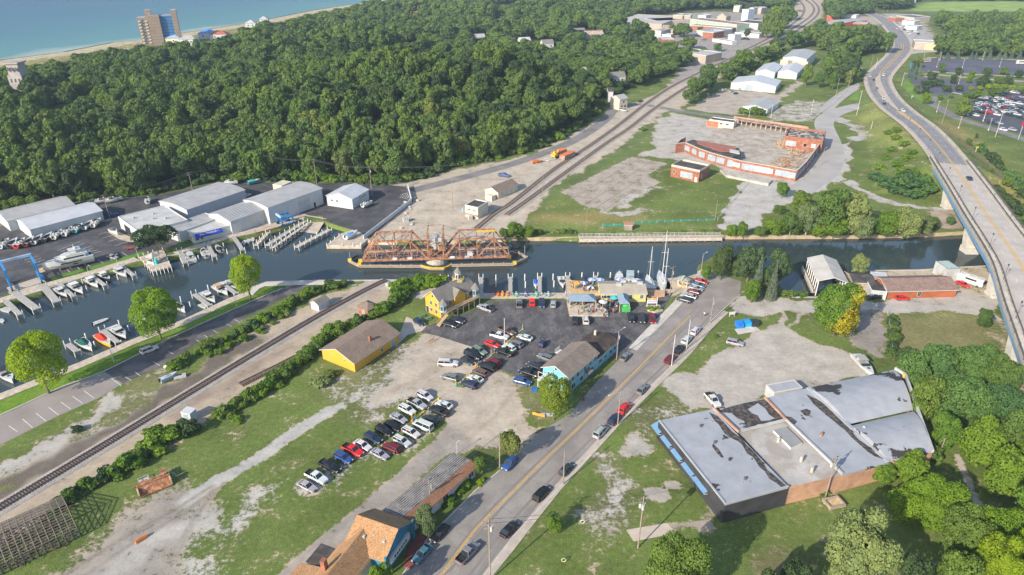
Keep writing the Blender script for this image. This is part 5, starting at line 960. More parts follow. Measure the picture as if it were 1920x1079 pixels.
far('works_office','long white fronted works office with a dark roof',(1378,61),(1424,65),4,14,M_WWALL,M_FLATG)
far('brick_hut','low red brick building with a white roof beside the wood',(1242,74),(1264,74),5,18,M_BRICK,M_FLATW)
far('works_shed','dark roofed works building left of the round tree',(1228,58),(1240,59),7,30,M_GREYW,M_FLATG)
far('works_shed','brown pitched roof works building behind the white huts',(1240,56),(1262,57),6,20,M_TANW,mat('tan_shingle',(.33,.25,.17),.9),'gable',rise=4)
far('works_hut','white hut row in front of the brown pitched roof building',(1228,64),(1258,66),3.5,10,M_WWALL,M_FLATW)
far('yard_warehouse','cream fronted warehouse with a grey roof at the end of the rail yard',(1256,96),(1324,105),7,(1343,97.5),M_TANW,mat('pale_grey_roof',(.38,.36,.34),.8,.1,.05),doors=[('F',.8,5,4,M_STONE)])
far('silo_block','white block beyond the pale green hall',(1309,29),(1324,30),8,18,M_WWALL,M_FLATW);far('works_roof','tan gabled building at the back of the distant works',(1345,31),(1362,32),9,20,M_TANW,M_TANW,'gable',rise=4,ax='y')
far('works_roof','long grey works building under the pipes at the far right',(1384,42),(1422,45),7,30,M_GREYW,M_BLK)
for i,(A,B,z,d)in enumerate([((1376,12),(1387,12.5),8,16),((1392,18),(1404,19),14,16),((1406,15),(1413,15.5),9,16),((1413,15),(1428,16),8,20)]):far('distant_block',['pale cream block in the row of distant buildings at the top edge','tall pale blue-grey block in the row of distant buildings','narrow grey block right of the tall pale blue-grey one','tan block at the right end of the row of distant buildings'][i],A,B,z,d,[M_CREAM,mat('pale_blue_wall',(.5,.55,.62),.6),M_GREYW,M_TANW][i],M_FLATW)
far('school','long tan roofed building with a raised middle, above the wood',(975,18),(1030,19),8,40,M_TANW,M_TANW);far('school_hall','tan block at the left end of the long tan roofed building',(955,20),(980,20),9,35,M_TANW,M_TANW)
far('workshop','red sided workshop with a grey roof, left of the red pair',(1538,44),(1568,47),6,(1581,34.5),M_REDW,M_GROOF,'gable',rise=1.5);far('workshop','low red workshop with two dark openings, right of the red pair',(1593,43),(1626,45),5.5,18,M_REDW,M_GROOF,'gable',rise=1.2,doors=[('F',.3,9,4,M_DARKIN),('F',.75,9,4,M_DARKIN)])
far('workshop','small red building behind the red workshops',(1551,30),(1571,31),6,14,M_REDW,M_REDW);far('white_depot','white roofed depot behind the red workshops',(1578,27),(1606,29),4,12,M_WWALL,M_FLATW)
far('orange_house','orange walled building between trees at the top edge',(1594,8),(1610,10),8,20,M_BRICKO,M_SHING)
far('store','dark blue-grey roofed store beside the distant road',(1680,30),(1715,34),6,30,M_TANW,mat('slate_blue_roof',(.12,.13,.17),.8,.1,.05));far('store','white walled store below the dark roofed store',(1692,39),(1715,41),5,16,M_WWALL,mat('pale_grey_roof'))
far('store','long white fronted store facing the distant road',(1697,49),(1720,51),4,16,M_WWALL,M_FLATW);far('brown_shop','brown roofed shop left of the dark roofed store',(1666,32),(1680,34),5,18,M_BRICK,M_SHING)
far('strip_mall','long tan building with a yellow panel beside the distant road',(1716,80),(1767,82.5),6.5,22,M_TANW,mat('tan_white_roof',(.46,.43,.40),.8,.1,.05),wins=[('F',.75,2.8,17,4.5,mat('pale_yellow_panel',(.62,.52,.22),.7))])
# houses in the wood
HS=[(775,36,14,'white house with a red roof, deep in the wood',M_WBOARD,mat('red_roof',(.36,.10,.06),.8)),(846,31,13,'white gabled house between dark trees',M_WBOARD,M_FLATW),(925,33,12,'white house above the valley in the wood',M_WBOARD,M_SHINGG),(935,52,14,'pale blue roofed house in the wood',M_WBOARD,M_BLUER),(985,89,11,'white narrow house on the slope in the wood',M_WBOARD,M_FLATW),(1028,94,11,'small white house half hidden by trees',M_WBOARD,M_SHINGG),(900,82,11,'grey and white house in the valley behind the hill',M_WBOARD,M_GROOF),(1115,76,20,'large house with a pale red roof beside the tall trees',M_WBOARD,mat('pale_red_roof',(.42,.3,.27),.8)),(1086,70,14,'tan gabled house left of the large pale red roof',M_TANW,M_SHINGG),(1160,160,11,'two storey white house with dark cars beside the crossing',M_WBOARD,M_SHINGG),(940,154,9,'white cottage roof showing through the wood',M_WBOARD,M_FLATW),(1100,150,9,'grey roofed cottage in the wood above the access road',M_WBOARD,M_GROOF),(1710,7,16,'white house at the edge of the green field',M_WBOARD,M_GROOF)]
for u,v,wd_,lb,wl,rf in HS:
    p=GT(u,v);s_=shed('house',lb,'house',(p.x-wd_/2,p.y),(p.x+wd_/2,p.y+wd_*.3),6,8,wl,rf,rise=3,world=True,wins=[('F',.25,3.5,1.4,1.6),('F',.75,3.5,1.4,1.6)]);s_.root.location.z=p.z
shed('house','pale two storey house with dark openings at the level crossing','house',(1162,187),(1177,184),7,8,M_CREAM,M_GROOF,rise=2,wins=[('F',.3,2,1.5,1.5,M_DARKIN),('F',.7,2,1.5,1.5,M_DARKIN),('F',.5,5,1.2,1.5)])
shed('house','narrow white house behind the pale house at the crossing','house',(1141,172),(1150,172),7,8,M_WBOARD,M_BLK,rise=2)
# ---------------- apartment tower by the lake, villas, hill tower
k=Bld('apartment_tower','brown brick high-rise with a blue glass wing on the lake shore','building',G(268,86,0),G(317,83.5,0),0,15,world=True)
M_BRK2=rib('tan_brick_tower',(.27,.205,.155),3.0,'V',.85,.1,.8);M_BGL=rib('blue_curtain_glass',(.06,.17,.36),3.0,'V',.2,.1,.55)
for nm,x0,x1,y0,y1,z,m in[('tower_wing',0,10,0,15,27,M_BRK2),('core',10,21,-1,15,29,M_BRK2),('glass_wing',21,33,2,14,28,M_BGL),('end_tower',33,38,0,16,33,M_BRK2),('roof_house',8,14,4,11,34,M_BRK2)]:
    b=MB();b.prism([(x0,y0),(x1,y0),(x1,y1),(x0,y1)],-1,z,0,1);k.part(nm,b,[m,M_FLATG])
for i in range(8):
    for u in(1.8,5,8.2):k.box('balcony',u,-.5,2+3*i,2.2,1,1,M_TRIM)if u!=5 else k.panel('F',u,3.5+3*i,2,1.6)
for u,v,w_,lb,wl,rf in[(318,84,22,'large white villa with a grey-blue hipped roof below the high-rise',M_CREAM,M_BLUER),(352,86,18,'white villa with a low grey roof beside the trees on the shore',M_WBOARD,M_GROOF),(388,74,18,'villa with a bright blue roof near the beach',M_WBOARD,mat('bright_blue_roof',(.08,.22,.55),.5)),(410,76,18,'white villa with a red roof near the beach',M_WBOARD,MATS['red_roof']),(470,54,12,'white beach house at the edge of the dunes',M_WBOARD,M_FLATW),(495,46,10,'small white beach house above the shore',M_WBOARD,M_FLATW)]:
    p=G(u,v,0);kk=Bld('villa',lb,'house',(p.x-w_/2,p.y),(p.x+w_/2,p.y+2),6,12,world=True);kk.walls(wl);kk.roof_hip(rf,3.5);kk.panel('F',w_*.3,3.5,1.5,1.6);kk.panel('F',w_*.7,3.5,1.5,1.6)
p=GT(44,193);k=Bld('hill_tower','pale stepped tower house rising out of the wood at the left edge','tower',(p.x-5,p.y),(p.x+5,p.y),0,9,world=True);k.root.location.z=p.z
M_PTW=mat('pale_grey_stucco',(.31,.28,.265),.8,.15,.3)
for nm,x0,x1,z,i in[('shaft',0,9,17,0),('upper_shaft',.8,8.2,24,.8),('cap',-.1,9.1,25,-.1)]:
    b=MB();b.prism([(x0,i),(x1,i),(x1,9-i),(x0,9-i)],-1 if nm=='shaft' else 17 if nm=='upper_shaft' else 24,z);k.part(nm,b,M_PTW)
for u in(2,4.5,7):
    for z in(14,21):k.panel('F',u,z,1.1,2.4,'window',M_DARKIN)
# ================================================================== BRIDGES, TRACKS, DOCKS
# ---------------- viaduct
dk=empty('viaduct',(0,0,0),0,'long concrete road viaduct with pale blue girders crossing the river at the right edge','bridge')
P=[p for p in HWP if p.y<=ABUT_Y+1];P.append(HWP[len(P)])
def rail_part(name,off,h,m,t=.35,dz=0,step=None):
    b=MB();ribbon(b,offs(P,off),t/2,None,dz+h,thick=h);return b.build(name,m,dk)
b=MB();strip(b,offs(P,-6.4,.0),offs(P,6.4,.0));ribbon(b,P,8.7,None,-.25,thick=.7);b.build('deck',M_DECK,dk)
for o_ in(-7.55,7.55):b=MB();ribbon(b,offs(P,o_),1.15,None,.2,thick=.2);b.build('footway',M_CONCL,dk)
M_RAIL=mat('dark_railing',(.09,.085,.085),.7,.2,1)
def baluster(off,h,name,base=True):
    b=MB();Q=offs(P,off,.2)
    if base:ribbon(b,Q,.16,None,.35,mi=1,thick=.35)
    ribbon(b,Q,.07,None,h,thick=.12)
    ribbon(b,Q,.05,None,h*.62,thick=.06)
    acc=0
    for a,c in zip(Q,Q[1:]):
        n=max(1,int((c-a).length/.8))
        for i in range(n):p=a.lerp(c,i/n);b.box(p+Vector((0,0,h/2)),(.14 if i else .3,.14 if i else .3,h),0)
    return b.build(name,[M_RAIL,M_CONC],dk)
baluster(-6.5,.95,'railing');baluster(6.5,.95,'railing');baluster(-8.6,1.3,'outer_railing');baluster(8.6,1.3,'outer_railing')
M_GIRD=mat('pale_blue_girder',(.17,.33,.50),.5,.1,.5)
for o_ in(-8.1,-4,0,4,8.1):b=MB();ribbon(b,offs(P,o_,-.9),.25,None,0,thick=1.9);b.build('girder',M_GIRD,dk)
def at_y(y):
    for a,c in zip(P[::-1],P[::-1][1:]):
        pass
    for i in range(len(P)-1):
        a,c=P[i],P[i+1]
        if(a.y-y)*(c.y-y)<=0 and a.y!=c.y:return a.lerp(c,(y-a.y)/(c.y-a.y)),(c-a).normalized()
for y in(276,233,196,158,120):
    r_=at_y(y)
    if not r_:continue
    c,t=r_;b=MB();ang=math.atan2(t.y,t.x)+math.pi/2;zt=c.z-2.8
    q=Matrix.Rotation(0.0,3,'Z')
    for s_,hw in((0,1),):
        n=Vector((1,0,0));w0,w1=6.8,8.8
        A=[Vector((c.x-w0,c.y-1.6,-3)),Vector((c.x+w0,c.y-1.6,-3)),Vector((c.x+w1,c.y-1.0,zt)),Vector((c.x-w1,c.y-1.0,zt))];B_=[Vector((p.x,2*c.y-p.y,p.z))for p in A]
        for k in range(4):b.poly([A[k],A[(k+1)%4],B_[(k+1)%4],B_[k]][::-1])
        b.poly(A);b.poly(B_[::-1])
    b.box((c.x,c.y,-.4),(14.8,4.4,2.6));b.build('pier',M_CONCL,dk)
c,t=at_y(ABUT_Y);b=MB();b.box((c.x,c.y+.6,c.z-2.6),(23,1.4,3.6),rz=math.atan2(t.y,t.x)+math.pi/2);b.build('abutment',M_CONC,dk)
b=MB();z0=7.4;L0,R0=Vector((c.x-11,c.y,z0)),Vector((c.x+12,c.y,z0));b.poly([Vector((c.x-11,c.y-14.5,.12)),Vector((c.x+12,c.y-14.5,.12)),R0,L0]);b.poly([Vector((c.x-11,c.y-14.5,-.5)),Vector((c.x-11,c.y-14.5,.12)),L0,Vector((c.x-11,c.y,-.5))])
b.build('slope_paving',mat('stained_paving',(.46,.36,.26),.85,.25,.25,col2=(.52,.48,.43)),dk)
# viaduct lamps
def lamp_proto():
    r=empty('street_lamp');b=MB();b.tube((0,0,0),(0,0,.5),.14,.1);b.tube((0,0,.5),(0,0,4.6),.07,.05);b.build('post',M_RAIL,r);b=MB();b.tube((0,0,4.6),(0,0,5.15),.16,.26,8);b.tube((0,0,5.15),(0,0,5.35),.28,.05,8);b.build('lantern',mat('dark_lantern',(.05,.05,.05),.4),r);return r
LP_=lamp_proto();register(LP_);i=0
acc=0;lastL=-99
for(a,c)in zip(P,P[1:]):
    acc+=(c-a).length
for side,start in((-6.8,4),(6.8,12)):
    s_=start;Q=voffs([p for p in HWP if p.y<560],side,.25);run=0
    for a,c in zip(Q,Q[1:]):
        l=(c-a).length
        while s_<run+l:p=a.lerp(c,(s_-run)/l);place(LP_,USED,p,0,'black post lamp on the viaduct and highway footways','street lamp','black lamps along the highway');s_+=26
        run+=l
# ---------------- swing bridge
zb=1.1;a0=G(680,491,zb);b0=G(955,483,zb);d=(b0-a0);LB=d.length;ang=math.atan2(d.y,d.x)
sb=empty('swing_bridge',a0,ang,'rusty steel railway swing bridge standing open in the middle of the river','bridge')
WB=8.4;HT=7.6
NX=[0,.085,.19,.295,.40,.44,.54,.60,.69,.79,.90,1.0];x=lambda t:t*LB
def truss(y,name):
    b=MB();bc=lambda t:(x(t),y,.35);tc=lambda t:(x(t),y,HT)
    b.bar(bc(0),bc(1),.5,.7)
    b.bar(tc(.09),tc(.33),.65,.6);b.bar(tc(.66),tc(.90),.5,.5)
    b.bar(bc(0),tc(.09),.65,.6);b.bar(tc(.33),bc(.445),.65,.6);b.bar(tc(.66),bc(.55),.65,.6);b.bar(tc(.90),bc(1),.5,.5)
    for t in(.09,.21,.33,.66,.78,.90):b.bar(bc(t),tc(t),.38,.34)
    b.bar(tc(.09),bc(.21),.36,.3);b.bar(bc(.21),tc(.33),.2,.2);b.bar(tc(.66),bc(.78),.2,.2);b.bar(bc(.78),tc(.90),.36,.3)
    b.bar(bc(.33),tc(.27),.12,.12);b.bar(bc(.03),(x(.09),y,HT*.5),.18,.18);b.bar((x(.90),y,HT*.5),bc(.96),.18,.18)
    b.bar(tc(.33),(x(.445),y,HT+2.2),.12,.12);b.bar(tc(.66),(x(.55),y,HT+2.2),.12,.12);b.bar(bc(.445),(x(.55),y,HT*.55),.2,.2);b.bar(bc(.55),(x(.445),y,HT*.55),.2,.2)
    for t in(.445,.55):b.bar(bc(t),(x(t),y,HT+2.2),.55,.5)
    return b.build(name,M_RUST,sb)
truss(0,'truss');truss(WB,'truss')
b=MB()
for t in(.09,.15,.21,.27,.33,.66,.72,.78,.84,.90):b.bar((x(t),0,HT),(x(t),WB,HT),.25,.25)
for t in(.09,.21,.66,.78):b.bar((x(t),0,HT),(x(t+.12),WB,HT),.12,.12);b.bar((x(t),WB,HT),(x(t+.12),0,HT),.12,.12)
for t in(.445,.55):b.bar((x(t),0,HT+2.2),(x(t),WB,HT+2.2),.4,.4);b.bar((x(t),0,HT-1),(x(t),WB,HT-1),.3,.3);b.bar((x(t),0,HT-1),(x(t),WB,HT+2.2),.14,.14)
for y in(0,WB):b.bar((x(.445),y,HT+2.2),(x(.55),y,HT+2.2),.3,.3)
b.bar((x(0),0,.3),(x(0),WB,.3),.4,.5);b.bar((x(1),0,.3),(x(1),WB,.3),.4,.5)
b.bar((x(.09),0,HT),(x(.0),WB,.4),.14,.14)
b.build('cross_bracing',M_STEELP,sb)
b=MB()
for i in range(34):b.bar((LB*i/33,.3,.1),(LB*i/33,WB-.3,.1),.22,.3)
for y in(2.2,3.2,5.2,6.2):b.bar((0,y,.42),(LB,y,.42),.12,.14,1)
for y in(.9,WB-.9):b.bar((0,y,.3),(LB,y,.3),.6,.12,2)
b.build('track_deck',[M_WOOD,M_RUST,M_CONC],sb)
b=MB()
for i,t in enumerate((.46,.50,.54,.48)):b.box((x(t),[2.5,5,3.4,6.6][i],2+i*.4),(2.2,1.4,1.6),i%2)
b.box((x(.5),WB/2,HT-1.3),(4,2.5,1.6),1);b.tube((x(.5),WB/2,.5),(x(.5),WB/2,HT-2),.25,.25,8,0)
for i in range(24):rr2=random.Random(i);p=Vector((x(.45+.1*rr2.random()),WB*rr2.random(),HT-1.5+rr2.uniform(-1.4,1.2)));b.bar(p,p+Vector((rr2.uniform(-1.5,1.5),rr2.uniform(-1.5,1.5),rr2.uniform(-1,1))),.14,.14,rr2.randint(0,1))
b.build('turning_machinery',[M_RUST,M_GREYW],sb)
k_=MB();k_.box((x(.73),1.2,1.3),(2,1.5,1.8));k_.build('control_cabinet',M_GREYW,sb)
for t in(.22,.32,.61,.71):b=MB();b.box((x(t),-.35,.9),(1.7,.3,.8));b.build('sign_box',mat('grey_white_box',(.5,.49,.46),.7),sb)
b=MB();b.box((x(.845),WB*.75,HT+.3),(7,1.2,.12));b.build('yellow_walkway',M_YELP,sb)
# timber fender around the bridge
fe=empty('bridge_fender',a0,ang,'low timber fender ring with yellow ends around the swing bridge','fender')
inv=Matrix.Rotation(-ang,3,'Z')
def bl(u,v,z):return inv@(G(u,v,z)-a0)
ring=[(655,489),(674,498),(790,498.5),(808,503),(832,503),(846,497),(964,494.5),(989,483),(972,472),(958,468)]
b=MB();R_=[bl(u,v,-.4)for u,v in ring]
for i,(p,q)in enumerate(zip(R_,R_[1:])):
    for z in(0,-.55):b.bar(p+Vector((0,0,z)),q+Vector((0,0,z)),.5,.4,1 if i in(2,3,4)and z==0 else 0)
    n=max(1,int((q-p).length/3.5))
    for k in range(n+1):e=p.lerp(q,k/n);b.tube(e+Vector((0,.3,-2)),e+Vector((0,.3,.45)),.18,n=6)
for i in(0,1):pass
b.build('timber',[M_WOOD,M_YELP],fe)
b=MB();Q=[bl(u,v,-.4)for u,v in[(655,489),(668,480),(690,476)]]
for p,q in zip(Q,Q[1:]):b.bar(p,q,.5,.9)
Q=[bl(u,v,-.4)for u,v in[(958,468),(975,473)]];b.bar(Q[0],Q[1],.5,.8);b.build('back_timber',M_BLK,fe)
for u,v in((656,489),(674,497),(676,490),(965,494),(955,484)):b=MB();p=bl(u,v,-.4);b.box(p+Vector((0,0,.2)),(1.3,.8,1.1));b.build('end_cap',M_YELP,fe)
b=MB()
for p in[bl(u,v,-.4)for u,v in[(657,489),(984,476)]]:b.tube(p,p+Vector((0,0,3.2)),.07,n=6)
b.build('marker_post',M_GREYW,fe)
b=MB();c=Vector((LB/2,WB/2,0));b.tube(c+Vector((0,0,-4)),c+Vector((0,0,-.1)),4.2,4.2,20);b.build('pivot_pier',M_CONC,sb)
# ---------------- railways
def railway(name,px,label,z=.35,ballast=True,sleepers=True,w=2.1):
    P=catmull(line3(px),3);r=empty(name,P[0],0,label,'railway');o_=P[0];Q=[p-o_ for p in P]
    if ballast:
        b=MB();L1,L2=offs(Q,-w-.3,.05),offs(Q,-w+.5,z-.08);R2,R1=offs(Q,w-.5,z-.08),offs(Q,w+.3,.05);strip(b,L1,L2);strip(b,L2,R2);strip(b,R2,R1);b.build('ballast',mat('grey_ballast',(.34,.31,.28),.95,.15,.4,fine=.35,fscale=5,bump=.4),r)
    if sleepers:
        b=MB();acc=0;nxt=0
        for a,c in zip(Q,Q[1:]):
            l=(c-a).length;t=(c-a).normalized()
            while nxt<acc+l:e=a.lerp(c,(nxt-acc)/l);b.box(e+Vector((0,0,z-.03)),(.28,2.5,.18),rz=math.atan2(t.y,t.x));nxt+=.62
            acc+=l
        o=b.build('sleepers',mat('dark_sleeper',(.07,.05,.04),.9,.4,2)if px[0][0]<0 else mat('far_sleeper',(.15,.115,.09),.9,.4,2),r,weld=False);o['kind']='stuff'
    for s_ in(-.78,.78):b=MB();ribbon(b,offs(Q,s_),.08,None,z+.2,thick=.14);b.build('rail',mat('rust_rail',(.12,.065,.045),.6,.2,1),r)
    return r
railway('railway_track',[(-140,1040),(0,954),(120,882),(241,809),(360,736),(480,663),(600,592),(690,543),(724,527)],'single railway track on grey ballast running from the lower left to the open swing bridge')
b0_=((540,697),(440,770))
railway('siding',[(452,722),(490,703),(525,686),(556,670)],'short rusty siding stub against the long hedge',z=.2,ballast=False)
RA=[(893,430),(930,400),(960,381),(1040,318),(1115,268),(1162,234),(1208,198),(1258,164),(1320,133),(1385,104),(1440,80),(1490,52),(1522,28),(1524,12),(1505,-4)]
railway('railway_track',RA,'left railway track curving from the swing bridge to the far yard',z=.3)
railway('railway_track',[(950,404),(990,376),(1060,325),(1135,271),(1180,241),(1225,206),(1275,172),(1332,139),(1400,107),(1450,84),(1500,54),(1531,30),(1533,12),(1514,-6)],'right railway track curving from the swing bridge to the far yard',z=.3)
railway('railway_track',[(1385,100),(1440,73),(1482,48),(1505,28),(1506,10),(1488,-6)],'innermost curved track of the far rail yard',z=.25)
b=MB()
for u,v in[(1440,78),(1452,70),(1462,62),(1474,54),(1484,44),(1478,38),(1468,46)]:
    pass
# ---------------- docks: seawall fingers, boardwalk, gazebo pier
M_DOCKW=mat('white_dock_boards',(.36,.34,.31),.8,.15,1.5);M_POSTW=mat('white_post',(.68,.66,.62),.6,.1,1)
def dock(px,w,label,posts=2,m=None,z=.25,group=None,name='dock',ph=1.3,rail=False,x_posts=1):
    a,c=G(*px[0],z),G(*px[1],z);d=c-a;L_=math.hypot(d.x,d.y);r=empty(name,(a.x,a.y,0),math.atan2(d.y,d.x),label,'dock',group)
    b=MB();b.box((L_/2,0,z-.12),(L_,w,.24));b.build('deck',m or M_DOCKW,r)
    n=max(2,int(L_/3)+1)
    for i in range(n):
        for s_ in(-1,1):
            if i in(0,n-1)or posts>2:b=MB();b.tube((L_*i/(n-1)*.98+.1,s_*(w/2+.08),-3),(L_*i/(n-1)*.98+.1,s_*(w/2+.08),z+ph*(1 if i==n-1 or posts>2 else .3)),.13,n=6);b.build('post',M_POSTW,r)
    if rail:
        b=MB()
        for s_ in(-1,1):b.bar((0,s_*w/2,z+1),(L_,s_*w/2,z+1),.1,.1)
        b.build('railing',M_POSTW,r)
    return r
def mooring(u,v,label,group,h=2.6):
    p=G(u,v,WATER_Z);b=MB();b.tube((0,0,-2),(0,0,h),.17,n=8);b.tube((0,0,h),(0,0,h+.12),.2,.05,8);o=b.build('mooring_post',M_POSTW,None,loc=(p.x,p.y,WATER_Z));tag(o,label,'post',group)
T4=lambda x,y:(x/6,480+y/6)          # zoom of the lower left marina
for a,c,w,lb in[((60,500),(225,665),1.6,'narrow white finger dock left of the travel lift piers'),((150,400),(415,600),2.2,'left one of the two long travel lift piers'),((470,320),(640,520),2.2,'right one of the two long travel lift piers'),((660,300),(830,460),1.3,'white finger dock beside the travel lift pier'),((1020,210),(1185,335),1.3,'white finger dock between two moored boats near the middle of the row'),((1350,95),(1510,225),1.3,'white finger dock nearest the gazebo pier')]:dock((T4(*a),T4(*c)),w,lb)
for a,c,lb in[((760,985),(870,1075),'white finger dock behind the yellow-green tree'),((1150,830),(1330,975),'white finger dock between the red boat and the white cabin cruiser')]:dock((T4(*c),T4(*a)),1.5,lb)
T5b=lambda x,y:(300+x/6,400+y/6)
for a,c,w,lb in[((215,410),(285,560),1.5,'white finger dock right of the gazebo pier'),((520,320),(610,490),1.4,'white finger dock beside the boat with a dark canvas'),((825,260),(930,415),1.5,'white finger dock below the blue awning'),((1215,215),(1075,360),1.6,'short timber pier left in the boat lift basin'),((1640,80),(1200,360),2.0,'long white railed pier along the boat ramp'),((1680,100),(1270,385),1.2,'tan timber edge of the ramp pier'),((1910,180),(1530,380),2.0,'tan timber pier right of the boat ramp')]:dock((T5b(*a),T5b(*c)),w,lb,m=M_DOCKW if 'white' in lb else M_WALK,posts=3 if 'pier' in lb else 2,ph=.9)
for a,c,lb in[((560,1040),(380,905),'white finger dock left of the cruiser with a windscreen'),((860,905),(720,800),'white finger dock behind the boat with the tan canvas')]:dock((T5b(*a),T5b(*c)),1.4,lb)
b=MB();pp=GW([(612,461),(640,439),(661,432),(678,438),(690,450),(677,461)]);b.prism(pp,-2,.22);
for u,v in[(613,461),(620,456),(628,449),(636,443),(642,461),(662,461),(677,460)]:p=G(u,v,.2);b.tube((p.x,p.y,0),(p.x,p.y,1.3),.14,n=6,mi=1)
tag(b.build('corner_dock',[M_WALK,M_POSTW]),'tan timber dock with white posts at the corner of the dark lot','dock')
T7=lambda x,y:(880+x/8,490+y/8)
for i,(x_,y0,y1)in enumerate([(175,495,240),(615,490,235),(1055,490,225),(1475,470,215),(1895,320,215)]):dock((T7(x_,y0),T7(x_,y1)),1.3,['leftmost white finger dock of the restaurant row, in front of the yellow house','second white finger dock of the restaurant row','third white finger dock with the small blue covered boat','fourth white finger dock with the blue and white motorboat','fifth white finger dock beside the crowded patio'][i])
for u,v in[T7(400,300),T7(400,390),T7(832,290),T7(840,400),T7(1255,285),T7(1268,390),T7(1685,275)]:mooring(u,v,'white mooring post standing in the water off the restaurant walkway','mooring posts off the restaurant',2.4)
for u,v in[(1091,523),(1144,523),(1196,520)]:mooring(u,v,'white mooring post beyond the crowded patio','mooring posts beyond the patio',2.4)
for u,v in[T4(935,320),T4(985,400),T4(1330,270),T4(1350,790),T4(1455,850),T4(975,940),T4(1075,1030)]:mooring(u,v,'white mooring post among the boats at the lower left','mooring posts in the left marina',2)
for u,v in[T5b(440,530),T5b(720,390),T5b(760,460),T5b(548,870),T5b(660,930),T5b(240,1000),T5b(345,1060)]:mooring(u,v,'white mooring post among the boats near the marina office','mooring posts near the office',2)
for u,v in[T1(75,600),T1(135,650)]:mooring(u,v,'white mooring post beside the teal striped boat','mooring posts at the left edge',2)
for u,v in[(811,523),(826,523),(841,524)]:mooring(u,v,'white post on the quay behind the yellow house','posts behind the yellow house',1.6)
# boardwalk
bw=empty('boardwalk',G(1086,449,.2),0,'long pale timber boardwalk with white railings on the far bank','boardwalk');o_=G(1086,449,.2);e_=G(1354,446,.2);dd=e_-o_;L_=dd.length;bw.rotation_euler.z=math.atan2(dd.y,dd.x);bw.location.z=0
b=MB();b.box((L_/2,1.3,.1),(L_,3,.3));b.box((L_/2,-.15,-.5),(L_,.2,.9));b.build('deck',mat('pale_timber',(.47,.40,.33),.85,.2,1),bw)
b=MB();n=34
for yy in(0,2.7):
    for i in range(n+1):b.box((L_*i/n,yy,.8),(.12,.12,1.2))
    for z in(.75,1.35):b.bar((0,yy,z),(L_,yy,z),.1,.14)
b.build('railing',mat('dull_rail',(.44,.40,.35),.8),bw)
b=MB()
for i in range(18):b.tube((L_*i/17,-.2,-3),(L_*i/17,-.2,-.1),.16,n=6)
b.build('piles',M_WOOD,bw)
# green windscreen fence behind the boardwalk
M_GFEN=mat('green_fence_cloth',(.05,.19,.14),.8,.25,.6)
def fence(px,label,m,h=1.6,name='fence',t=.06,posts=True,cat='fence',post_m=None,step=3.2,z=0):
    Q=[G(u,v,z)for u,v in px];r=empty(name,Q[0],0,label,cat);o_=Q[0].copy();Q=[q-o_ for q in Q];b=MB()
    for p,q in zip(Q,Q[1:]):d=(q-p).normalized();c=(p+q)/2;b.box((c.x,c.y,h/2),((q-p).length,t,h-.15),rz=math.atan2(d.y,d.x))
    b.build('panel',m,r)
    if posts:
        b=MB()
        for p,q in zip(Q,Q[1:]):
            n=max(1,int((q-p).length/step))
            for i in range(n+1):e=p.lerp(q,i/n);b.box((e.x,e.y,h/2),(.12,.12,h+.1))
        b.build('posts',post_m or M_GREYW,r)
    return r
def mesh_fence(px,label,h=1.7,step=3,z=0):
    Q=[G(u,v,z)for u,v in px];r=empty('wire_fence',Q[0],0,label,'fence');o_=Q[0].copy();Q=[q-o_ for q in Q];b=MB();c_=MB()
    for p,q in zip(Q,Q[1:]):
        n=max(1,int((q-p).length/step))
        for i in range(n):e=p.lerp(q,i/n);b.tube(e,e+Vector((0,0,h)),.05,n=5)
        for zz in[h*k/5 for k in range(1,6)]:c_.bar(p+Vector((0,0,zz)),q+Vector((0,0,zz)),.025,.025)
    b.build('posts',M_GREYW,r);c_.build('wires',M_GREYW,r)
fence([(1130,425),(1170,425)],'green cloth screened fence left of the small hut on the far bank',M_GFEN,1.3);fence([(1188,420),(1260,417),(1340,414)],'long green cloth screened fence right of the small hut on the far bank',M_GFEN,1.0)
fence([(765,352),(772,380),(740,405),(682,450)],'white block wall between the dark lot and the rail yard',mat('white_block',(.55,.55,.57),.8,.1,.5),1.9,'lot_wall',.25,False,'wall')
mesh_fence([(1345,414),(1375,375),(1405,340)],'wire fence between the grass field and the gravel drive');mesh_fence([(700,342),(760,350)],'wire fence at the back of the dark lot');mesh_fence([(190,360),(250,352),(350,346)],'wire fence between the marina and the wood')
mesh_fence([(1663,590),(1674,680)],'wire fence at the left side of the dry field');mesh_fence([(1700,228),(1520,228),(1560,205),(1588,170)],'wire fence round the sheds lawn')if False else mesh_fence([(1522,226),(1560,196),(1588,170)],'wire fence beside the road to the highway')
k=Bld('bank_hut','small grey-brown hut on the far bank behind the boardwalk','hut',(1172,422),(1186,422),2.4,2.5);k.walls(mat('grey_brown_wood',(.30,.23,.2),.9));k.roof_gable(mat('red_brown_roof',(.24,.12,.09),.9),'x',.7,.3)
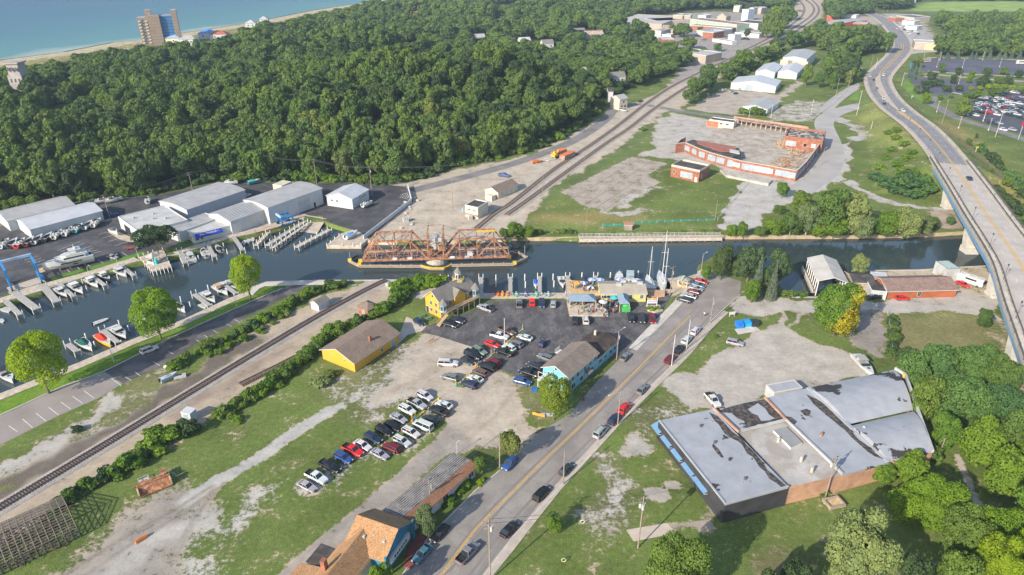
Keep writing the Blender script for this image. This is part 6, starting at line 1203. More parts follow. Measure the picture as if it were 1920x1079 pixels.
# gazebo pier
pz=.35;pg=GW([(260,482),(305,468),(321,501),(286,510)],pz);b=MB();b.prism(pg,pz-.4,pz);r=empty('gazebo_pier',(0,0,0),0,'square timber pier on white piles carrying a small gazebo','pier');c0=Vector((sum(p[0]for p in pg)/4,sum(p[1]for p in pg)/4,0));r.location=c0
def rebase(o,c):o.data.transform(Matrix.Translation(-c))
o=b.build('deck',M_WALK,r);rebase(o,c0);b=MB()
for i in range(4):
    p,q=Vector((*pg[i],0)),Vector((*pg[(i+1)%4],0));n=5
    for k in range(n):e=p.lerp(q,k/n);b.tube(e+Vector((0,0,-3)),e+Vector((0,0,1.3)),.15,n=6)
o=b.build('piles',M_POSTW,r);rebase(o,c0)
def gazebo(name,label,u,v,rad,h,roof_h,roofm,wall,n=6,solid=0,z=0,post=None,low=.9):
    p=G(u,v,z);r=empty(name,p,0,label,'gazebo');post=post or M_POSTW
    ring=[(rad*math.cos(2*math.pi*i/n+.4),rad*math.sin(2*math.pi*i/n+.4))for i in range(n)];b=MB();o2=1.22
    for i in range(n):a,c=ring[i],ring[(i+1)%n];b.poly([(a[0]*o2,a[1]*o2,h),(c[0]*o2,c[1]*o2,h),(0,0,h+roof_h)]);
    b.poly([(a[0]*o2,a[1]*o2,h)for a in ring][::-1]);b.build('roof',roofm,r);b=MB()
    for a in ring:b.tube((a[0],a[1],0),(a[0],a[1],h),.1,n=6)
    b.build('posts',post,r);b=MB()
    for i in range(n):a,c=Vector((*ring[i],0)),Vector((*ring[(i+1)%n],0));e=(a+c)/2;d=c-a;b.box((e.x,e.y,low/2),(d.length,.08,low),rz=math.atan2(d.y,d.x))
    b.build('low_wall',wall,r);return r
gazebo('gazebo','small grey roofed gazebo on the marina pier',289,492,2.1,2.5,1.3,M_GROOF,M_TRIM,4,z=pz);gazebo('gazebo','eight sided gazebo with tan walls and a grey-green roof beside the sailboats',1281,535,1.9,2.5,1.2,mat('grey_green_roof',(.27,.28,.24),.9),M_WOODT,8)
b=MB();b.tube((0,0,0),(0,0,1.7),.6,.6,12);b.blob((0,0,1.7),(.6,.6,.3));p=G(294,495,pz);tag(b.build('round_tank',mat('turquoise_plastic',(.03,.42,.42),.5),loc=p),'turquoise round tank beside the pier gazebo','tank')
# boathouse
k=Bld('boathouse','open sided boathouse with a pale grey roof standing in the river','boathouse',G(1536,555,0),G(1587,552,0),4.2,27,world=True);k.ang=0
a=G(1530,548,0);q=G(1511,505,0);k.root.location=(a.x,a.y,0);dv=q-a;k.root.rotation_euler.z=math.atan2(dv.y,dv.x)-math.pi/2;k.w=9;k.d=dv.length
k.roof_gable(mat('pale_boathouse_roof',(.46,.43,.39),.7,.12,.3),'y',1.5,.35);b=MB()
for yy in range(0,8):
    for xx in(0,k.w):b.box((xx,k.d*yy/7,1.0),(.25,.25,6.2))
b.box((0,k.d/2,3.7),(.15,k.d,1));b.box((k.w,k.d/2,3.7),(.15,k.d,1));k.part('posts',b,M_POSTW);b=MB();b.box((-.6,k.d/2,-.2),(1.8,k.d,.4));b.box((k.w+.6,k.d/2,-.2),(1.8,k.d,.4));k.part('dock',b,M_WOOD)
b=MB()
for yy in range(14):b.box((-1.2,k.d*yy/13,.5),(.12,.12,1.1))
b.bar((-1.2,0,1.05),(-1.2,k.d,1.05),.1);k.part('railing',b,M_POSTW)
# clubhouse right of the boathouse
k=shed('clubhouse','long low building with a brown shingled roof and an orange brick front by the river','building',(1666,546),(1795,543),2.8,10,rib('orange_brick',(.36,.11,.05),.5,'V',.8,.2,.85),mat('mottled_brown_roof',(.22,.15,.125),.9,.15,.6,fine=.35,fscale=3),rise=1.9,over=.5,wins=[('F',.46,1.5,1,1.6,M_DARKIN)])
shed('clubhouse_wing','grey and white curved front wing left of the brown roofed clubhouse','building',(1634,545),(1664,548),3,9,M_GREYW,M_BLK,'flat',wins=[('F',.5,1.4,2.6,.9)],parapet=.1)
shed('clubhouse_wing','black roofed wing nearest the willow and boathouse','building',(1600,530),(1640,532),2.8,8,M_WOOD,M_BLK,'gable',rise=1)
shed('boat_shed','small building with a white roof between the wings and the clubhouse','building',(1640,522),(1668,524),3,5,M_WWALL,M_WROOF,'flat',parapet=.05)
k=shed('river_shed','raised grey shed with a tilted pale green metal roof near the viaduct','shed',(1778,505),(1802,504),4.5,6.5,M_GREYW,mat('pale_green_roof',(.36,.44,.42),.5,.08,.4),'flat',parapet=.0)
b=MB()
for i in range(4):b.bar((-3.2+.7*i,1,0),(-3.2+.7*i,1,2.6),.12);
for z in(.9,1.8,2.6):b.bar((-3.3,1,z),(0,1,z),.1)
k.part('timber_stair',b,M_WOODT)
# ================================================================== SOUTH BANK BUILDINGS
k=Bld('depot','long yellow depot with a brown shingled gable roof','building',(664,680),(746,625),3.1,(604,655));k.walls(M_YELW,gable='x',rise=2.3);k.roof_gable(M_SHING,'x',2.3,.55)
b=MB();b.box((k.w*.52,k.d*.22,4.5),(.7,.7,2.4));k.part('chimney',b,M_BRICK);k.panel('F',k.w*.86,1.1,1.2,2.2,'door',M_BLUER);k.panel('F',k.w*.6,1.3,.8,.9,'window');k.panel('L',k.d*.3,2.6,.5,.3,'vent',M_DARKIN);k.panel('L',k.d*.7,2.6,.5,.3,'vent',M_DARKIN)
for i in range(8):
    pass
# yellow house
k=Bld('yellow_house','two storey yellow house with a cupola, turrets and a long balcony beside the parking lot','house',(826,569),(889,539),5.4,(784,561));k.walls(M_YELW,gable='x',rise=3.0);k.roof_gable(M_SHINGG,'x',3.0,.5);W_,D_=k.w,k.d
for u,z in((.3,4.0),(.62,4.0),(.3,1.6),(.62,1.6)):k.panel('L',D_*u,z,.9,1.2)
k.panel('L',D_*.5,6.6,.7,.7);k.panel('L',D_*.88,1.1,1.1,2.1,'door')
for i in range(6):k.panel('F',W_*(.12+.15*i),4.0,.9,1.5)
for i in range(4):k.panel('F',W_*(.15+.22*i),1.4,1.6,1.8,'window',M_DARKIN)
b=MB();b.box((W_/2,-1.2,2.75),(W_,2.4,.25));k.part('balcony',b,M_WOODT);b=MB()
for z in(3.2,3.5,3.85):b.bar((0,-2.35,z),(W_,-2.35,z),.08,.08)
for i in range(26):b.box((W_*i/25,-2.35,3.3),(.07,.07,1.1))
k.part('balcony_railing',b,mat('tan_painted_wood',(.56,.46,.33),.8));b=MB()
for i in range(7):b.box((W_*i/6,-2.3,1.3),(.22,.22,2.7))
k.part('porch_posts',b,mat('tan_painted_wood'));b=MB();n=12
for i in range(n):b.box((-.2-.32*i,-2.9,2.6-.21*i),(.34,1.2,.12))
for yy in(-3.5,-2.3):b.bar((0,yy,3.7),(-4,yy,1.2),.1,.1);b.bar((0,yy,2.8),(-4,yy,.3),.15,.2)
k.part('staircase',b,M_WOODT)
def turret(x_,y_,r_,z0,z1,rh,nm='turret',rm=None,wm=None):
    b=MB();n=8;ring=[(x_+r_*math.cos(2*math.pi*i/n),y_+r_*math.sin(2*math.pi*i/n))for i in range(n)];b.prism(ring,z0,z1,0)
    for i in range(n):
        a,c=Vector((*ring[i],0)),Vector((*ring[(i+1)%n],0));e=(a+c)/2;out=(e-Vector((x_,y_,0))).normalized();d=c-a;b.box((e.x+out.x*.03,e.y+out.y*.03,(z0+z1)/2+.1),(d.length*.6,.06,(z1-z0)*.5),2,rz=math.atan2(d.y,d.x))
    o2=1.3;rr_=[(x_+r_*o2*math.cos(2*math.pi*i/n),y_+r_*o2*math.sin(2*math.pi*i/n))for i in range(n)]
    for i in range(n):b.poly([(*rr_[i],z1),(*rr_[(i+1)%n],z1),(x_,y_,z1+rh)],1)
    b.poly([(*q,z1)for q in rr_[::-1]],1);return k.part(nm,b,[wm or M_YELW,rm or M_SHINGG,M_GLASS])
turret(.3,-.9,1.25,2.9,5.4,1.9,wm=mat('blue_grey_trim',(.25,.34,.40),.6));turret(W_-.3,-.9,1.25,2.9,5.6,1.9,wm=mat('blue_grey_trim'));turret(W_*.78,D_*.55,1.1,8.0,10.6,1.9,'cupola',wm=M_TRIM)
b=MB();ring=[(W_*.78+1.8*math.cos(2*math.pi*i/8),D_*.55+1.8*math.sin(2*math.pi*i/8))for i in range(8)];b.prism(ring,7.4,8.15)
for i in range(8):a,c=ring[i],ring[(i+1)%8];b.bar((*a,9.0),(*c,9.0),.1);b.bar((*a,8.1),(*a,9.1),.1)
k.part('cupola_deck',b,mat('yellow_trim_wood',(.62,.46,.16),.7));b=MB();x0,x1=W_*.36,W_*.66
b.poly([(x0,-.9,5.3),(x1,-.9,5.3),((x0+x1)/2,-.9,7.6)]);b.poly([(x0,-.9,5.3),((x0+x1)/2,-.9,7.6),((x0+x1)/2,D_*.4,7.6),(x0,D_*.4,5.3)][::-1],1);b.poly([(x1,-.9,5.3),((x0+x1)/2,-.9,7.6),((x0+x1)/2,D_*.4,7.6),(x1,D_*.4,5.3)],1);b.box(((x0+x1)/2,-.45,4),(x1-x0,.9,2.6),0)
k.part('front_gable',b,[M_YELW,M_SHINGG])
for nm,lb,u,v in(('picnic_table','green picnic table nearest the yellow house',791,595),('picnic_table','green picnic table nearer the parked blue car',803,600)):
    p=G(u,v);b=MB();b.box((0,0,.74),(1.8,.8,.06));b.box((0,-.65,.45),(1.8,.28,.05));b.box((0,.65,.45),(1.8,.28,.05));b.box((-.7,0,.4),(.08,1.4,.1));b.box((.7,0,.4),(.08,1.4,.1));b.bar((-.7,-.6,0),(-.7,0,.7),.08);b.bar((-.7,.6,0),(-.7,0,.7),.08);b.bar((.7,-.6,0),(.7,0,.7),.08);b.bar((.7,.6,0),(.7,0,.7),.08)
    o=b.build(nm,mat('green_table',(.10,.22,.12),.7),loc=p);o.rotation_euler.z=.5;tag(o,lb,'table')
# white shed, hip kiosk, white box
shed('garden_shed','small white shed with a grey gabled roof beside the railway','shed',(597,573),(617,562),2.2,3.4,M_WBOARD,M_SHINGG,rise=1,over=.25,doors=[('F',.6,1.4,1.8)])
k=Bld('brick_kiosk','small brown hipped roof brick hut at the end of the railway hedge','hut',(689,582),(707,573),2.6,4.4);k.walls(M_BRICK);k.roof_hip(M_SHING,1.3,.6);k.panel('L',2,1.1,1,2,'door',M_WOOD)
k=Bld('signal_box','white metal equipment cabinet standing alone beside the railway','cabinet',G(343,789),G(352,791),0,2.2,world=True);b=MB();b.prism([(0,0),(k.w+1.2,0),(k.w+1.2,2.2),(0,2.2)],0,2.5);k.part('body',b,M_WWALL);b=MB();b.box(((k.w+1.2)/2,1.1,2.56),(k.w+1.4,2.4,.12));k.part('lid',b,M_WWALL);k.panel('F',1.1,1.2,1.2,2,'door',M_BOARDP)
# blue houses
k=Bld('blue_house','two storey blue house with white trim and a grey shingled roof at the street','house',(1067,708),(1120,662),5.2,(1016,690));k.walls(M_BLUEW,gable='x',rise=1.9);k.roof_gable(mat('taupe_shingles',(.215,.17,.14),.9,.15,.5,fine=.35,fscale=4),'x',1.9,.5);W_,D_=k.w,k.d
for u in(.12,.3,.55,.75,.93):k.panel('F',W_*u,3.9,.9,1.3)
for u in(.16,.45,.8):k.panel('F',W_*u,1.4,1.5,1.3)
k.panel('F',W_*.62,1.1,1.0,2.1,'door',M_GREYW);k.panel('L',D_*.25,3.8,.8,1.2);k.panel('L',D_*.75,3.8,.8,1.2);k.panel('L',D_*.5,6.1,.6,.6)
for u in(0,.5,1):b=MB();b.box((W_*u,-.06,2.6),(.22,.08,5.2));k.part('trim_board',b,M_TRIM)
b=MB();b.box((W_/2,-.05,2.65),(W_,.06,.2));k.part('trim_board',b,M_TRIM)
b=MB();b.poly([(W_*.56,-1.5,2.5),(W_*.7,-1.5,2.5),(W_*.7,0,3.1),(W_*.56,0,3.1)]);b.box((W_*.63,-.8,2.42),(W_*.15,1.5,.12));k.part('porch_roof',b,M_SHINGG)
b=MB();b.box((-1.3,D_*.78,2.7),(2.6,D_*.42,.2));
for yy in(.6,.97):b.box((-2.5,D_*yy,1.35),(.18,.18,2.7));b.box((-2.5,D_*yy,4),(.12,.12,2.6))
for i in range(9):b.box((-2.5,D_*(.6+.37*i/8),3.25),(.06,.06,1))
b.bar((-2.5,D_*.6,3.75),(-2.5,D_*.97,3.75),.1);b.bar((-2.5,D_*.6,3.75),(0,D_*.6,3.75),.1);b.bar((-2.5,D_*.6,5.2),(-2.5,D_*.97,5.2),.12);b.bar((-2.5,D_*.6,5.2),(0,D_*.6,5.6),.12);k.part('balcony',b,M_TRIM)
b=MB();b.box((W_*.72,D_+1.2,4),(2.2,2,.15));
for i in range(6):b.box((W_*.72-1.1+.44*i,D_+2.2,4.5),(.07,.07,1))
b.bar((W_*.72-1.1,D_+2.2,5),(W_*.72+1.1,D_+2.2,5),.09);k.part('rear_deck',b,M_TRIM)
k=Bld('blue_annex','single storey blue building with a black low roof behind the blue house','building',(1120,672),(1158,639),3.5,(1083,646));k.walls(M_BLUEW,gable='x',rise=.9);k.roof_gable(mat('charred_roof',(.058,.042,.036),.95,.3,.3,col2=(.085,.06,.05)),'x',.9,.4)
for u in(.15,.4,.65,.88):k.panel('F',k.w*u,1.8,1.2,1.0,'window' if u!=.65 else 'door',M_GLASS)
b=MB();b.box((k.w*.8,k.d*.75,5),(.6,.6,1.4));k.part('vent_stack',b,M_STONE)
# restaurant pavilion, bar, main hall
M_BLUEG=mat('blue_grey_shingles',(.20,.265,.33),.8,.1,.5,fine=.2)
def pavilion(name,label,q,z,rise,walls=None):
    pts=[G(u,v,z)for u,v in q];c=sum(pts,Vector())/4;c.z=0;r=empty(name,c,0,label,'pavilion');a=[p-c for p in pts];b=MB()
    if(a[1]-a[0]).length>(a[3]-a[0]).length:p1,p2=(a[0]+a[3])/2,(a[1]+a[2])/2
    else:p1,p2=(a[0]+a[1])/2,(a[2]+a[3])/2
    s_=.28;r1,r2=p1.lerp(p2,s_),p2.lerp(p1,s_);r1.z=r2.z=z+rise
    if(a[1]-a[0]).length>(a[3]-a[0]).length:b.poly([a[0],a[1],r2,r1]);b.poly([a[1],a[2],r2]);b.poly([a[2],a[3],r1,r2]);b.poly([a[3],a[0],r1])
    else:b.poly([a[0],a[1],r1]);b.poly([a[1],a[2],r2,r1]);b.poly([a[2],a[3],r2]);b.poly([a[3],a[0],r1,r2])
    b.poly([Vector((p.x,p.y,z-.02))for p in a][::-1]);b.build('roof',M_BLUEG,r);b=MB()
    for i in range(4):
        p,e=a[i]*.94,a[(i+1)%4]*.94;n=max(1,int((e-p).length/3.5))
        for kk in range(n):t=p.lerp(e,kk/n);b.box((t.x,t.y,z/2),(.2,.2,z))
    b.build('posts',M_WOODT,r);return r,a
pav,_=pavilion('dining_pavilion','open sided blue-grey roofed dining pavilion crowded with people',[(1066.5,566),(1119,566),(1114,551),(1062.5,551)],3.0,1.2)
pavilion('bar_pavilion','smaller blue-grey hipped pavilion beside the restaurant entrance',[(1162,571),(1181,570),(1176,551),(1156,551)],3.0,1.2)
k=shed('restaurant','low yellow-green restaurant with a wide grey shingled roof on the waterfront','building',(1127,551),(1212,551),3.0,8.5,mat('yellow_green_wall',(.50,.47,.17),.8,.08),mat('grey_tan_shingles',(.34,.30,.245),.9,.1,.5,fine=.2),rise=1.2,over=.4,wins=[('F',.06,1.9,1.2,.8),('F',.13,1.9,1.2,.8),('F',.21,1.9,1.2,.8),('F',.28,1.9,1.2,.8),('F',.66,1.9,.8,1.4),('F',.9,1.9,.8,1.2)])
for i,(u,v)in enumerate([(.55,.5),(.63,.6),(.8,.55),(.9,.3),(.42,.2)]):k.box('rooftop_unit',k.w*u,k.d*v+2,3.6,1.6,1.2,1.2,M_GREYW)
b=MB();b.prism(GW([(1063,570),(1119,570),(1140,586),(1140,594),(1068,594)],0),.02,.5);tag(b.build('dining_terrace',M_WALK),'tan terrace with a low wall in front of the dining pavilion','terrace')
b=MB();b.prism(GW([(1064,527),(1122,531),(1122,552),(1064,552)],0),-1.6,.35)
tag(b.build('patio_deck',M_WOODT),'raised waterfront patio deck crowded with tables and people','deck')
b=MB();b.prism(GW([(1213,549),(1246,549),(1246,557),(1216,560)],0),0,1.0);tag(b.build('brick_planter',mat('orange_tan_brick',(.50,.30,.18),.85,.2)),'low orange-tan wall between the restaurant and the sailboats','wall')
b=MB();b.prism(GW([(1211,575),(1236,574),(1243,584),(1228,588),(1214,584)],0),0,.5);
tag(b.build('flower_bed',[M_WALK]),'raised kerbed flower bed under the restaurant sign','planter')
for i,(u,v)in enumerate([(1214,580),(1219,578),(1225,581),(1231,578),(1236,580),(1222,583)]):p=G(u,v,.5);o=bpy.data.objects.new('bush',unit('wide',30,900,.14,9));COL.objects.link(o);o.location=p+Vector((0,0,.3));o.scale=(.8,.8,.6);setmat(o,LF_YG if i%2 else LF_VINE);tag(o,'small flowering shrub in the bed under the restaurant sign','bush','shrubs under the sign')
p=G(1222,576,.5);r=empty('restaurant_sign',p,0,'orange and purple restaurant sign on two white posts above the flower bed','sign');b=MB();b.box((0,0,2.2),(2.9,.15,1.7));b.build('board',mat('white_sign',(.6,.6,.62),.6),r)
for z,hh,m in((2.75,.5,mat('orange_sign',(.65,.30,.05),.6)),(2.1,.45,mat('purple_sign',(.22,.12,.42),.6))):b=MB();b.box((0,-.09,z),(2.7,.04,hh));b.build('band',m,r)
for x_ in(-1.5,1.5):b=MB();b.tube((x_,0,0),(x_,0,3.5),.1);b.build('post',M_POSTW,r)
b=MB()
for i in range(5):b.box((-1.0+.5*i,-.12,2.1),(.34,.02,.22))
b.build('lettering',M_TRIM,r)
p=G(1173,583);r=empty('green_booth',p,0,'bright green booth with a white top beside the bar pavilion','booth');b=MB();b.prism([(-1.3,-.9),(1.3,-.9),(1.3,.9),(-1.3,.9)],0,1.6);b.build('body',mat('bright_green',(.06,.36,.10),.6),r);b=MB();b.blob((0,0,1.9),(1.2,.8,.7));b.build('hood',mat('bright_green'),r)
for x_ in(-.55,.55):b=MB();b.blob((x_,0,2.7),.42);b.build('lamp_globe',M_TRIM,r)
for i,(u,v,c,lb)in enumerate([(933,554,(.62,.14,.03),'orange'),(942,554,(.65,.3,.05),'amber'),(951,554,(.6,.25,.08),'light orange'),(968,555,(.1,.35,.25),'green'),(985,555,(.1,.1,.35),'blue'),(1005,555,(.1,.4,.3),'teal'),(1028,555,(.2,.4,.45),'pale blue')]):
    p=G(u,v,.22);r=empty('deck_table',p,0,'%s table and chairs on the walkway in front of the docks'%lb,'table');b=MB();b.tube((0,0,0),(0,0,.74),.05);b.tube((0,0,.72),(0,0,.76),.55,n=10);b.build('table_top',M_TRIM if i>2 else mat('t%d_paint'%i,c,.6),r)
    for a in(0,1.57,3.14,4.71):b=MB();q=Vector((1.0*math.cos(a),.8*math.sin(a),0));b.box(q+Vector((0,0,.42)),(.5,.5,.08));b.box(q*1.25+Vector((0,0,.75)),(.12 if a in(0,3.14)else .5,.12 if a not in(0,3.14)else .5,.7));b.box(q+Vector((0,0,.2)),(.35,.35,.4));b.build('chair',mat('chair%d_paint'%i,c,.6),r)
# small objects on the patio: umbrellas
um=empty('umbrella');b=MB();b.tube((0,0,0),(0,0,2.4),.05,n=6);b.build('pole',M_POSTW,um);b=MB();n=8
for i in range(n):
    a0_,a1_=2*math.pi*i/n,2*math.pi*(i+1)/n;b.poly([(1.45*math.cos(a0_),1.45*math.sin(a0_),2.1),(1.45*math.cos(a1_),1.45*math.sin(a1_),2.1),(0,0,2.75)],i%2)
b.poly([(1.45*math.cos(2*math.pi*i/n),1.45*math.sin(2*math.pi*i/n),2.09)for i in range(n)][::-1],0)
um_me=b.build('canopy',[mat('navy_cloth',(.03,.04,.09),.8),mat('white_cloth',(.6,.6,.6),.8)],um);register(um)
for i,(u,v,lb,c1,c2)in enumerate([(1082,536,'orange umbrella on the patio deck',(.65,.30,.04),(.6,.2,.03)),(1094,536,'blue and white striped umbrella in the middle of the patio',(.08,.15,.4),(.6,.6,.65)),(1108,544,'navy and white umbrella near the restaurant wall',(.03,.04,.10),(.6,.6,.65)),(1109,530,'blue umbrella at the water edge of the patio',(.15,.25,.5),(.5,.55,.65)),(1125,530,'blue umbrella behind the restaurant roof',(.15,.25,.5),(.5,.55,.65)),(1093,529,'black umbrella at the dock end of the patio',(.03,.03,.04),(.04,.04,.05)),(1142,530,'black umbrella behind the restaurant roof',(.03,.03,.04),(.05,.05,.06)),(1161,529,'blue and white umbrella behind the restaurant roof',(.12,.2,.5),(.6,.6,.65)),(1130,572,'white umbrella between the two pavilions',(.62,.6,.58),(.55,.53,.5)),(1151,564,'turquoise umbrella beside the restaurant windows',(.05,.4,.45),(.05,.35,.4)),(1195,531,'blue umbrella at the right end of the restaurant roof',(.12,.2,.45),(.5,.55,.6))]):
    o=place(um,USED,G(u,v+5,.35),i*.4,lb,'umbrella');cn=[c for c in bpy.data.objects if c.parent==o and c.name.startswith('canopy')][0]
    for s_,cc in((0,c1),(1,c2)):cn.material_slots[s_].link='OBJECT';cn.material_slots[s_].material=mat('cloth_%d_%d'%(i,s_),cc,.8)
# long white building and orange-roofed shop
k=Bld('white_building','long single storey white building with a weathered flat roof and brown shingled eave','building',(757,991),(891,874),3.0,(712,965));k.walls(M_WBOARD);W_,D_=k.w,k.d
b=MB();b.poly([(-.1,1.3,3.9),(W_+.1,1.3,3.9),(W_+.1,D_,3.5),(-.1,D_,3.5)]);b.poly([(-.1,D_,2.8),(W_+.1,D_,2.8),(W_+.1,D_,3.5),(-.1,D_,3.5)][::-1]);b.poly([(W_+.1,0,2.8),(W_+.1,D_,2.8),(W_+.1,D_,3.5),(W_+.1,1.3,3.9)][::-1])
k.part('roof',b,mat('streaked_roof',(.13,.11,.10),.9,.45,.6,col2=(.17,.15,.135),streak=(1,.18,1)if False else None,fine=.35));b=MB();b.poly([(-.2,-.5,2.9),(W_+.2,-.5,2.9),(W_+.2,1.3,3.95),(-.2,1.3,3.95)]);b.poly([(-.2,-.5,2.75),(W_+.2,-.5,2.75),(W_+.2,-.5,2.9),(-.2,-.5,2.9)]);k.part('eave',b,mat('rust_shingles',(.27,.135,.08),.9,.12,.5,fine=.3,fscale=4))
for i in range(9):b=MB();b.box((W_/2,1.9+(D_-2.2)*i/8,3.9-.4*(.6+(D_-2.2)*i/8)/(D_-1.3)+.03),(W_,.07,.05));k.part('roof_seam',b,M_GREYW)
for u,wn in((.93,1),(.55,1),(.18,1)):k.panel('F',W_*u,1.6,1.4,1.1)
for u in(.84,.49,.1):k.panel('F',W_*u,1.05,1.1,2.0,'door',M_WOODT)
k=Bld('gift_shop','orange shingled gabled shop with a bright blue gable end facing the street','building',(649,1024),(719,1050),4.2,(758,976));k.d=9.6;k.walls(mat('teal_blue_wall',(.04,.185,.29),.6,.1),gable='x',rise=3.0);k.roof_gable(M_SHINGO,'x',3.0,.5,trim=mat('teal_blue_wall'));W_,D_=k.w,k.d
M_DSH=mat('dark_gable_shingle',(.30,.18,.10),.9,.12,.6,fine=.35,fscale=5)
b=MB();xc,hw,zr,ln=W_*.25,3.7,6.4,9.5;ze=3.8
b.poly([(xc-hw,-ln,ze),(xc,-ln,zr),(xc,D_*.42,zr),(xc-hw,D_*.05,ze)]);b.poly([(xc+hw,-ln,ze),(xc+hw,D_*.05,ze),(xc,D_*.42,zr),(xc,-ln,zr)]);k.part('wing_roof',b,M_SHINGO)
b=MB();b.prism([(xc-hw+.4,-ln+.4),(xc+hw-.4,-ln+.4),(xc+hw-.4,.2),(xc-hw+.4,.2)],-.2,4.1);b.poly([(xc-hw+.4,-ln+.4,4.1),(xc+hw-.4,-ln+.4,4.1),(xc,-ln+.4,6.2)]);k.part('wing_wall',b,M_CREAM)
b=MB();b.prism([(xc-hw-3.4,-5.2),(xc-hw+.2,-5.2),(xc-hw+.2,-.8),(xc-hw-3.4,-.8)],-.2,3.2);k.part('flat_annex',b,M_WBOARD);b=MB();b.prism([(xc-hw-3.5,-5.3),(xc-hw+.1,-5.3),(xc-hw+.1,-.7),(xc-hw-3.5,-.7)],3.2,3.4);k.part('annex_roof',b,M_BLK)
b=MB();b.poly([(xc-hw-4.5,-ln,3),(xc-hw+1.6,-ln,4.3),(xc-hw+1.6,-5.6,4.3),(xc-hw-4.5,-5.6,3)]);b.prism([(xc-hw-4.2,-ln+.3),(xc-hw+1,-ln+.3),(xc-hw+1,-5.9),(xc-hw-4.2,-5.9)],-.2,2.9,1);k.part('side_wing',b,[M_SHINGO,M_CREAM])
b=MB();b.box((xc-1.8,-ln+3,6.3),(.9,.9,2.6));k.part('chimney',b,M_BRICK)
for u,v in((.35,.2),(.55,.3),(.85,.25)):b=MB();b.box((W_*u,D_*v,5.8),(.5,.5,.7));k.part('roof_vent',b,M_GREYW)
b=MB();b.box((W_+.3,D_/2,2.4),(.5,D_*.7,1.6));k.part('sign_board',b,M_TRIM);b=MB()
for i in range(6):b.box((W_+.57,D_*(.3+.08*i),2.4),(.04,.5,.6))
k.part('sign_lettering',b,M_BLK)
for yy in(0,D_):b=MB();b.box((W_+.5,yy,2.5),(.4,.5,5));k.part('corner_post',b,mat('teal_blue_wall'))
b=MB();b.prism(GW([(757,1064),(765,1030),(785,1002),(800,1010),(772,1068)],0),.0,.25);tag(b.build('red_terrace',mat('dark_red_terrace',(.20,.06,.055),.85,.25,.6)),'dark red raised terrace in front of the orange roofed shop','terrace')
# ---------------- grey-roofed warehouse
gw=empty('grey_warehouse',G(1478,913,0),0,'large warehouse with peeling grey membrane roofs, black and brick walls and blue awnings','warehouse');g0=G(1478,913,0)
M_PEEL=mat('peeling_membrane',(.33,.34,.36),.75,.08,.35,fine=.06)
def tear_mat(name,base,dark,thr,scale):
    m=mat(name,base,.75,.1,.35,fine=.06);N=m.node_tree.nodes;L=m.node_tree.links;b=N['Principled BSDF'];src=b.inputs['Base Color'].links[0].from_socket
    geo=N.new('ShaderNodeNewGeometry');t=N.new('ShaderNodeTexNoise');t.inputs['Scale'].default_value=scale;t.inputs['Detail'].default_value=7;t.inputs['Roughness'].default_value=.55;L.new(geo.outputs['Position'],t.inputs[0])
    r=N.new('ShaderNodeMapRange');r.inputs['From Min'].default_value=thr;r.inputs['From Max'].default_value=thr+.008;L.new(t.outputs[0],r.inputs[0])
    mx=N.new('ShaderNodeMix');mx.data_type='RGBA';mx.inputs[7].default_value=(*dark,1);L.new(r.outputs[0],mx.inputs[0]);L.new(src,mx.inputs[6]);L.new(mx.outputs[2],b.inputs['Base Color']);return m
T_A=tear_mat('membrane_a',(.31,.32,.345),(.05,.045,.045),.66,.3);T_B=tear_mat('membrane_b',(.33,.335,.35),(.055,.05,.05),.52,.16);T_C=tear_mat('membrane_c',(.32,.33,.355),(.05,.045,.045),.60,.12)
T_D=mat('tan_ponding_roof',(.40,.375,.345),.7,.15,.15,col2=(.34,.30,.26))
bays=[('roof',[(1236,789),(1337,767),(1478,913),(1360,945)],5.3,T_A),('roof',[(1337,767),(1434,747),(1474,789),(1385,811)],4.9,T_B),('roof',[(1385,811),(1474,789),(1580,890),(1478,913)],4.6,T_D),('roof',[(1434,747),(1515,728),(1666,867),(1580,890)],5.2,T_C)]
def rg(u,v,z):return G(u,v,z)-Vector((g0.x,g0.y,0))
for nm,q,z,m in bays:
    b=MB();pts=[rg(u,v,z)for u,v in q];b.prism([(p.x,p.y)for p in pts],z-.5,z);b.build(nm,m,gw)
b=MB();n=10;za=5.0;L0,L1,R0,R1=rg(1515,728,za),rg(1666,867,za),rg(1678,693,za),rg(1748,849,za)
def quad(s,t):return L0.lerp(L1,t).lerp(R0.lerp(R1,t),s)
for half in(0,1):
    t0,t1=(0,.53)if half==0 else(.55,1)
    for i in range(n):
        for a,c in((i/n,(i+1)/n),):
            za_=1.4*(1-(2*a-1)**2);zc_=1.4*(1-(2*c-1)**2);f0,f1=t0+(t1-t0)*a,t0+(t1-t0)*c
            b.poly([quad(0,f0)+Vector((0,0,za_)),quad(0,f1)+Vector((0,0,zc_)),quad(1,f1)+Vector((0,0,zc_)),quad(1,f0)+Vector((0,0,za_))]);b.poly([quad(1,f0)-Vector((0,0,.5)),quad(1,f1)-Vector((0,0,.5)),quad(1,f1)+Vector((0,0,zc_)),quad(1,f0)+Vector((0,0,za_))][::-1]);b.poly([quad(0,f0)-Vector((0,0,.5)),quad(0,f1)-Vector((0,0,.5)),quad(0,f1)+Vector((0,0,zc_)),quad(0,f0)+Vector((0,0,za_))])
b.build('vaulted_roof',T_C,gw)
def gwall(name,px,z,m,off=0):
    b=MB();P=[rg(u,v,z)for u,v in px]
    for p,q in zip(P,P[1:]):d=(q-p).normalized();c=(p+q)/2;b.box((c.x,c.y,z/2-.3),((q-p).length,.3,z+.3),rz=math.atan2(d.y,d.x))
    return b.build(name,m,gw)
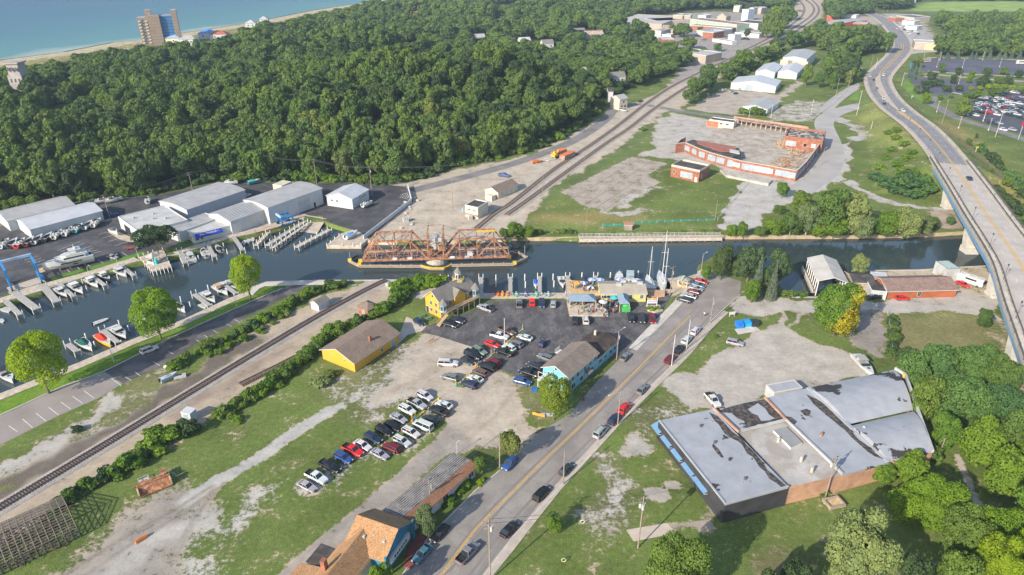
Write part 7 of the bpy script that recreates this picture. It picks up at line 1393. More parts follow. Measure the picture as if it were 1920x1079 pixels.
gwall('black_wall',[(1236,789),(1360,945),(1478,913)],5.1,M_BLKW);gwall('brick_wall',[(1478,913),(1580,890),(1666,867),(1748,849)],4.7,M_BRICKO);gwall('back_wall',[(1236,789),(1434,747),(1515,728),(1678,693),(1697,705),(1748,849)],4.6,M_BRICKO)
for q,z,m in(([(1337,767),(1434+0,867)],0,None),):pass
def parapet(px,z,h,w,m,name='parapet'):b=MB();P=[rg(u,v,z)for u,v in px];[b.bar(p+Vector((0,0,h/2)),q+Vector((0,0,h/2)),w,h)for p,q in zip(P,P[1:])];return b.build(name,m,gw)
parapet([(1337,767),(1385,812)],5.2,.5,.4,mat('orange_stained_coping',(.42,.24,.16),.8));parapet([(1434,747),(1474,789)],5.2,.5,.4,mat('orange_stained_coping'));parapet([(1474,789),(1580,890)],5.2,.45,.45,M_FLATW);parapet([(1385,811),(1474,789)],4.8,.5,.5,M_FLATW);parapet([(1678,693),(1697,705),(1748,849)],5.2,.7,.5,M_GREYW)
parapet([(1236,789),(1360,945),(1478,913)],5.25,.25,.35,M_PEEL,'edge_trim');parapet([(1515,728),(1666,867)],5.1,.25,.9,M_PEEL,'edge_trim')
Z5=lambda x,y:(1220+x/3.4286,680+y/3.4286);M_TORN=mat('torn_black_felt',(.045,.04,.038),.9,.5,.8,col2=(.10,.085,.075))
for z,q in((5.31,[(375,320),(430,345),(470,385),(500,420),(530,450),(590,490),(615,530),(660,570),(720,640),(750,690),(800,730),(880,800),(850,808),(800,770),(760,745),(735,700),(700,672),(660,610),(620,585),(590,530),(560,505),(500,478),(470,450),(440,400),(410,375)]),(4.95,[(435,310),(510,285),(600,262),(730,235),(790,290),(850,360),(790,385),(740,398),(690,395),(650,425),(620,420),(600,375),(560,360),(520,325),(470,322)]),(5.22,[(960,310),(1000,298),(1032,312),(1020,345),(990,340)]),(5.22,[(868,345),(905,352),(942,380),(925,398),(885,382)]),(5.22,[(1150,285),(1180,330),(1230,380),(1290,440),(1330,490),(1400,540),(1440,580),(1500,622),(1440,604),(1390,570),(1340,525),(1290,480),(1250,435),(1215,410),(1180,378),(1130,340),(1050,270),(1000,205),(1060,232)]),(5.31,[(400,520),(440,560),(470,610),(455,612),(420,575),(395,540)])):
    b=MB();P_q=[rg(*Z5(*p_),z)for p_ in q];b.prism([(p.x,p.y)for p in P_q],z-.012,z+.012+.003*len(q)/20);b.build('torn_patch',M_TORN,gw)
b=MB();b.prism([(p.x,p.y)for p in[rg(*Z5(*p_),4.98)for p_ in[(625,300),(690,262),(740,300),(760,335),(800,360),(760,372),(710,375),(690,340),(650,325)]]],4.96,5.0);b.build('torn_patch',M_PEEL,gw)
b=MB();P_q=[rg(u,v,5.0)for u,v in[(1450,808),(1474,801),(1504,831),(1483,841)]];b.prism([(p.x,p.y)for p in P_q],4.6,5.15,0,1);b.build('skylight',[M_TRIM,mat('grey_skylight',(.27,.265,.255),.5,.1)],gw)
for u,v,m in[(1314,800,M_BLK),(1340,831,M_BLK),(1368,863,M_BLK),(1397,899,M_BLK),(1503,860,M_STONE),(1523,880,M_STONE),(1460,824,M_STONE),(1540,815,M_RUST),(1655,825,M_RUST),(1620,803,M_GREYW),(1600,738,M_GREYW),(1650,726,M_STONE),(1683,715,M_GREYW),(1695,704,mat('orange_yellow',(.6,.36,.08),.7))]:
    z=5.3 if u<1500 else 5.6;p=rg(u,v,z);b=MB();b.tube(p-Vector((0,0,.8)),p+Vector((0,0,.5)),.35,.3,8);b.build('roof_vent',m,gw)
A_,B_=rg(1236,789,3.6),rg(1360,945,3.6);dv=(B_-A_).normalized();no=Vector((dv.y,-dv.x,0));no=no if no.x<0 or no.y<0 else -no;Lw=(B_-A_).length
for s0,s1 in((.0,.125),(.16,.30),(.33,.47),(.5,.65),(.665,.84)):
    b=MB();p,q=A_+dv*Lw*s0,A_+dv*Lw*s1;o2=no*2.0;dz=Vector((0,0,-.8));b.poly([p+no*.2,p+o2+dz,q+o2+dz,q+no*.2]);b.poly([p+o2+dz,p+o2+dz*1.35,q+o2+dz*1.35,q+o2+dz]);b.build('awning',M_AWN,gw)
    b=MB();b.bar(q+o2+dz*1.2,q+no*.2-Vector((0,0,1.3)),.12,.12);b.bar(p+o2+dz*1.2,p+no*.2-Vector((0,0,1.3)),.12,.12);b.build('awning_bracket',M_TRIM,gw)
b=MB();p,q=rg(1478,913,1.2),rg(1580,890,1.2);c=p.lerp(q,.14);d=(q-p).normalized();b.box((c.x+.2*d.y,c.y-.25,1.2),(2.4,.25,2.3),rz=math.atan2(d.y,d.x));b.build('double_door',M_BOARDP,gw)
shed('side_awning','pale flat roofed lean-to along the back of the grey warehouse','shed',(1452,737),(1505,727),3,3.5,M_GREYW,M_PEEL,'flat',parapet=.02)
# timber bench frames at the wood
p=G(1562,948);r=empty('wooden_crate',p,.25,'open square wooden crate on blocks behind the warehouse','crate');b=MB();b.box((0,0,.55),(3.4,2.4,.15));b.build('base',M_WOODT,r);b=MB()
for y in(-1.2,1.2):b.box((0,y,.8),(3.7,.35,.6))
for x_ in(-1.7,1.7):b.box((x_,0,.8),(.35,2.1,.6))
for x_ in(-1.4,1.4):
    for y in(-.9,.9):b.box((x_,y,.25),(.4,.4,.5))
b.build('sides',M_WOOD,r)
# ================================================================== VEHICLES
M_PAINT=mat('car_paint',rough=.28,var=.04,fine=.02,objcol=True,spec=.5);M_CGLASS=mat('car_glass',(.022,.028,.034),.08,.1,1,fine=0,spec=.7);M_RIM=mat('wheel_rim',(.35,.35,.36),.35,0,fine=0,metal=.6)
M_HEADL=mat('headlight_glass',(.62,.63,.62),.15,0,fine=0,spec=.7);M_TAILL=mat('taillight_red',(.35,.015,.012),.3,0,fine=0);M_PLAST=mat('black_plastic',(.03,.03,.032),.6,.1)
KD={'sedan':dict(L=4.75,W=1.84,zb=.9,zr=1.43,gb=(-1.95,1.05),gt=(-1.2,.32),hood=.80,tail=.92),'suv':dict(L=4.75,W=1.92,zb=1.06,zr=1.72,gb=(-2.2,1.12),gt=(-1.95,.42),hood=.98,tail=1.05),
 'hatch':dict(L=4.3,W=1.8,zb=.95,zr=1.52,gb=(-2.0,1.05),gt=(-1.6,.3),hood=.86,tail=.98),'bigsuv':dict(L=5.6,W=2.02,zb=1.15,zr=1.88,gb=(-2.6,1.2),gt=(-2.45,.55),hood=1.1,tail=1.15),'minivan':dict(L=5.1,W=1.95,zb=1.05,zr=1.76,gb=(-2.35,1.75),gt=(-2.1,.75),hood=.92,tail=1.05),
 'van':dict(L=5.4,W=2.0,zb=1.2,zr=2.1,gb=(-2.6,1.9),gt=(-2.5,1.1),hood=1.1,tail=1.2),'pickup':dict(L=5.7,W=1.98,zb=1.12,zr=1.86,gb=(-.95,1.3),gt=(-.7,.6),hood=1.08,tail=1.12),'jeep':dict(L=4.2,W=1.85,zb=1.1,zr=1.85,gb=(-1.7,.75),gt=(-1.65,.5),hood=1.08,tail=1.1)}
def car_proto(kind,small=False):
    k=KD[kind];L,W=k['L'],k['W'];h=L/2;w=W/2;r=empty(kind if kind in('pickup','van','minivan','jeep')else 'parked_car');b=MB()
    st=[(-h,.42,k['tail']-.12,w*.84),(-h+.12,.3,k['tail'],w*.95),(-h+.6,.28,k['tail']+.01,w),(k['gb'][0]+.1,.27,k['zb'],w),(0,.26,k['zb'],w),(k['gb'][1],.27,k['zb']if kind!='van' else k['zb'],w),(h-.7,.28,k['hood'],w*.98),(h-.15,.3,k['hood']-.12,w*.9),(h,.42,k['hood']-.28,w*.76)]
    if kind=='jeep':st[-2]=(h-.1,.35,k['hood'],w*.85);st[-1]=(h,.45,k['hood']-.1,w*.8)
    rings=[]
    for x_,z0,z1,hw in st:rings.append([(x_,-hw*.9,z0),(x_,-hw,z0+.22),(x_,-hw,z1-.16),(x_,-hw*.9,z1),(x_,hw*.9,z1),(x_,hw,z1-.16),(x_,hw,z0+.22),(x_,hw*.9,z0)])
    for A,B in zip(rings,rings[1:]):
        for i in range(8):
            if kind=='pickup' and i==3 and A[0][0]<-.9 and B[0][0]<=-.8:continue
            b.poly([A[i],A[(i+1)%8],B[(i+1)%8],B[i]][::-1])
    b.poly(rings[0]);b.poly(rings[-1][::-1])
    body=b.build('body',M_PAINT,r,smooth=False)
    g0,g1=k['gb'];t0,t1=k['gt'];zb,zr=k['zb']-.01,k['zr']-.05;wb,wt=w*.89,w*.72
    b=MB();A=[(g0,-wb,zb),(g1,-wb,zb),(g1,wb,zb),(g0,wb,zb)];B=[(t0,-wt,zr),(t1,-wt,zr),(t1,wt,zr),(t0,wt,zr)]
    for i in range(4):b.poly([A[i],A[(i+1)%4],B[(i+1)%4],B[i]])
    b.build('windows',M_CGLASS,r)
    b=MB();B2=[(t0-.05,-wt-.03,zr-.03),(t1+.04,-wt-.03,zr-.03),(t1+.04,wt+.03,zr-.03),(t0-.05,wt+.03,zr-.03)];C=[(t0+.1,-wt*.9,zr+.05),(t1-.1,-wt*.9,zr+.05),(t1-.1,wt*.9,zr+.05),(t0+.1,wt*.9,zr+.05)]
    for i in range(4):b.poly([B2[i],B2[(i+1)%4],C[(i+1)%4],C[i]])
    b.poly(C)
    for s_ in(-1,1):
        for ga,ta in((g0,t0),(g1,t1),((g0+g1)/2-.1,(t0+t1)/2-.05)):b.bar((ga,s_*(wb+.01),zb),(ta,s_*(wt+.01),zr),.09,.07)
    b.build('roof',M_PAINT,r)
    if kind=='pickup':
        b=MB();b.box(((-h+.1-.95)/2,0,.78),(h-.95-.05,W*.8,.06));
        for s_ in(-1,1):b.poly([(-h+.12,s_*w*.86,.8),(-.95,s_*w*.86,.8),(-.95,s_*w*.86,k['zb']),(-h+.12,s_*w*.86,k['zb'])])
        b.poly([(-.95,-w*.86,.8),(-.95,w*.86,.8),(-.95,w*.86,1.1),(-.95,-w*.86,1.1)]);b.box((-h+.15,0,.95),(.08,W*.84,.32));b.build('bed',M_PLAST,r)
    elif kind in('suv','bigsuv','minivan')and not small:
        b=MB();[b.bar((t0+.2,s_*wt*.8,zr+.1),(t1-.3,s_*wt*.8,zr+.1),.05,.05)for s_ in(-1,1)];b.build('roof_rails',M_PLAST,r)
    if not small:
        rw=.36 if kind not in('pickup','bigsuv','jeep')else .41
        for x_ in(-h+.95,h-.95):
            for s_ in(-1,1):
                b=MB();b.tube((0,-.12,0),(0,.12,0),rw,n=12);b.tube((0,s_*.1,0),(0,s_*.135,0),rw*.6,n=10,mi=1);o=b.build('wheel',[M_TYRE,M_RIM],r);o.location=(x_,s_*(w-.1),rw)
        for s_ in(-1,1):
            b=MB();b.box((0,0,0),(.25,.38,.16));o=b.build('headlight',M_HEADL,r);o.location=(h-.08,s_*w*.62,k['hood']-.27)
            b=MB();b.box((0,0,0),(.12,.3,.2));o=b.build('taillight',M_TAILL,r);o.location=(-h+.05,s_*w*.72,k['tail']-.2)
    register(r);return r
CP={k:car_proto(k)for k in KD};CPS={k:car_proto(k,True)for k in('sedan','suv','pickup')}
for k in list(CPS.values()):k.name='parked_car';
KIDS.clear();[register(r)for r in list(CP.values())+list(CPS.values())]
COLR=dict(white=(.55,.55,.545),silver=(.32,.33,.34),grey=(.17,.175,.18),black=(.012,.013,.016),dark=(.03,.033,.04),navy=(.018,.03,.075),blue=(.03,.08,.26),red=(.42,.02,.018),wine=(.16,.012,.02),teal=(.06,.16,.22),green=(.16,.24,.17),brown=(.14,.09,.07),cream=(.55,.5,.4),brightred=(.6,.02,.02))
rv=random.Random(2)
def car(kind,col,uv,d,label,group=None,z=0.0,small=False,cat=None):
    p=G(uv[0],uv[1],z+.7);q=G(uv[0]+d[0]*.05,uv[1]+d[1]*.05,z+.7);a=math.atan2(q.y-p.y,q.x-p.x)
    pr=(CPS if small else CP)[kind];o=place(pr,USED,(p.x,p.y,z+.06),a,label,cat or{'pickup':'pickup truck','van':'van','minivan':'minivan'}.get(kind,'car'),group)
    c=COLR[col];c=tuple(x_*rv.uniform(.92,1.08)for x_ in c)
    for ch in(KIDS[pr.name]if o is pr else[x_ for x_ in NEWKIDS]):
        if ch.name.split('.')[0]in('body','roof'):ch.color=(*c,1)
    return o
NEWKIDS=[]
def copy_tree(o,parent=None,kids=None):
    c=o.copy();COL.objects.link(c);c.parent=parent
    if parent is None:NEWKIDS.clear()
    else:NEWKIDS.append(c)
    for ch in KIDS.get(o.name,[]):copy_tree(ch,c)
    return c
ZA=lambda x,y:(800+x/7.992,600+y/7.992);ZB=lambda x,y:(550+x/5.394,730+y/5.394);Z1=lambda x,y:(880+x/7.992,490+y/7.992);Z2=lambda x,y:(1080+x/7.992,490+y/7.992);T3=lambda x,y:(960+x/4,540+y/4)
g='cars parked around the restaurant'
for kind,col,uv,d,lb in[
 ('suv','black',(844,609),(90,25),'black SUV at the foot of the yellow house staircase'),('suv','dark',(856,602),(90,20),'dark SUV right behind the black SUV at the yellow house'),('pickup','silver',Z1(240,705),(-190,-70),'silver pickup nose to the walkway right of the yellow house'),('hatch','navy',(786,604),(150,90),'dark blue car on the concrete patch beside the yellow house'),
 ('pickup','grey',Z1(750,630),(0,-100),'grey pickup facing the restaurant walkway, left of the red jeep'),('jeep','brightred',Z1(945,620),(0,-100),'bright red jeep facing the restaurant walkway'),('suv','navy',Z1(1085,635),(5,100),'navy SUV right of the red jeep'),('hatch','silver',Z1(1260,640),(15,-100),'silver hatchback left of the terrace corner'),
 ('suv','black',Z1(1585,890),(0,-100),'black SUV below the dining terrace'),('suv','white',Z1(1745,880),(-10,-100),'white SUV below the dining terrace beside the black SUV'),
 ('suv','black',Z2(825,855),(25,100),'black SUV, left of the three in front of the green booth'),('suv','dark',Z2(985,860),(20,100),'dark grey SUV, middle of the three near the flower bed'),('suv','wine',Z2(1150,870),(20,100),'dark red SUV, right of the three below the flower bed'),
 ('suv','dark',Z2(1620,578),(-150,-40),'dark SUV nearest the street in the row at the street end'),('sedan','silver',Z2(1700,520),(-150,-40),'silver blue car second in the row at the street end'),('hatch','wine',Z2(1760,455),(-150,-40),'dark purple car third in the row at the street end'),('sedan','silver',Z2(1800,405),(150,40),'silver sedan fourth in the row at the street end'),('sedan','teal',Z2(1830,355),(150,40),'grey-green sedan fifth in the row at the street end'),('sedan','red',Z2(1870,300),(150,40),'crimson sedan last in the row at the street end'),
 ('pickup','white',ZA(1090,240),(200,50),'white pickup with yellow gear in its bed, beside the lot lamp pole'),('pickup','brown',ZA(1200,170),(190,80),'brown-grey pickup behind the white pickup in the lot'),('sedan','brightred',ZA(985,362),(170,60),'small bright red car alone left of the lamp pole'),('suv','green',ZA(790,465),(180,90),'pale green SUV at the head of the left lot row'),('bigsuv','black',ZA(690,530),(190,90),'large black SUV second in the left lot row'),('hatch','dark',ZA(612,612),(180,90),'dark hatchback third in the left lot row'),('bigsuv','white',ZA(320,652),(250,10),'long white SUV alone on the dirt side of the lot'),('suv','grey',ZA(345,862),(-220,-60),'dark grey SUV at the lower end of the grass strip'),
 ('sedan','white',ZA(1470,262),(-200,-60),'white sedan right of the grass strip beside the teal marker'),('suv','grey',ZA(1330,362),(-180,-70),'grey-green SUV behind the lamp pole'),('jeep','white',ZA(1235,425),(-150,-70),'white jeep squeezed behind the black pickup'),('pickup','black',ZA(1165,485),(-160,-60),'black pickup in the middle of the lot beside the yellow curb'),
 ('suv','wine',ZA(990,640),(-190,-80),'dark red SUV first below the yellow curb'),('bigsuv','black',ZA(908,700),(-190,-80),'black SUV second below the yellow curb'),('suv','brown',ZA(800,790),(-190,-80),'brown SUV third below the yellow curb'),('sedan','white',ZA(728,880),(-200,-80),'white sedan fourth below the yellow curb'),('suv','navy',ZA(638,968),(-210,-80),'navy SUV last below the yellow curb'),
 ('hatch','navy',ZA(1735,350),(60,-90),'small dark purple car with its tailgate up in the middle of the lot'),('suv','grey',ZA(1780,565),(-160,-60),'grey-green SUV at the upper corner of the blue house'),('suv','dark',ZA(1620,690),(-150,-60),'dark SUV against the back of the blue house'),('pickup','black',ZA(1535,795),(-200,-70),'black pickup behind the blue house balcony'),('suv','blue',ZA(1432,925),(200,50),'dark blue SUV at the grass left of the blue house')]:car(kind,col,uv,d,lb,g)
g='cars parked in the grass rows';D1=(200,105);D2=(-200,-85)
for kind,col,uv,d,lb in[
 ('suv','white',ZB(1330,68),D1,'white SUV at the top end of the long grass row'),('pickup','silver',ZB(1250,148),D1,'silver pickup with a dark bed second in the long grass row'),('suv','white',ZB(1152,208),D1,'pale SUV with twin roof windows third in the long grass row'),('sedan','silver',ZB(1065,290),D1,'silver sedan fourth in the long grass row'),('sedan','black',ZB(1005,368),D1,'black sedan fifth in the long grass row'),('suv','black',ZB(915,420),D1,'black SUV sixth in the long grass row'),('suv','navy',ZB(808,494),D1,'navy SUV seventh in the long grass row'),('sedan','white',ZB(700,565),D1,'white sedan beside the red pickup'),('pickup','brightred',ZB(600,615),D1,'bright red pickup in the long grass row'),('suv','blue',ZB(505,692),D1,'deep blue SUV next below the red pickup'),('pickup','black',ZB(368,778),D1,'black pickup with a yellow tool in its open bed'),('pickup','white',ZB(232,888),D1,'white pickup with a grey bed cover near the end of the grass row'),('sedan','silver',ZB(138,978),D1,'pale silver sedan at the lowest end of the grass row'),
 ('sedan','white',ZB(1525,155),D2,'white sedan at the top of the short second row'),('pickup','black',ZB(1475,222),D2,'black flatbed pickup in the short second row'),('sedan','dark',ZB(1385,305),D2,'dark sedan above the white passenger van'),('van','white',ZB(1312,372),D2,'white passenger van in the short second row'),('suv','white',ZB(1190,438),D1,'white SUV with a sunroof below the passenger van'),('suv','white',ZB(1097,528),D1,'white SUV with a wide glass roof above the dark red SUV'),('suv','wine',ZB(993,592),D2,'dark red SUV near the end of the second row'),('sedan','silver',ZB(873,655),D1,'silver sedan last in the second row')]:car(kind,col,uv,d,lb,g)
g='cars along the street';S1=(100,-105);S2=(-100,105)
for kind,col,uv,d,lb in[
 ('sedan','grey',T3(850,515),S1,'dark grey sedan at the kerb in front of the blue annex'),('sedan','grey',T3(978,760),S1,'grey sedan above the red car at the right kerb'),('suv','brightred',T3(845,902),S1,'red SUV at the right kerb beside a lamp'),('suv','navy',T3(770,985),S1,'navy SUV directly below the red SUV'),('minivan','silver',(1126,810),S1,'pale silver minivan below the navy SUV'),('hatch','dark',(1062,880),S1,'dark hatchback at the plain wooden pole'),('suv','black',(1015,926),S1,'black SUV parked by the sidewalk with dark long roof'),('sedan','black',(955,992),S1,'black sedan nearest the bottom at the right kerb'),
 ('suv','black',T3(1255,462),S1,'black SUV behind the two white SUVs at the right kerb'),('suv','wine',T3(1185,535),S1,'dark red-black SUV beside the lower lamp post'),('suv','white',T3(1310,388),S1,'white SUV, lower one of the two white ones at the kerb'),('suv','white',T3(1377,322),S1,'white SUV, upper one of the two white ones at the kerb'),
 ('suv','blue',(956,869),S2,'bright blue SUV under the olive tree at the left kerb'),('sedan','black',(825,999),S2,'black sedan parked in front of the long white building'),('sedan','teal',(792,1038),S2,'teal blue sedan beside the dark red terrace'),('pickup','grey',(877,1037),S1,'dark grey pickup driving up the street near the bottom edge')]:car(kind,col,uv,d,lb,g,z=.03)
for kind,col,uv,d,lb in[('suv','silver',T3(1672,412),(200,40),'silver SUV on the edge of the gravel lot'),('pickup','white',(1336,750),(100,110),'white pickup with a dark bed behind the grey warehouse'),('sedan','brightred',(1692,559),(200,0),'red convertible with a white interior in front of the clubhouse'),('sedan','black',(1639,557),(-200,0),'black convertible in the shade of the turning tree'),('sedan','brightred',(1806,533),(100,50),'red car beside the camper van'),('suv','white',(280,656),(200,-75),'white SUV driving on the waterfront road'),('sedan','silver',(211,482),(100,30),'pale silver car on the marina lot beside the lawn'),('suv','wine',(247,465),(100,-5),'dark red SUV by the gazebo pier'),('suv','black',(252,460),(100,-5),'black SUV behind the dark red one by the gazebo pier'),('pickup','blue',(207,403),(100,-15),'blue and white pickup between the two marina warehouses'),('suv','white',(462,367),(100,-40),'white car behind the barrel roofed warehouse'),('suv','dark',(1201,190),(100,-30),'dark car by the level crossing house'),('suv','grey',(1150,190),(100,0),'grey car beside the crossing house wall'),('van','white',(1169,207),(80,20),'white van parked beside the level crossing'),('pickup','blue',(945,329),(80,10),'blue truck on the rail yard edge')]:car(kind,col,uv,d,lb)
# camper van
p=G(1822,527,1.2);r=empty('camper_van',(p.x,p.y,0),R(-52),'white camper van parked beside the viaduct pier','camper van');b=MB();b.prism([(-4.2,-1.25),(3.0,-1.25),(3.7,-.9),(3.7,.9),(3.0,1.25),(-4.2,1.25)],.5,3.0);b.build('body',M_TRIM,r);b=MB();b.box((3.55,0,2.0),(.5,1.9,.9));b.box((0,-1.27,2.1),(3.4,.05,.6));b.box((0,1.27,2.1),(3.4,.05,.6));b.build('windows',M_CGLASS,r)
b=MB();b.box((-1.5,0,3.15),(1.2,.9,.3));b.box((1,.3,3.1),(.6,.6,.2));b.build('roof_unit',M_GREYW,r);b=MB();b.box((0,-1.28,1.1),(6.5,.03,.2));b.build('stripe',M_BLUER,r)
for x_ in(-2.4,2.3):
    for y_ in(-1.1,1.1):b=MB();b.tube((0,-.15,0),(0,.15,0),.42,n=12);o=b.build('wheel',M_TYRE,r);o.location=(x_,y_,.42)
# highway traffic
for i,(kind,col,u,v,d,lb)in enumerate([('sedan','white',1632.5,143,(10,-14),'white car leaving the junction beside the tall poles'),('suv','grey',1642.5,140.5,(6,-10),'grey car beyond the median tip'),('suv','white',1657,141,(-4,10),'white SUV right of the median top'),('sedan','black',1638,150.5,(-5,12),'black car left of the median'),('suv','grey',1644,167,(-2,12),'dark grey SUV beside the middle of the median'),('sedan','white',1656.5,184.5,(6,12),'white car beside the lower end of the median'),('suv','navy',1658,196,(6,10),'navy SUV turning at the side road'),('sedan','white',1693,207,(20,14),'white sedan right of the yellow painted median'),('sedan','navy',1817.5,334,(-30,-38),'dark navy car alone on the viaduct'),('suv','dark',1676,64,(-6,-10),'dark car on the far bend of the highway'),('sedan','white',1670,64.5,(-6,-10),'white car on the far bend of the highway'),('sedan','grey',1653,46,(-6,-10),'grey car on the farthest stretch of the highway')]):
    bz=min(HWP,key=lambda q:abs(PX(q)[1]-v)+abs(PX(q)[0]-u)*.3).z;car(kind,col,(u,v),d,lb,'traffic on the highway',z=bz+.05)
# church lot
ZC=lambda x,y:(1700+x/8.7,130+y/8.7)
cc=[(960,740,'silver'),(1130,750,'white'),(1480,740,'white'),(1395,870,'navy'),(1520,880,'silver'),(1580,985,'white'),(1730,985,'silver'),(1690,745,'dark'),(1810,735,'white'),(1860,790,'dark'),(1040,655,'white'),(1130,690,'dark'),(1200,700,'black'),(1285,705,'wine'),(1350,695,'brightred'),(1460,665,'white'),(1560,690,'white'),(1640,690,'silver'),(1740,690,'silver'),(1805,680,'dark'),(1875,685,'silver'),(1050,590,'blue'),(1110,605,'dark'),(1165,622,'silver'),(1235,580,'white'),(1285,612,'brightred'),(1360,620,'dark'),(1405,610,'silver'),(1430,580,'navy'),(1535,610,'cream'),(1640,580,'silver'),(1720,575,'white'),(1800,590,'wine'),(1880,600,'white'),(1440,522,'white'),(1510,497,'white'),(1580,480,'white'),(1640,522,'white'),(1715,540,'white'),(1790,510,'dark'),(1870,530,'navy'),(1310,520,'black'),(1150,530,'dark'),(1560,415,'navy'),(1650,400,'dark'),(1740,375,'white'),(1800,385,'silver'),(1890,480,'white'),(1500,645,'wine'),(1700,625,'dark'),(1600,630,'black'),(1330,655,'navy'),(1180,655,'white'),(1770,640,'silver'),(1860,640,'black')]
rk=random.Random(31)
for yy in range(470,700,30):
    for xx in range(1120+(690-yy)//2,1920,44):
        if rk.random()<.5 and all(abs(xx-a[0])>38 or abs(yy-a[1])>14 for a in cc):cc.append((xx,yy,rk.choice(['white','silver','dark','black','navy','white','wine','silver'])))
print('church cars',len(cc))
CW=dict(white='white',silver='silver',dark='dark grey',black='black',navy='navy',wine='dark red',brightred='bright red',blue='blue',cream='cream')
for i,(x_,y_,c_)in enumerate(cc):car(['sedan','suv','suv','pickup'][i%4]if c_!='cream' else 'sedan',c_,ZC(x_,y_),(100,22),'%s vehicle among the cars filling the distant church parking lot'%CW[c_],'cars in the church parking lot',small=True,cat='car')
for i,(u,v,c_)in enumerate([(1372,171,'silver'),(1388,167,'white'),(1380,175,'navy')]):car('sedan',c_,(u,v),(80,-20),['silver car left of the storage sheds','white car nearest the corner of the front storage shed','navy car left of the storage sheds'][i],small=True)
for i,(x_,y_,c_)in enumerate([(1676,39,'white'),(1682,44,'silver'),(1689,50,'white'),(1696,56,'navy'),(1702,59,'white'),(1710,58,'silver'),(1718,60,'white'),(1722,64,'dark'),(1690,60,'grey'),(1684,54,'white'),(1706,64,'white'),(1698,50,'silver'),(1318,76,'grey'),(1322,74,'silver'),(1402,74,'dark'),(1396,73,'dark'),(1384,71,'cream'),(1300,68,'white'),(1310,68,'navy')]):car('pickup' if i%3==0 else 'suv',c_,(x_,y_),(60,8*(-1)**i),'%s vehicle standing in a distant yard'%{'grey':'grey',**CW}[c_],'vehicles in the distant yards',small=True,cat='car')
for k,r in list(CP.items())+[(0,x_)for x_ in CPS.values()]:
    if r.name not in USED:
        for ch in list(r.children):bpy.data.objects.remove(ch)
        bpy.data.objects.remove(r)
# ================================================================== BOATS
M_HULL=mat('white_gelcoat',(.52,.52,.50),.3,.05,1,spec=.5);M_HULLC=mat('boat_paint',rough=.35,var=.05,objcol=True,spec=.5);M_CANV=mat('canvas',rough=.85,var=.1,objcol=True)
def hull(mb,L,W,H,n=10,mi=0,deck=None,bow=1.0,z0=0):
    """rings from stern (-x) to a pointed bow (+x)"""
    rings=[]
    for i in range(n+1):
        t=i/n;x_=-L/2+L*t;w=W/2*(1-max(0,(t-.35)/.65)**2.2*bow);w=max(w,.03);sh=H*(1+.25*max(0,t-.4));k=.55+.2*(1-t)
        rings.append([(x_,-w,z0+sh),(x_,-w*.92,z0+sh*.45),(x_,-w*k*.8,z0-.15+.45*max(0,t-.6)*H),(x_,w*k*.8,z0-.15+.45*max(0,t-.6)*H),(x_,w*.92,z0+sh*.45),(x_,w,z0+sh)])
    for A,B in zip(rings,rings[1:]):
        for i in range(5):mb.poly([A[i],B[i],B[i+1],A[i+1]],mi)
        mb.poly([A[5],B[5],B[0],A[0]],mi if deck is None else deck)
    mb.poly(rings[0][::-1],mi);return rings
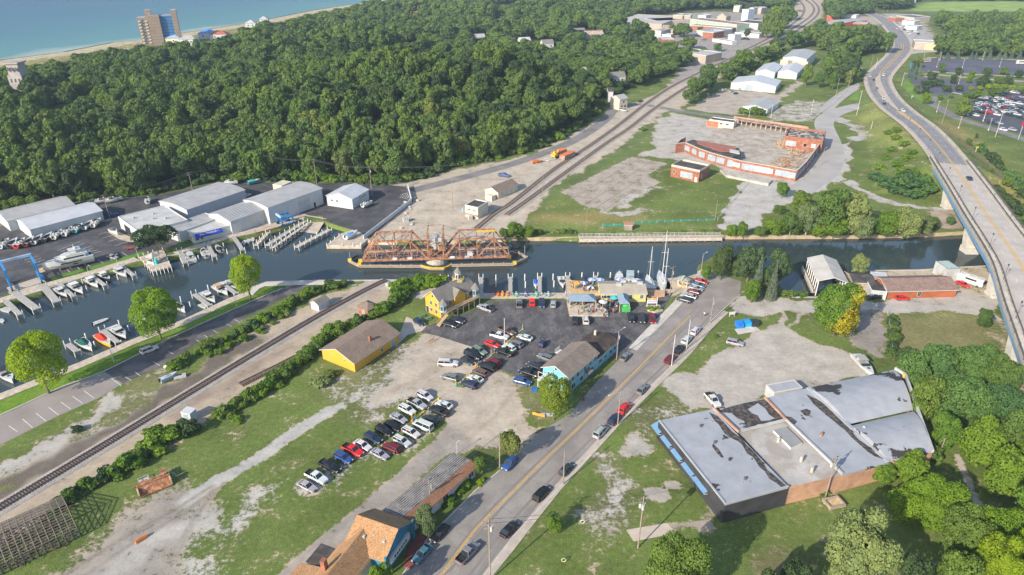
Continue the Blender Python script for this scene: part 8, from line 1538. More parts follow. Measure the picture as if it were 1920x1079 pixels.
def boat(kind,label,uv,d,L=8,W=2.7,hullc=(.52,.52,.5),canv=None,z=None,group=None,trailer=False,name=None,cat='boat'):
    zz=WATER_Z if z is None else z;p=G(uv[0],uv[1],zz+.7);q=G(uv[0]+d[0]*.05,uv[1]+d[1]*.05,zz+.7)
    r=empty(name or{'cruiser':'cabin_cruiser','open':'motorboat','covered':'covered_boat','sail':'sailboat','dinghy':'dinghy','pontoon':'pontoon_boat'}[kind],(p.x,p.y,zz),math.atan2(q.y-p.y,q.x-p.x),label,cat,group);H={'dinghy':.45,'sail':1.3}.get(kind,1.05+L*.02);h0=.0
    b=MB();hull(b,L,W,H,deck=1,z0=h0,bow=.98 if kind!='dinghy' else .75);o=b.build('hull',[M_HULLC,M_HULL],r);o.color=(*hullc,1)
    if kind in('open','cruiser'):
        b=MB();b.box((-L*.18,0,H+.03),(L*.42,W*.62,.08));b.build('cockpit',mat('cockpit_tan',(.33,.29,.25),.8,.3,3),r)
        b=MB();x0=L*.08
        b.poly([(x0+.5,-W*.36,H+.02),(x0+.5,W*.36,H+.02),(x0-.1,W*.3,H+.65),(x0-.1,-W*.3,H+.65)]);b.poly([(x0+.5,-W*.36,H+.02),(x0-.1,-W*.3,H+.65),(x0-.9,-W*.4,H+.02)]);b.poly([(x0+.5,W*.36,H+.02),(x0-.9,W*.4,H+.02),(x0-.1,W*.3,H+.65)]);b.build('windscreen',M_CGLASS,r)
        for s_ in(-1,1):b=MB();b.box((-L*.22,s_*W*.22,H+.25),(.6,.5,.5));b.build('seat',M_HULL,r)
        b=MB();b.box((L*.22,0,H*1.12+.04),(.7,.6,.06));b.build('hatch',M_CGLASS,r)
    if kind=='cruiser':
        b=MB();b.prism([(-L*.22,-W*.36),(L*.05,-W*.34),(L*.13,-W*.2),(L*.13,W*.2),(L*.05,W*.34),(-L*.22,W*.36)],H+.9,H+1.02,0)
        for s_ in(-1,1):b.bar((-L*.2,s_*W*.36,H),(-L*.16,s_*W*.34,H+.95),.1);b.bar((L*.08,s_*W*.36,H),(L*.02,s_*W*.32,H+.95),.1)
        b.bar((-L*.1,-W*.34,H+1.3),(-L*.1,W*.34,H+1.3),.12);o=b.build('hardtop',M_CANV,r);o.color=(*(canv or(.52,.52,.5)),1)
        b=MB();b.box((-L*.05,0,H+.5),(L*.26,W*.6,.75));b.build('cabin_windows',M_CGLASS,r)
        b=MB();P=[(L*.02,-W*.45,H*1.02+.45),(L*.3,-W*.33,H*1.1+.5),(L*.47,0,H*1.2+.5),(L*.3,W*.33,H*1.1+.5),(L*.02,W*.45,H*1.02+.45)];[b.bar(a,c,.05)for a,c in zip(P,P[1:])];b.build('bow_rail',M_RIM,r)
    if kind=='covered' or(canv and kind=='open'):
        b=MB();n=8
        for i in range(n):
            t0,t1=i/n,(i+1)/n;f=lambda t:(-L*.45+L*.85*t,W*.46*(1-max(0,(t-.4)/.6)**2*.9),H+.05+.55*math.sin(math.pi*min(1,t*1.25+.12))if t<.85 else H*1.12)
            x0_,w0_,z0_=f(t0);x1_,w1_,z1_=f(t1)
            for s_ in(-1,1):b.poly([(x0_,s_*w0_,H),(x1_,s_*w1_,H),(x1_,0,max(z1_,H+.1)),(x0_,0,max(z0_,H+.1))][::s_])
        if kind=='open':b=MB();b.prism([(-L*.3,-W*.4),(-L*.02,-W*.4),(-L*.02,W*.4),(-L*.3,W*.4)],H+1.0,H+1.08);[b.bar((x_,s_*W*.38,H),(x_,s_*W*.38,H+1.0),.05)for x_ in(-L*.28,-L*.04)for s_ in(-1,1)]
        o=b.build('canvas_cover',M_CANV,r);o.color=(*(canv or(.03,.03,.035)),1)
    if kind in('open','covered','dinghy')and L<9:b=MB();b.box((-L/2-.2,0,H*.8),(.45,.4,.9));b.build('outboard_motor',M_PLAST,r)
    if kind=='dinghy':b=MB();b.box((-.1,0,H+.02),(L*.55,W*.5,.05));b.build('inside',M_GREYW,r)
    if kind=='pontoon':
        b=MB();b.box((0,0,H+.5),(L*.85,W*.9,.8),0);b.box((0,0,H+1.9),(L*.6,W*.9,.08));[b.bar((x_,s_*W*.42,H+.5),(x_,s_*W*.42,H+1.9),.06)for x_ in(-L*.28,L*.28)for s_ in(-1,1)];o=b.build('canvas_cover',M_CANV,r);o.color=(*(canv or(.35,.42,.42)),1)
    if kind=='sail':
        b=MB();b.box((0,0,H+.2),(L*.4,W*.4,.45));b.build('cabin',M_HULL,r);mh=L*1.25;b=MB();b.tube((L*.08,0,H),(L*.08,0,H+mh),.11,.07,8);b.bar((L*.08,-1.1,H+mh*.55),(L*.08,1.1,H+mh*.55),.07);b.build('mast',M_RIM if False else M_POSTW,r)
        b=MB();b.bar((L*.08,0,H+1.4),(-L*.38,0,H+1.3),.3,.25);b.build('boom',mat('sail_cover',(.5,.5,.5),.8),r);b=MB()
        for e in((L*.5,0,H+.3),(-L*.5,0,H+.2),(L*.05,W*.48,H),(L*.05,-W*.48,H)):b.bar((L*.08,0,H+mh*.97),e,.035)
        b.build('rigging',M_RIM,r)
    if trailer:
        b=MB();b.bar((-L*.4,0,-.35),(L*.65,0,-.35),.15);[b.box((x_,0,-.25),(.15,W*.8,.15))for x_ in(-L*.3,0,L*.25)];[b.tube((-L*.1,s_*W*.4-.1,-.45),(-L*.1,s_*W*.4+.1,-.45),.32,n=10)for s_ in(-1,1)];b.build('trailer',M_PLAST,r)
    return r
BD=(100,-78)
for uv,kd,hc,cv,lb in[((8,456),'open',(.55,.6,.7),None,'blue-white open boat at the left end of the stored boat row'),((24,455),'covered',(.03,.03,.035),(.02,.02,.025),'black covered boat second in the stored row'),((38,455),'open',(.5,.03,.04),None,'red hulled open boat in the stored row'),((55,452),'covered',(.16,.02,.02),(.02,.02,.02),'dark red boat under a black cover in the stored row'),((71,448),'covered',(.55,.55,.55),(.03,.03,.035),'grey-white boat under a black cover in the stored row'),((89,444),'covered',(.02,.03,.05),(.02,.025,.03),'dark navy covered boat in the stored row'),((108,439),'open',(.6,.57,.5),None,'cream open boat in the middle of the stored row'),((128,433),'open',(.65,.65,.62),None,'white open boat right of the cream one in the stored row'),((147,427),'open',(.05,.4,.42),(.03,.03,.04),'teal boat with a black top in the stored row'),((165,421),'covered',(.62,.62,.62),(.05,.05,.055),'white boat under a black cover near the right end of the stored row'),((181,417),'open',(.66,.64,.6),None,'white bowrider at the right end of the stored row')]:
    boat(kd,lb,uv,BD,7.4,2.5,hc,cv,.75,'boats stored along the warehouse',True)
WD=(100,62)
for i,(uv,kd,L,lb,cv)in enumerate([(T4(690,410),'cruiser',8,'white cruiser beside the right travel lift pier',None),(T4(862,368),'open',9,'white boat with a teal striped windscreen in the top row',(.6,.6,.6)),(T4(1040,302),'open',8,'white bowrider with a dark interior in the top row',(.62,.62,.6)),(T4(1185,242),'open',7.5,'black hulled bowrider with a white rail in the top row',(.6,.6,.6)),(T4(1352,182),'cruiser',9.5,'larger white cruiser nearest the gazebo pier',None)]):boat(kd,lb,uv,WD,L,L*.33,(.03,.03,.035)if 'black' in lb else(.52,.52,.5),cv,group='boats moored along the marina wall')
boat('dinghy','white inflatable with an outboard at the left edge of the marina',T4(62,600),(100,50),4.6,2.2);boat('dinghy','small white dinghy at the very left edge of the water',(2,600),(60,40),3,1.4)
boat('cruiser','white sport cruiser moored stern out right of the gazebo pier',T5b(340,492),(-45,-100),9.5,3.2);boat('open','white sport boat with dark seats beside the mooring posts',T5b(500,442),(-45,-100),8.5,2.9);boat('covered','small boat with a black sunken canvas beside the finger dock',T5b(660,400),(-60,-60),6,2.4,(.6,.6,.6),(.02,.02,.02))
for x_,y_,n_ in((940,320,'left'),(985,305,'middle'),(1035,290,'right')):boat('dinghy','white and grey tender, %s one of the three by the lift basin'%n_,T5b(x_,y_),(30,-60),4,1.8)
boat('covered','runabout with a dark green canvas near the yellow-green tree',T4(962,1002),(100,72),8,2.8,(.64,.62,.57),(.01,.09,.07));boat('covered','speedboat under a red cover with yellow flame patterned bow',T4(1172,952),(100,85),9,2.8,(.62,.40,.02),(.55,.04,.02));boat('cruiser','white flybridge cabin cruiser right of the red covered boat',T4(1338,862),(100,70),9,3.2)
boat('dinghy','white inflatable dinghy alone in open water',T4(1130,725),(100,-35),4.4,1.9)
boat('open','white boat hidden behind the broad bright green tree',(262,598),(100,70),8,2.8);boat('open','second white boat right of the broad bright green tree',(337,577),(100,70),7,2.6);boat('cruiser','white cruiser with a teal tinted windscreen left of the yellow-green tree',T5b(545,948),(100,66),9,3.1);boat('open','white boat with a tan canvas top beside the upright tree',T5b(688,862),(100,62),8.5,2.9,(.52,.52,.5),(.50,.33,.2));boat('open','white boat partly behind the upright yellow-green tree',T5b(805,815),(100,62),8,2.8);boat('dinghy','small white tender at the quay below the cruiser',T5b(480,1035),(100,60),3.8,1.7)
boat('open','big white boat with a teal stripe at the left edge of the lower quay',T1(50,655),(100,110),9.5,3.2,(.52,.52,.5),(.02,.03,.06))
boat('open','white motorboat with a blue cockpit beside the restaurant finger dock',Z1(1390,315),(28,100),7,2.6,(.52,.52,.5),None);boat('covered','small boat with a royal blue cover at the third finger dock',Z1(1003,345),(0,100),5,2,(.6,.6,.6),(.02,.10,.5))
boat('cruiser','white cabin cruiser behind the restaurant roof',(1161,522),(0,-100),9,3.2);boat('pontoon','grey-green covered pontoon boat behind the restaurant roof',(1181,524),(0,-100),7,2.8)
boat('sail','white single masted sailboat beside the restaurant',Z2(1098,325),(-35,-100),10,3,cat='sailboat');s_=boat('sail','large white two masted sailboat, tallest masts on the water',Z2(1295,300),(-40,-100),14,4,cat='sailboat');b=MB();b.tube((-3.4,0,1.3),(-3.4,0,14.5),.1,.07,8);b.bar((-3.4,-1,8),(-3.4,1,8),.07);b.build('mizzen_mast',M_POSTW,s_)
boat('dinghy','white tender between the two sailboats',Z2(1200,330),(-40,-100),5,1.6)
boat('covered','boat wrapped in blue and white on the corner dock',T6(715,678),(100,-50),7,2.5,(.62,.64,.66),(.15,.3,.55),.9);boat('open','white boat on a trailer beside the small metal building',T6(835,448),(100,-40),6,2.3,z=.8,trailer=True)
boat('open','white boat standing upright on the back lot',T5(1108,420),(20,-100),6,2.3,z=.7,trailer=True);boat('open','white centre console boat behind the barrel warehouse',T5(1735,285),(100,0),6,2.3,z=.7,trailer=True);boat('covered','teal boat at the edge of the back lot',T5(1905,280),(100,-20),6,2.3,(.05,.35,.33),(.05,.35,.33),.7);boat('covered','white boat near the warehouse doors at the concrete apron',T5(855,655),(100,60),6,2.2,(.62,.62,.6),(.1,.1,.1),.7)
boat('open','long white and grey boat stored on the gravel behind the grey warehouse',(1620,686),(70,80),10,3,z=.7,canv=(.3,.3,.29));boat('open','white boat on a trailer left of the storage sheds',(1356,169),(80,-20),7,2.5,z=.8)
for i,(x_,y_)in enumerate([(760,425),(800,415),(835,420),(870,410)]):boat('open','white and black boat in the small cluster behind the left warehouses',T5(x_,y_),(100,-10),5,2,z=.7,group='boats behind the left warehouses',trailer=True)
# big motor yacht
a=G(82,508,1);c=G(176,486,1);L_=(a-c).length;m_=(a+c)/2;d=a-c;r=empty('motor_yacht',(m_.x,m_.y,.9),math.atan2(d.y,d.x),'large white motor yacht standing on blocks on the marina lot','yacht');W_=5.2
b=MB();hull(b,L_,W_,2.6,14,deck=1);b.build('hull',[M_HULL,M_HULL],r);b=MB();
for s_ in(-1,1):b.box((-L_*.05,s_*W_*.475,1.75),(L_*.42,.08,.5));b.box((-L_*.12,s_*W_*.48,1.0),(1.4,.08,.4))
b.build('hull_windows',M_CGLASS,r)
b=MB();b.prism([(-L_*.36,-2.1),(L_*.08,-2.0),(L_*.24,-.9),(L_*.24,.9),(L_*.08,2.0),(-L_*.36,2.1)],2.6,3.6);b.build('deckhouse',M_HULL,r);b=MB();b.prism([(-L_*.32,-2.15),(L_*.07,-2.05),(L_*.2,-1.0),(L_*.2,1.0),(L_*.07,2.05),(-L_*.32,2.15)],3.0,3.5);b.build('windows',M_CGLASS,r)
b=MB();b.prism([(-L_*.4,-2.0),(L_*.02,-1.8),(L_*.1,-.8),(L_*.1,.8),(L_*.02,1.8),(-L_*.4,2.0)],3.6,4.2);b.prism([(-L_*.3,-1.6),(-L_*.06,-1.5),(-L_*.06,1.5),(-L_*.3,1.6)],5.4,5.55);[b.bar((x_*L_,s_*1.4,4.2),(x_*L_+.3,s_*1.4,5.4),.15)for x_ in(-.29,-.08)for s_ in(-1,1)];b.build('flybridge',M_HULL,r)
b=MB();b.tube((-L_*.18,0,5.5),(-L_*.18,0,7),.08);b.blob((-L_*.2,.5,5.9),.4);b.blob((-L_*.2,-.5,5.9),.4);b.build('radar_mast',M_HULL,r);b=MB();b.box((-L_*.47,0,1.6),(1.2,4,.3));b.box((-L_*.46,0,2.2),(.8,2.2,.8));b.build('swim_platform',M_PLAST,r);b=MB();[b.box((x_*L_,s_*1.0,-.5),(.5,.5,.9))for x_ in(-.3,0,.2)for s_ in(-1,1)];b.build('blocks',M_WOOD,r)
# travel lifts
def lift(name,label,uv,rz,w,l,h):
    p=G(*uv);r=empty(name,p,rz,label,'boat lift');
    for sx in(-1,1):
        for sy in(-1,1):b=MB();b.box((sx*l/2,sy*w/2,h/2),(.5,.5,h));b.bar((sx*l/2,sy*w/2,h*.25),(sx*l*.2,sy*w/2,.9),.35,.35);b.build('leg',M_BLUEP,r);b=MB();b.tube((sx*l/2,sy*w/2-.25,.6),(sx*l/2,sy*w/2+.25,.6),.6,n=12);b.build('wheel',M_TYRE,r)
    for sy in(-1,1):b=MB();b.box((0,sy*w/2,h),(l+.8,.6,.7));b.box((0,sy*w/2,.95),(l,.4,.5));b.build('side_beam',M_BLUEP,r)
    b=MB();b.box((-l/2,0,h+.5),(.7,w+.6,.8));b.build('cross_beam',mat('pale_blue_beam',(.30,.42,.55),.5),r);b=MB();[b.bar((x_,0,h),(x_,0,h-1.5),.08)for x_ in(-l*.3,l*.3)];b.box((l*.2,w/2+.7,1.4),(1.6,.9,1.4));b.build('engine_box',M_BLUEP,r)
lift('boat_lift','tall blue boat travel lift straddling the lot by the two long piers',(48,532),R(-48),8.5,8,7.5);lift('boat_lift','smaller blue boat travel lift in front of the tall white warehouse',(536,421),R(40),4.6,4.6,3.8)
for s_ in[x_ for x_ in(T5(265,950),)]:b=MB();b.prism(GW([(66,508),(80,503),(86,510),(70,515)]),0,.25);tag(b.build('timber_ramp',M_WOODT),'low tan ramp between the blue boat lift and the yacht bow','ramp')
# ================================================================== POLES, LAMPS, WIRES
M_POLE=mat('pole_wood',(.27,.22,.18),.9,.2,1);M_POLEG=mat('galvanised_pole',(.45,.45,.44),.6,.1)
TOPS={}
def pole(key,base,top,label,arms=1,transf=0,lampd=None,wood=True,az=None,group=None,z0=None,name=None,cat=None,w=.16,h=None,lean=0):
    p=G(base[0],base[1],0)if z0 is None else G(base[0],base[1],z0);h=h or height_at(base,top,p.z);r=empty(name or('utility_pole' if arms or transf or lampd is None else 'street_lamp'),p,az if az is not None else .6,label,cat or('utility pole' if(arms or transf or lampd is None)else 'street lamp'),group)
    b=MB();b.tube((0,0,-.3),(0,0,h),w,w*.6,8);b.build('pole',M_POLE if wood else M_POLEG,r)
    for i in range(arms):b=MB();b.box((0,.12,h-.5-.9*i),(2.4-.3*i,.12,.14));[b.tube((x_,.12,h-.43-.9*i),(x_,.12,h-.2-.9*i),.06,n=6)for x_ in(-1.1+.15*i,-.5,.5,1.1-.15*i)];b.build('crossarm',M_POLE,r)
    for i in range(transf):b=MB();b.tube((.4*math.cos(2.1*i),.4*math.sin(2.1*i)+.1,h-3.0),(.4*math.cos(2.1*i),.4*math.sin(2.1*i)+.1,h-1.9),.28,n=10);b.build('transformer',M_GREYW,r)
    if lampd:
        for dx in(lampd if isinstance(lampd,list)else[lampd]):b=MB();b.bar((0,0,h-.4),(dx,0,h+.1),.07);b.box((dx*1.15,0,h+.1),(.6,.28,.14));b.build('lamp_arm',M_POLEG,r)
    TOPS[key]=Vector((p.x,p.y,p.z+h-.4));return r
pole('a',(1196,1028),(1197,931),'tall wooden pole with two transformers standing on the open lot',2,3);pole('b',(919,1088),(921,974),'wooden pole with three crossarms at the bottom edge of the street',3,1,az=.2);pole('c',(1547,934),(1565,856),'leaning wooden pole with transformers behind the grey warehouse',2,2);pole('d',(1759,858),(1770,822),'short wooden pole at the warehouse corner among the trees',1)
pole('e',(808,953),(806,897),'wooden pole rising through the eave of the long white building',1,1);pole('f',(937,877),(934,812),'wooden pole beside the olive tree at the kerb',0,0,[1.6]);pole('g',(1056,909),(1058,845),'plain wooden pole at the kerb beside the dark hatchback',0);pole('h',(1158,797),(1168,733),'wooden pole with a long lamp arm beside the red SUV',0,0,[-3])
pole('i',(1259,686),(1265,628),'pale pole beside the sidewalk at the two dark SUVs',0,0,None,False);pole('j',(1287,655),(1294,600),'pale pole at the kerb beside the two white SUVs',0,0,None,False);pole('k',(1331,607),(1339,556),'wooden pole on the verge near the street end',0,1);pole('l',(1156,675),(1161,619),'wooden pole with a transformer at the corner of the blue annex',1,1,[1.8]);pole('m',(1256,554),(1263,500),'wooden pole with a transformer beside the sailboats',1,1);pole('n',(1312,526),(1315,476),'wooden pole at the crimson sedan at the street end',0,0,[1.5]);pole('o',(946,650),(944,597),'tall steel pole with a yellow base in the restaurant lot',0,0,None,False)
b=MB();b.tube((0,0,0),(0,0,1.3),.3,n=10);p=G(946,650);o=b.build('bollard',M_YELP,loc=(p.x,p.y,0));o.location.x+=.75;tag(o,'yellow bollard at the foot of the steel pole in the restaurant lot','bollard')
for i,(q,t_)in enumerate([((206,410),(193,365)),((361,357),(352,323)),((495,338),(488,288)),((595,351),(588,298)),((698,370),(692,312)),((849,396),(846,331))]):pole('m%d'%i,q,t_,['wooden pole between the two left marina warehouses','wooden pole behind the barrel roofed warehouse','wooden pole at the wood above the storage container','wooden pole behind the tall white warehouse','wooden pole at the corner of the small metal building','thin wooden pole alone in the rail yard'][i],2 if i<5 else 0,1 if i==4 else 0)
for i,(q,t_,lb,la)in enumerate([((1099,431),(1100,391),'double headed lamp pole on the far bank left of the hut',[1.2,-1.2]),((1017,382),(1018,320),'tall thin pole beside the tracks above the far bank',None),((1340,414),(1345,376),'pole at the corner of the green fence',None),((1094,325),(1096,285),'thin pole between the tracks near the concrete pads',None),((1151,291),(1152,262),'thin pole beside the tracks left of the brick factory',None),((1030,317),(1030,292),'thin pole beside the freight containers',None),((1324,208),(1326,175),'wooden pole with gear at the crossing road',None),((1380,212),(1381,185),'wooden pole behind the ruined factory',None),((1240,203),(1240,185),'short pole beside the level crossing tracks',None),((1463,340-20),(1466,290),'thin lamp pole in front of the factory side wall',None),((1540,309),(1547,278),'lamp pole at the factory side wall',[1.5]),((1278,300),(1276,262),'thin pole at the left end of the ruined factory',None)]):pole('y%d'%i,q,t_,lb,1 if 'gear' in lb else 0,0,la,w=.12)
for i,(q,t_,lb,ar)in enumerate([((1590,166),(1595.5,132),'tallest wooden pole at the side road junction',3),((1567,180),(1572,147),'wooden pole left of the junction poles',2),((1607,152),(1614,122),'wooden pole behind the side road',1),((1630,137),(1634,104),'wooden pole at the kerb above the median',1),((1641,131),(1645,110),'short pole at the kerb above the median',0),((1657,115),(1661,86),'wooden pole at the far bend of the highway',1),((1606,216),(1614,169),'thin pale pole on the grass triangle',0),((1632,246),(1635,227),'short pale pole above the bushes on the embankment',0),((1766,232),(1781,187),'wooden pole with crossarms right of the highway',2),((1866,257),(1884,205),'tall pale pole beside the church lot drive',0),((1690,161),(1696,136),'pale pole on the lawn right of the highway',0),((1900,95),(1905,76),'wooden pole behind the empty lot',1),((1404,262-40),(1406,196),'thin pole on the patchy yard behind the factory',0),((1445,222),(1447,196),'second thin pole on the patchy yard',0),((1520,215),(1523,186),'third thin pole beside the wire fence',0),((1322,108),(1323,93),'small pole at the rail yard warehouse',0),((1430,60),(1432,40),'pole at the end of the long works office',0),((1292,82),(1293,66),'pole on the distant works yard',0)]):pole('h%d'%i,q,t_,lb,ar,0,None,ar>0,w=.16)
for i,(x_,y_)in enumerate([(1618,20),(1630,22),(1642,24),(1655,24),(1664,22),(1672,22),(1622,16)]):pole('z%d'%i,(x_,y_),(x_+1,y_-10),'far utility pole along the distant road',1,group='far utility poles')
for i,(q,t_,lb)in enumerate([((214,680),(206,650),'grey lamp post on the lawn above the white SUV'),((444,576),(439,551),'grey lamp post on the lawn left of the upright tree'),((220,493),(217,478),'short lamp post on the lawn at the marina lot'),((166,512),(162,500),'short lamp post near the yacht stern'),((261,489),(256,465),'white lamp post beside the gazebo pier'),((857,852),(857,830),'small lamp post at the end of the long white building')]):pole('l%d'%i,q,t_,lb,0,0,[.5],False,w=.08)
def cable(a,c,sag=1.0,off=0):
    pts=[]
    for i in range(13):t=i/12;q=a.lerp(c,t);q.z-=sag*4*t*(1-t);pts.append(q+Vector((off*.5,off*.5,0)))
    return pts
def wires(keys,label,offs_=(-1,0,1),sag=1.2):
    b=MB();P=[TOPS[k]if isinstance(k,str)else k for k in keys];o_=P[0]
    for a,c in zip(P,P[1:]):
        for of in offs_:q=[x_-o_ for x_ in cable(a,c,sag,of)];[b.bar(s_,e_,.05)for s_,e_ in zip(q,q[1:])]
    o=b.build('power_line',mat('dark_cable',(.08,.08,.085),.7),loc=o_);tag(o,label,'power line')
wires(['m0','m1','m2','m3','m4',TOPS['m4']+Vector((60,10,0))],'power lines running along the foot of the wooded hill');wires(['b','a','c','d'],'power lines crossing the open lot to the grey warehouse',(-1,1),1.5)if False else wires(['a','b'],'power lines from the lot pole to the street pole',(-1,1),1);wires(['l','m','n'],'power lines beside the street end',(0,),.8);wires(['e','f'],'power line along the left kerb',(0,),.8)
# ================================================================== PEOPLE
def person_proto():
    me=bpy.data.meshes.new('person');V=[(0,0,.95),(0,0,1.15),(0,0,1.38),(0,0,1.5),(0,0,1.66),(.1,0,.9),(.11,0,.5),(.11,.02,.08),(.11,-.1,.04),(-.1,0,.9),(-.11,0,.5),(-.11,.02,.08),(-.11,-.1,.04),(.19,0,1.38),(.25,0,1.12),(.23,-.08,.88),(.22,-.1,.8),(-.19,0,1.38),(-.25,0,1.12),(-.23,-.08,.88),(-.22,-.1,.8)]
    E=[(0,1),(1,2),(2,3),(3,4),(0,5),(5,6),(6,7),(7,8),(0,9),(9,10),(10,11),(11,12),(2,13),(13,14),(14,15),(15,16),(2,17),(17,18),(18,19),(19,20)]
    Rr=[.13,.12,.14,.055,.105,.09,.06,.045,.035,.09,.06,.045,.035,.055,.042,.035,.032,.055,.042,.035,.032]
    me.from_pydata(V,E,[]);o=bpy.data.objects.new('person',me);COL.objects.link(o);sm=o.modifiers.new('s','SKIN')
    for i,r_ in enumerate(Rr):me.skin_vertices[0].data[i].radius=(r_,r_)
    me.skin_vertices[0].data[0].use_root=True;o.modifiers.new('d','SUBSURF').levels=1;bpy.context.view_layer.update()
    m2=bpy.data.meshes.new_from_object(o.evaluated_get(bpy.context.evaluated_depsgraph_get()));m2.materials.clear();m2.materials.append(mat('skin',(.48,.29,.2),.7,.05));o.modifiers.clear();o.data=m2;m2.name='person_body'
    b=MB();b.tube((0,0,.92),(0,0,1.2),.165,.15,10,caps=False);b.tube((0,0,1.2),(0,0,1.42),.15,.2,10,caps=False);b.tube((0,0,1.42),(0,0,1.5),.2,.07,10,caps=False)
    for s_ in(-1,1):b.tube((s_*.17,0,1.42),(s_*.26,0,1.12),.085,.07,8)
    b.build('shirt',mat('cloth_shirt',rough=.9,var=.05,objcol=True),o)
    b=MB();[b.tube((s_*.1,0,.97),(s_*.115,0,.45),.12,.09,8)for s_ in(-1,1)];b.build('trousers',mat('cloth_trousers',rough=.9,var=.05,objcol=True),o)
    b=MB();b.blob((0,.015,1.72),(.115,.125,.1),8,6);b.build('hair',mat('hair_colour',rough=.8,var=.1,objcol=True),o);register(o);return o
PP=person_proto();rp=random.Random(8);SH=[((.6,.6,.6),'white'),((.03,.04,.06),'black'),((.05,.10,.3),'blue'),((.5,.05,.04),'red'),((.5,.2,.05),'orange'),((.1,.3,.2),'green'),((.4,.42,.45),'grey'),((.5,.35,.35),'pink'),((.1,.35,.45),'teal'),((.5,.42,.12),'yellow')]
def person(x_,y_,z_,label,group=None,rz=None,shirt=None,tr=None,sc=1):
    o=place(PP,USED,(x_,y_,z_),rz if rz is not None else rp.uniform(0,6.28),label,'person',group,scale=sc);s_=shirt or rp.choice(SH)[0];t_=tr or rp.choice([(.03,.04,.07),(.06,.09,.16),(.3,.26,.2),(.02,.02,.02)]);h_=rp.choice([(.03,.02,.015),(.12,.07,.03),(.3,.2,.09),(.02,.02,.02)])
    for ch in(KIDS[PP.name]if o is PP else NEWKIDS):ch.color=(*{'s':s_,'t':t_,'h':h_}[ch.name[0]],1)
    return o
areas=[([(1069,567),(1117,567),(1117,575),(1069,575)],26,.06,'standing or sitting under the open dining pavilion','people under the dining pavilion'),([(1066,531),(1118,533),(1118,549),(1068,549)],26,.35,'at the tables on the waterfront patio','people on the waterfront patio'),([(1122,560),(1158,562),(1164,590),(1120,590)],34,.06,'in the crowd between the two pavilions','people between the pavilions'),([(1165,572),(1182,572),(1180,586),(1166,586)],3,.06,'beside the green booth','people at the green booth'),([(1072,582),(1116,578),(1136,588),(1136,592),(1075,592)],12,.5,'on the tan terrace in front of the pavilion','people on the terrace')]
for poly,n,z_,wh,gr in areas:
    P4=[G(u,v,z_)for u,v in poly];pl=[(p.x,p.y)for p in P4];xs_,ys_=[p[0]for p in pl],[p[1]for p in pl];k=0
    while k<n:
        x_,y_=rp.uniform(min(xs_),max(xs_)),rp.uniform(min(ys_),max(ys_))
        if inpoly(np.array([x_]),np.array([y_]),pl)[0]:c_,nm=rp.choice(SH);person(x_,y_,z_,'person in a %s shirt %s'%(nm,wh),gr,shirt=c_,sc=1.08);k+=1
for u,v,lb,c_ in[(1089,753,'person in black walking on the street, left of the pair',(.02,.02,.025)),(1094,754,'person in black walking on the street, right of the pair',(.02,.02,.03)),(1320,594,'person in a white shirt alone on the street near its end',(.6,.55,.5)),(1012,640,'person in a dark shirt beside the small purple car',(.05,.03,.03)),(1132,596,'person in black at the edge of the terrace',(.03,.03,.03)),(812,640,'person standing at the orange barrier on the dirt lot',(.3,.3,.3))]:p=G(u,v,.06);person(p.x,p.y,.06,lb,shirt=c_,tr=(.02,.02,.03))
# ================================================================== SMALL THINGS
# yellow parking curbs and markers
def curbs(a,c,n,lb):
    A,C_=G(*a),G(*c);d=(C_-A);L=d.length/n;ang=math.atan2(d.y,d.x);pr=MB();pr.box((0,0,.14),(L*.72,.22,.2));me=pr.mesh('curb',M_YELP)
    for i in range(n):o=bpy.data.objects.new('parking_curb',me);COL.objects.link(o);p=A+d*((i+.5)/n);o.location=(p.x,p.y,0);o.rotation_euler.z=ang;tag(o,lb,'curb','yellow parking curbs, '+lb[:18])
curbs((858,721),(978,620),16,'yellow parking curb on the grass strip in the restaurant lot');curbs((780,786),(822,748),7,'low yellow parking curb between the two grass rows of cars')
for u,v,c_,lb in[(855,721,(.03,.35,.38),'teal based yellow marker post at the lower end of the grass strip'),(892,690,(.6,.12,.02),'orange based yellow marker post on the grass strip'),(921,667,(.03,.3,.5),'blue based marker post in the middle of the grass strip'),(980,618,(.05,.4,.3),'green based marker post at the upper end of the grass strip'),(779,785,(.03,.2,.55),'blue based marker post between the grass rows'),(822,749,(.55,.5,.05),'yellow marker post at the top of the grass rows'),(773,789,(.6,.2,.08),'orange cone between the grass rows')]:
    p=G(u,v);r=empty('marker_post',p,0,lb,'marker post');b=MB();b.tube((0,0,0),(0,0,.3),.42,.28,10);b.build('base',mat('mk_%d'%int(u),c_,.7),r);b=MB();b.tube((0,0,.3),(0,0,1.7),.07,n=6);b.build('post',M_YELP,r)
p=G(808,643);r=empty('road_barrier',p,.8,'orange barrier frame standing on the dirt lot','barrier');b=MB();b.bar((-1,0,.9),(1,0,.9),.1,.25);[b.bar((x_,y_,0),(x_,0,.95),.08)for x_ in(-.9,.9)for y_ in(-.5,.5)];b.build('frame',mat('orange_plastic',(.6,.2,.07),.6),r)
p=G(265,1013);b=MB();b.box((0,0,.3),(2.2,.6,.6));b.box((0,0,.65),(2.2,.25,.25));o=b.build('traffic_barrier',mat('orange_plastic'),loc=p);o.rotation_euler.z=.95;tag(o,'single orange plastic barrier lying on the grey gravel','barrier')
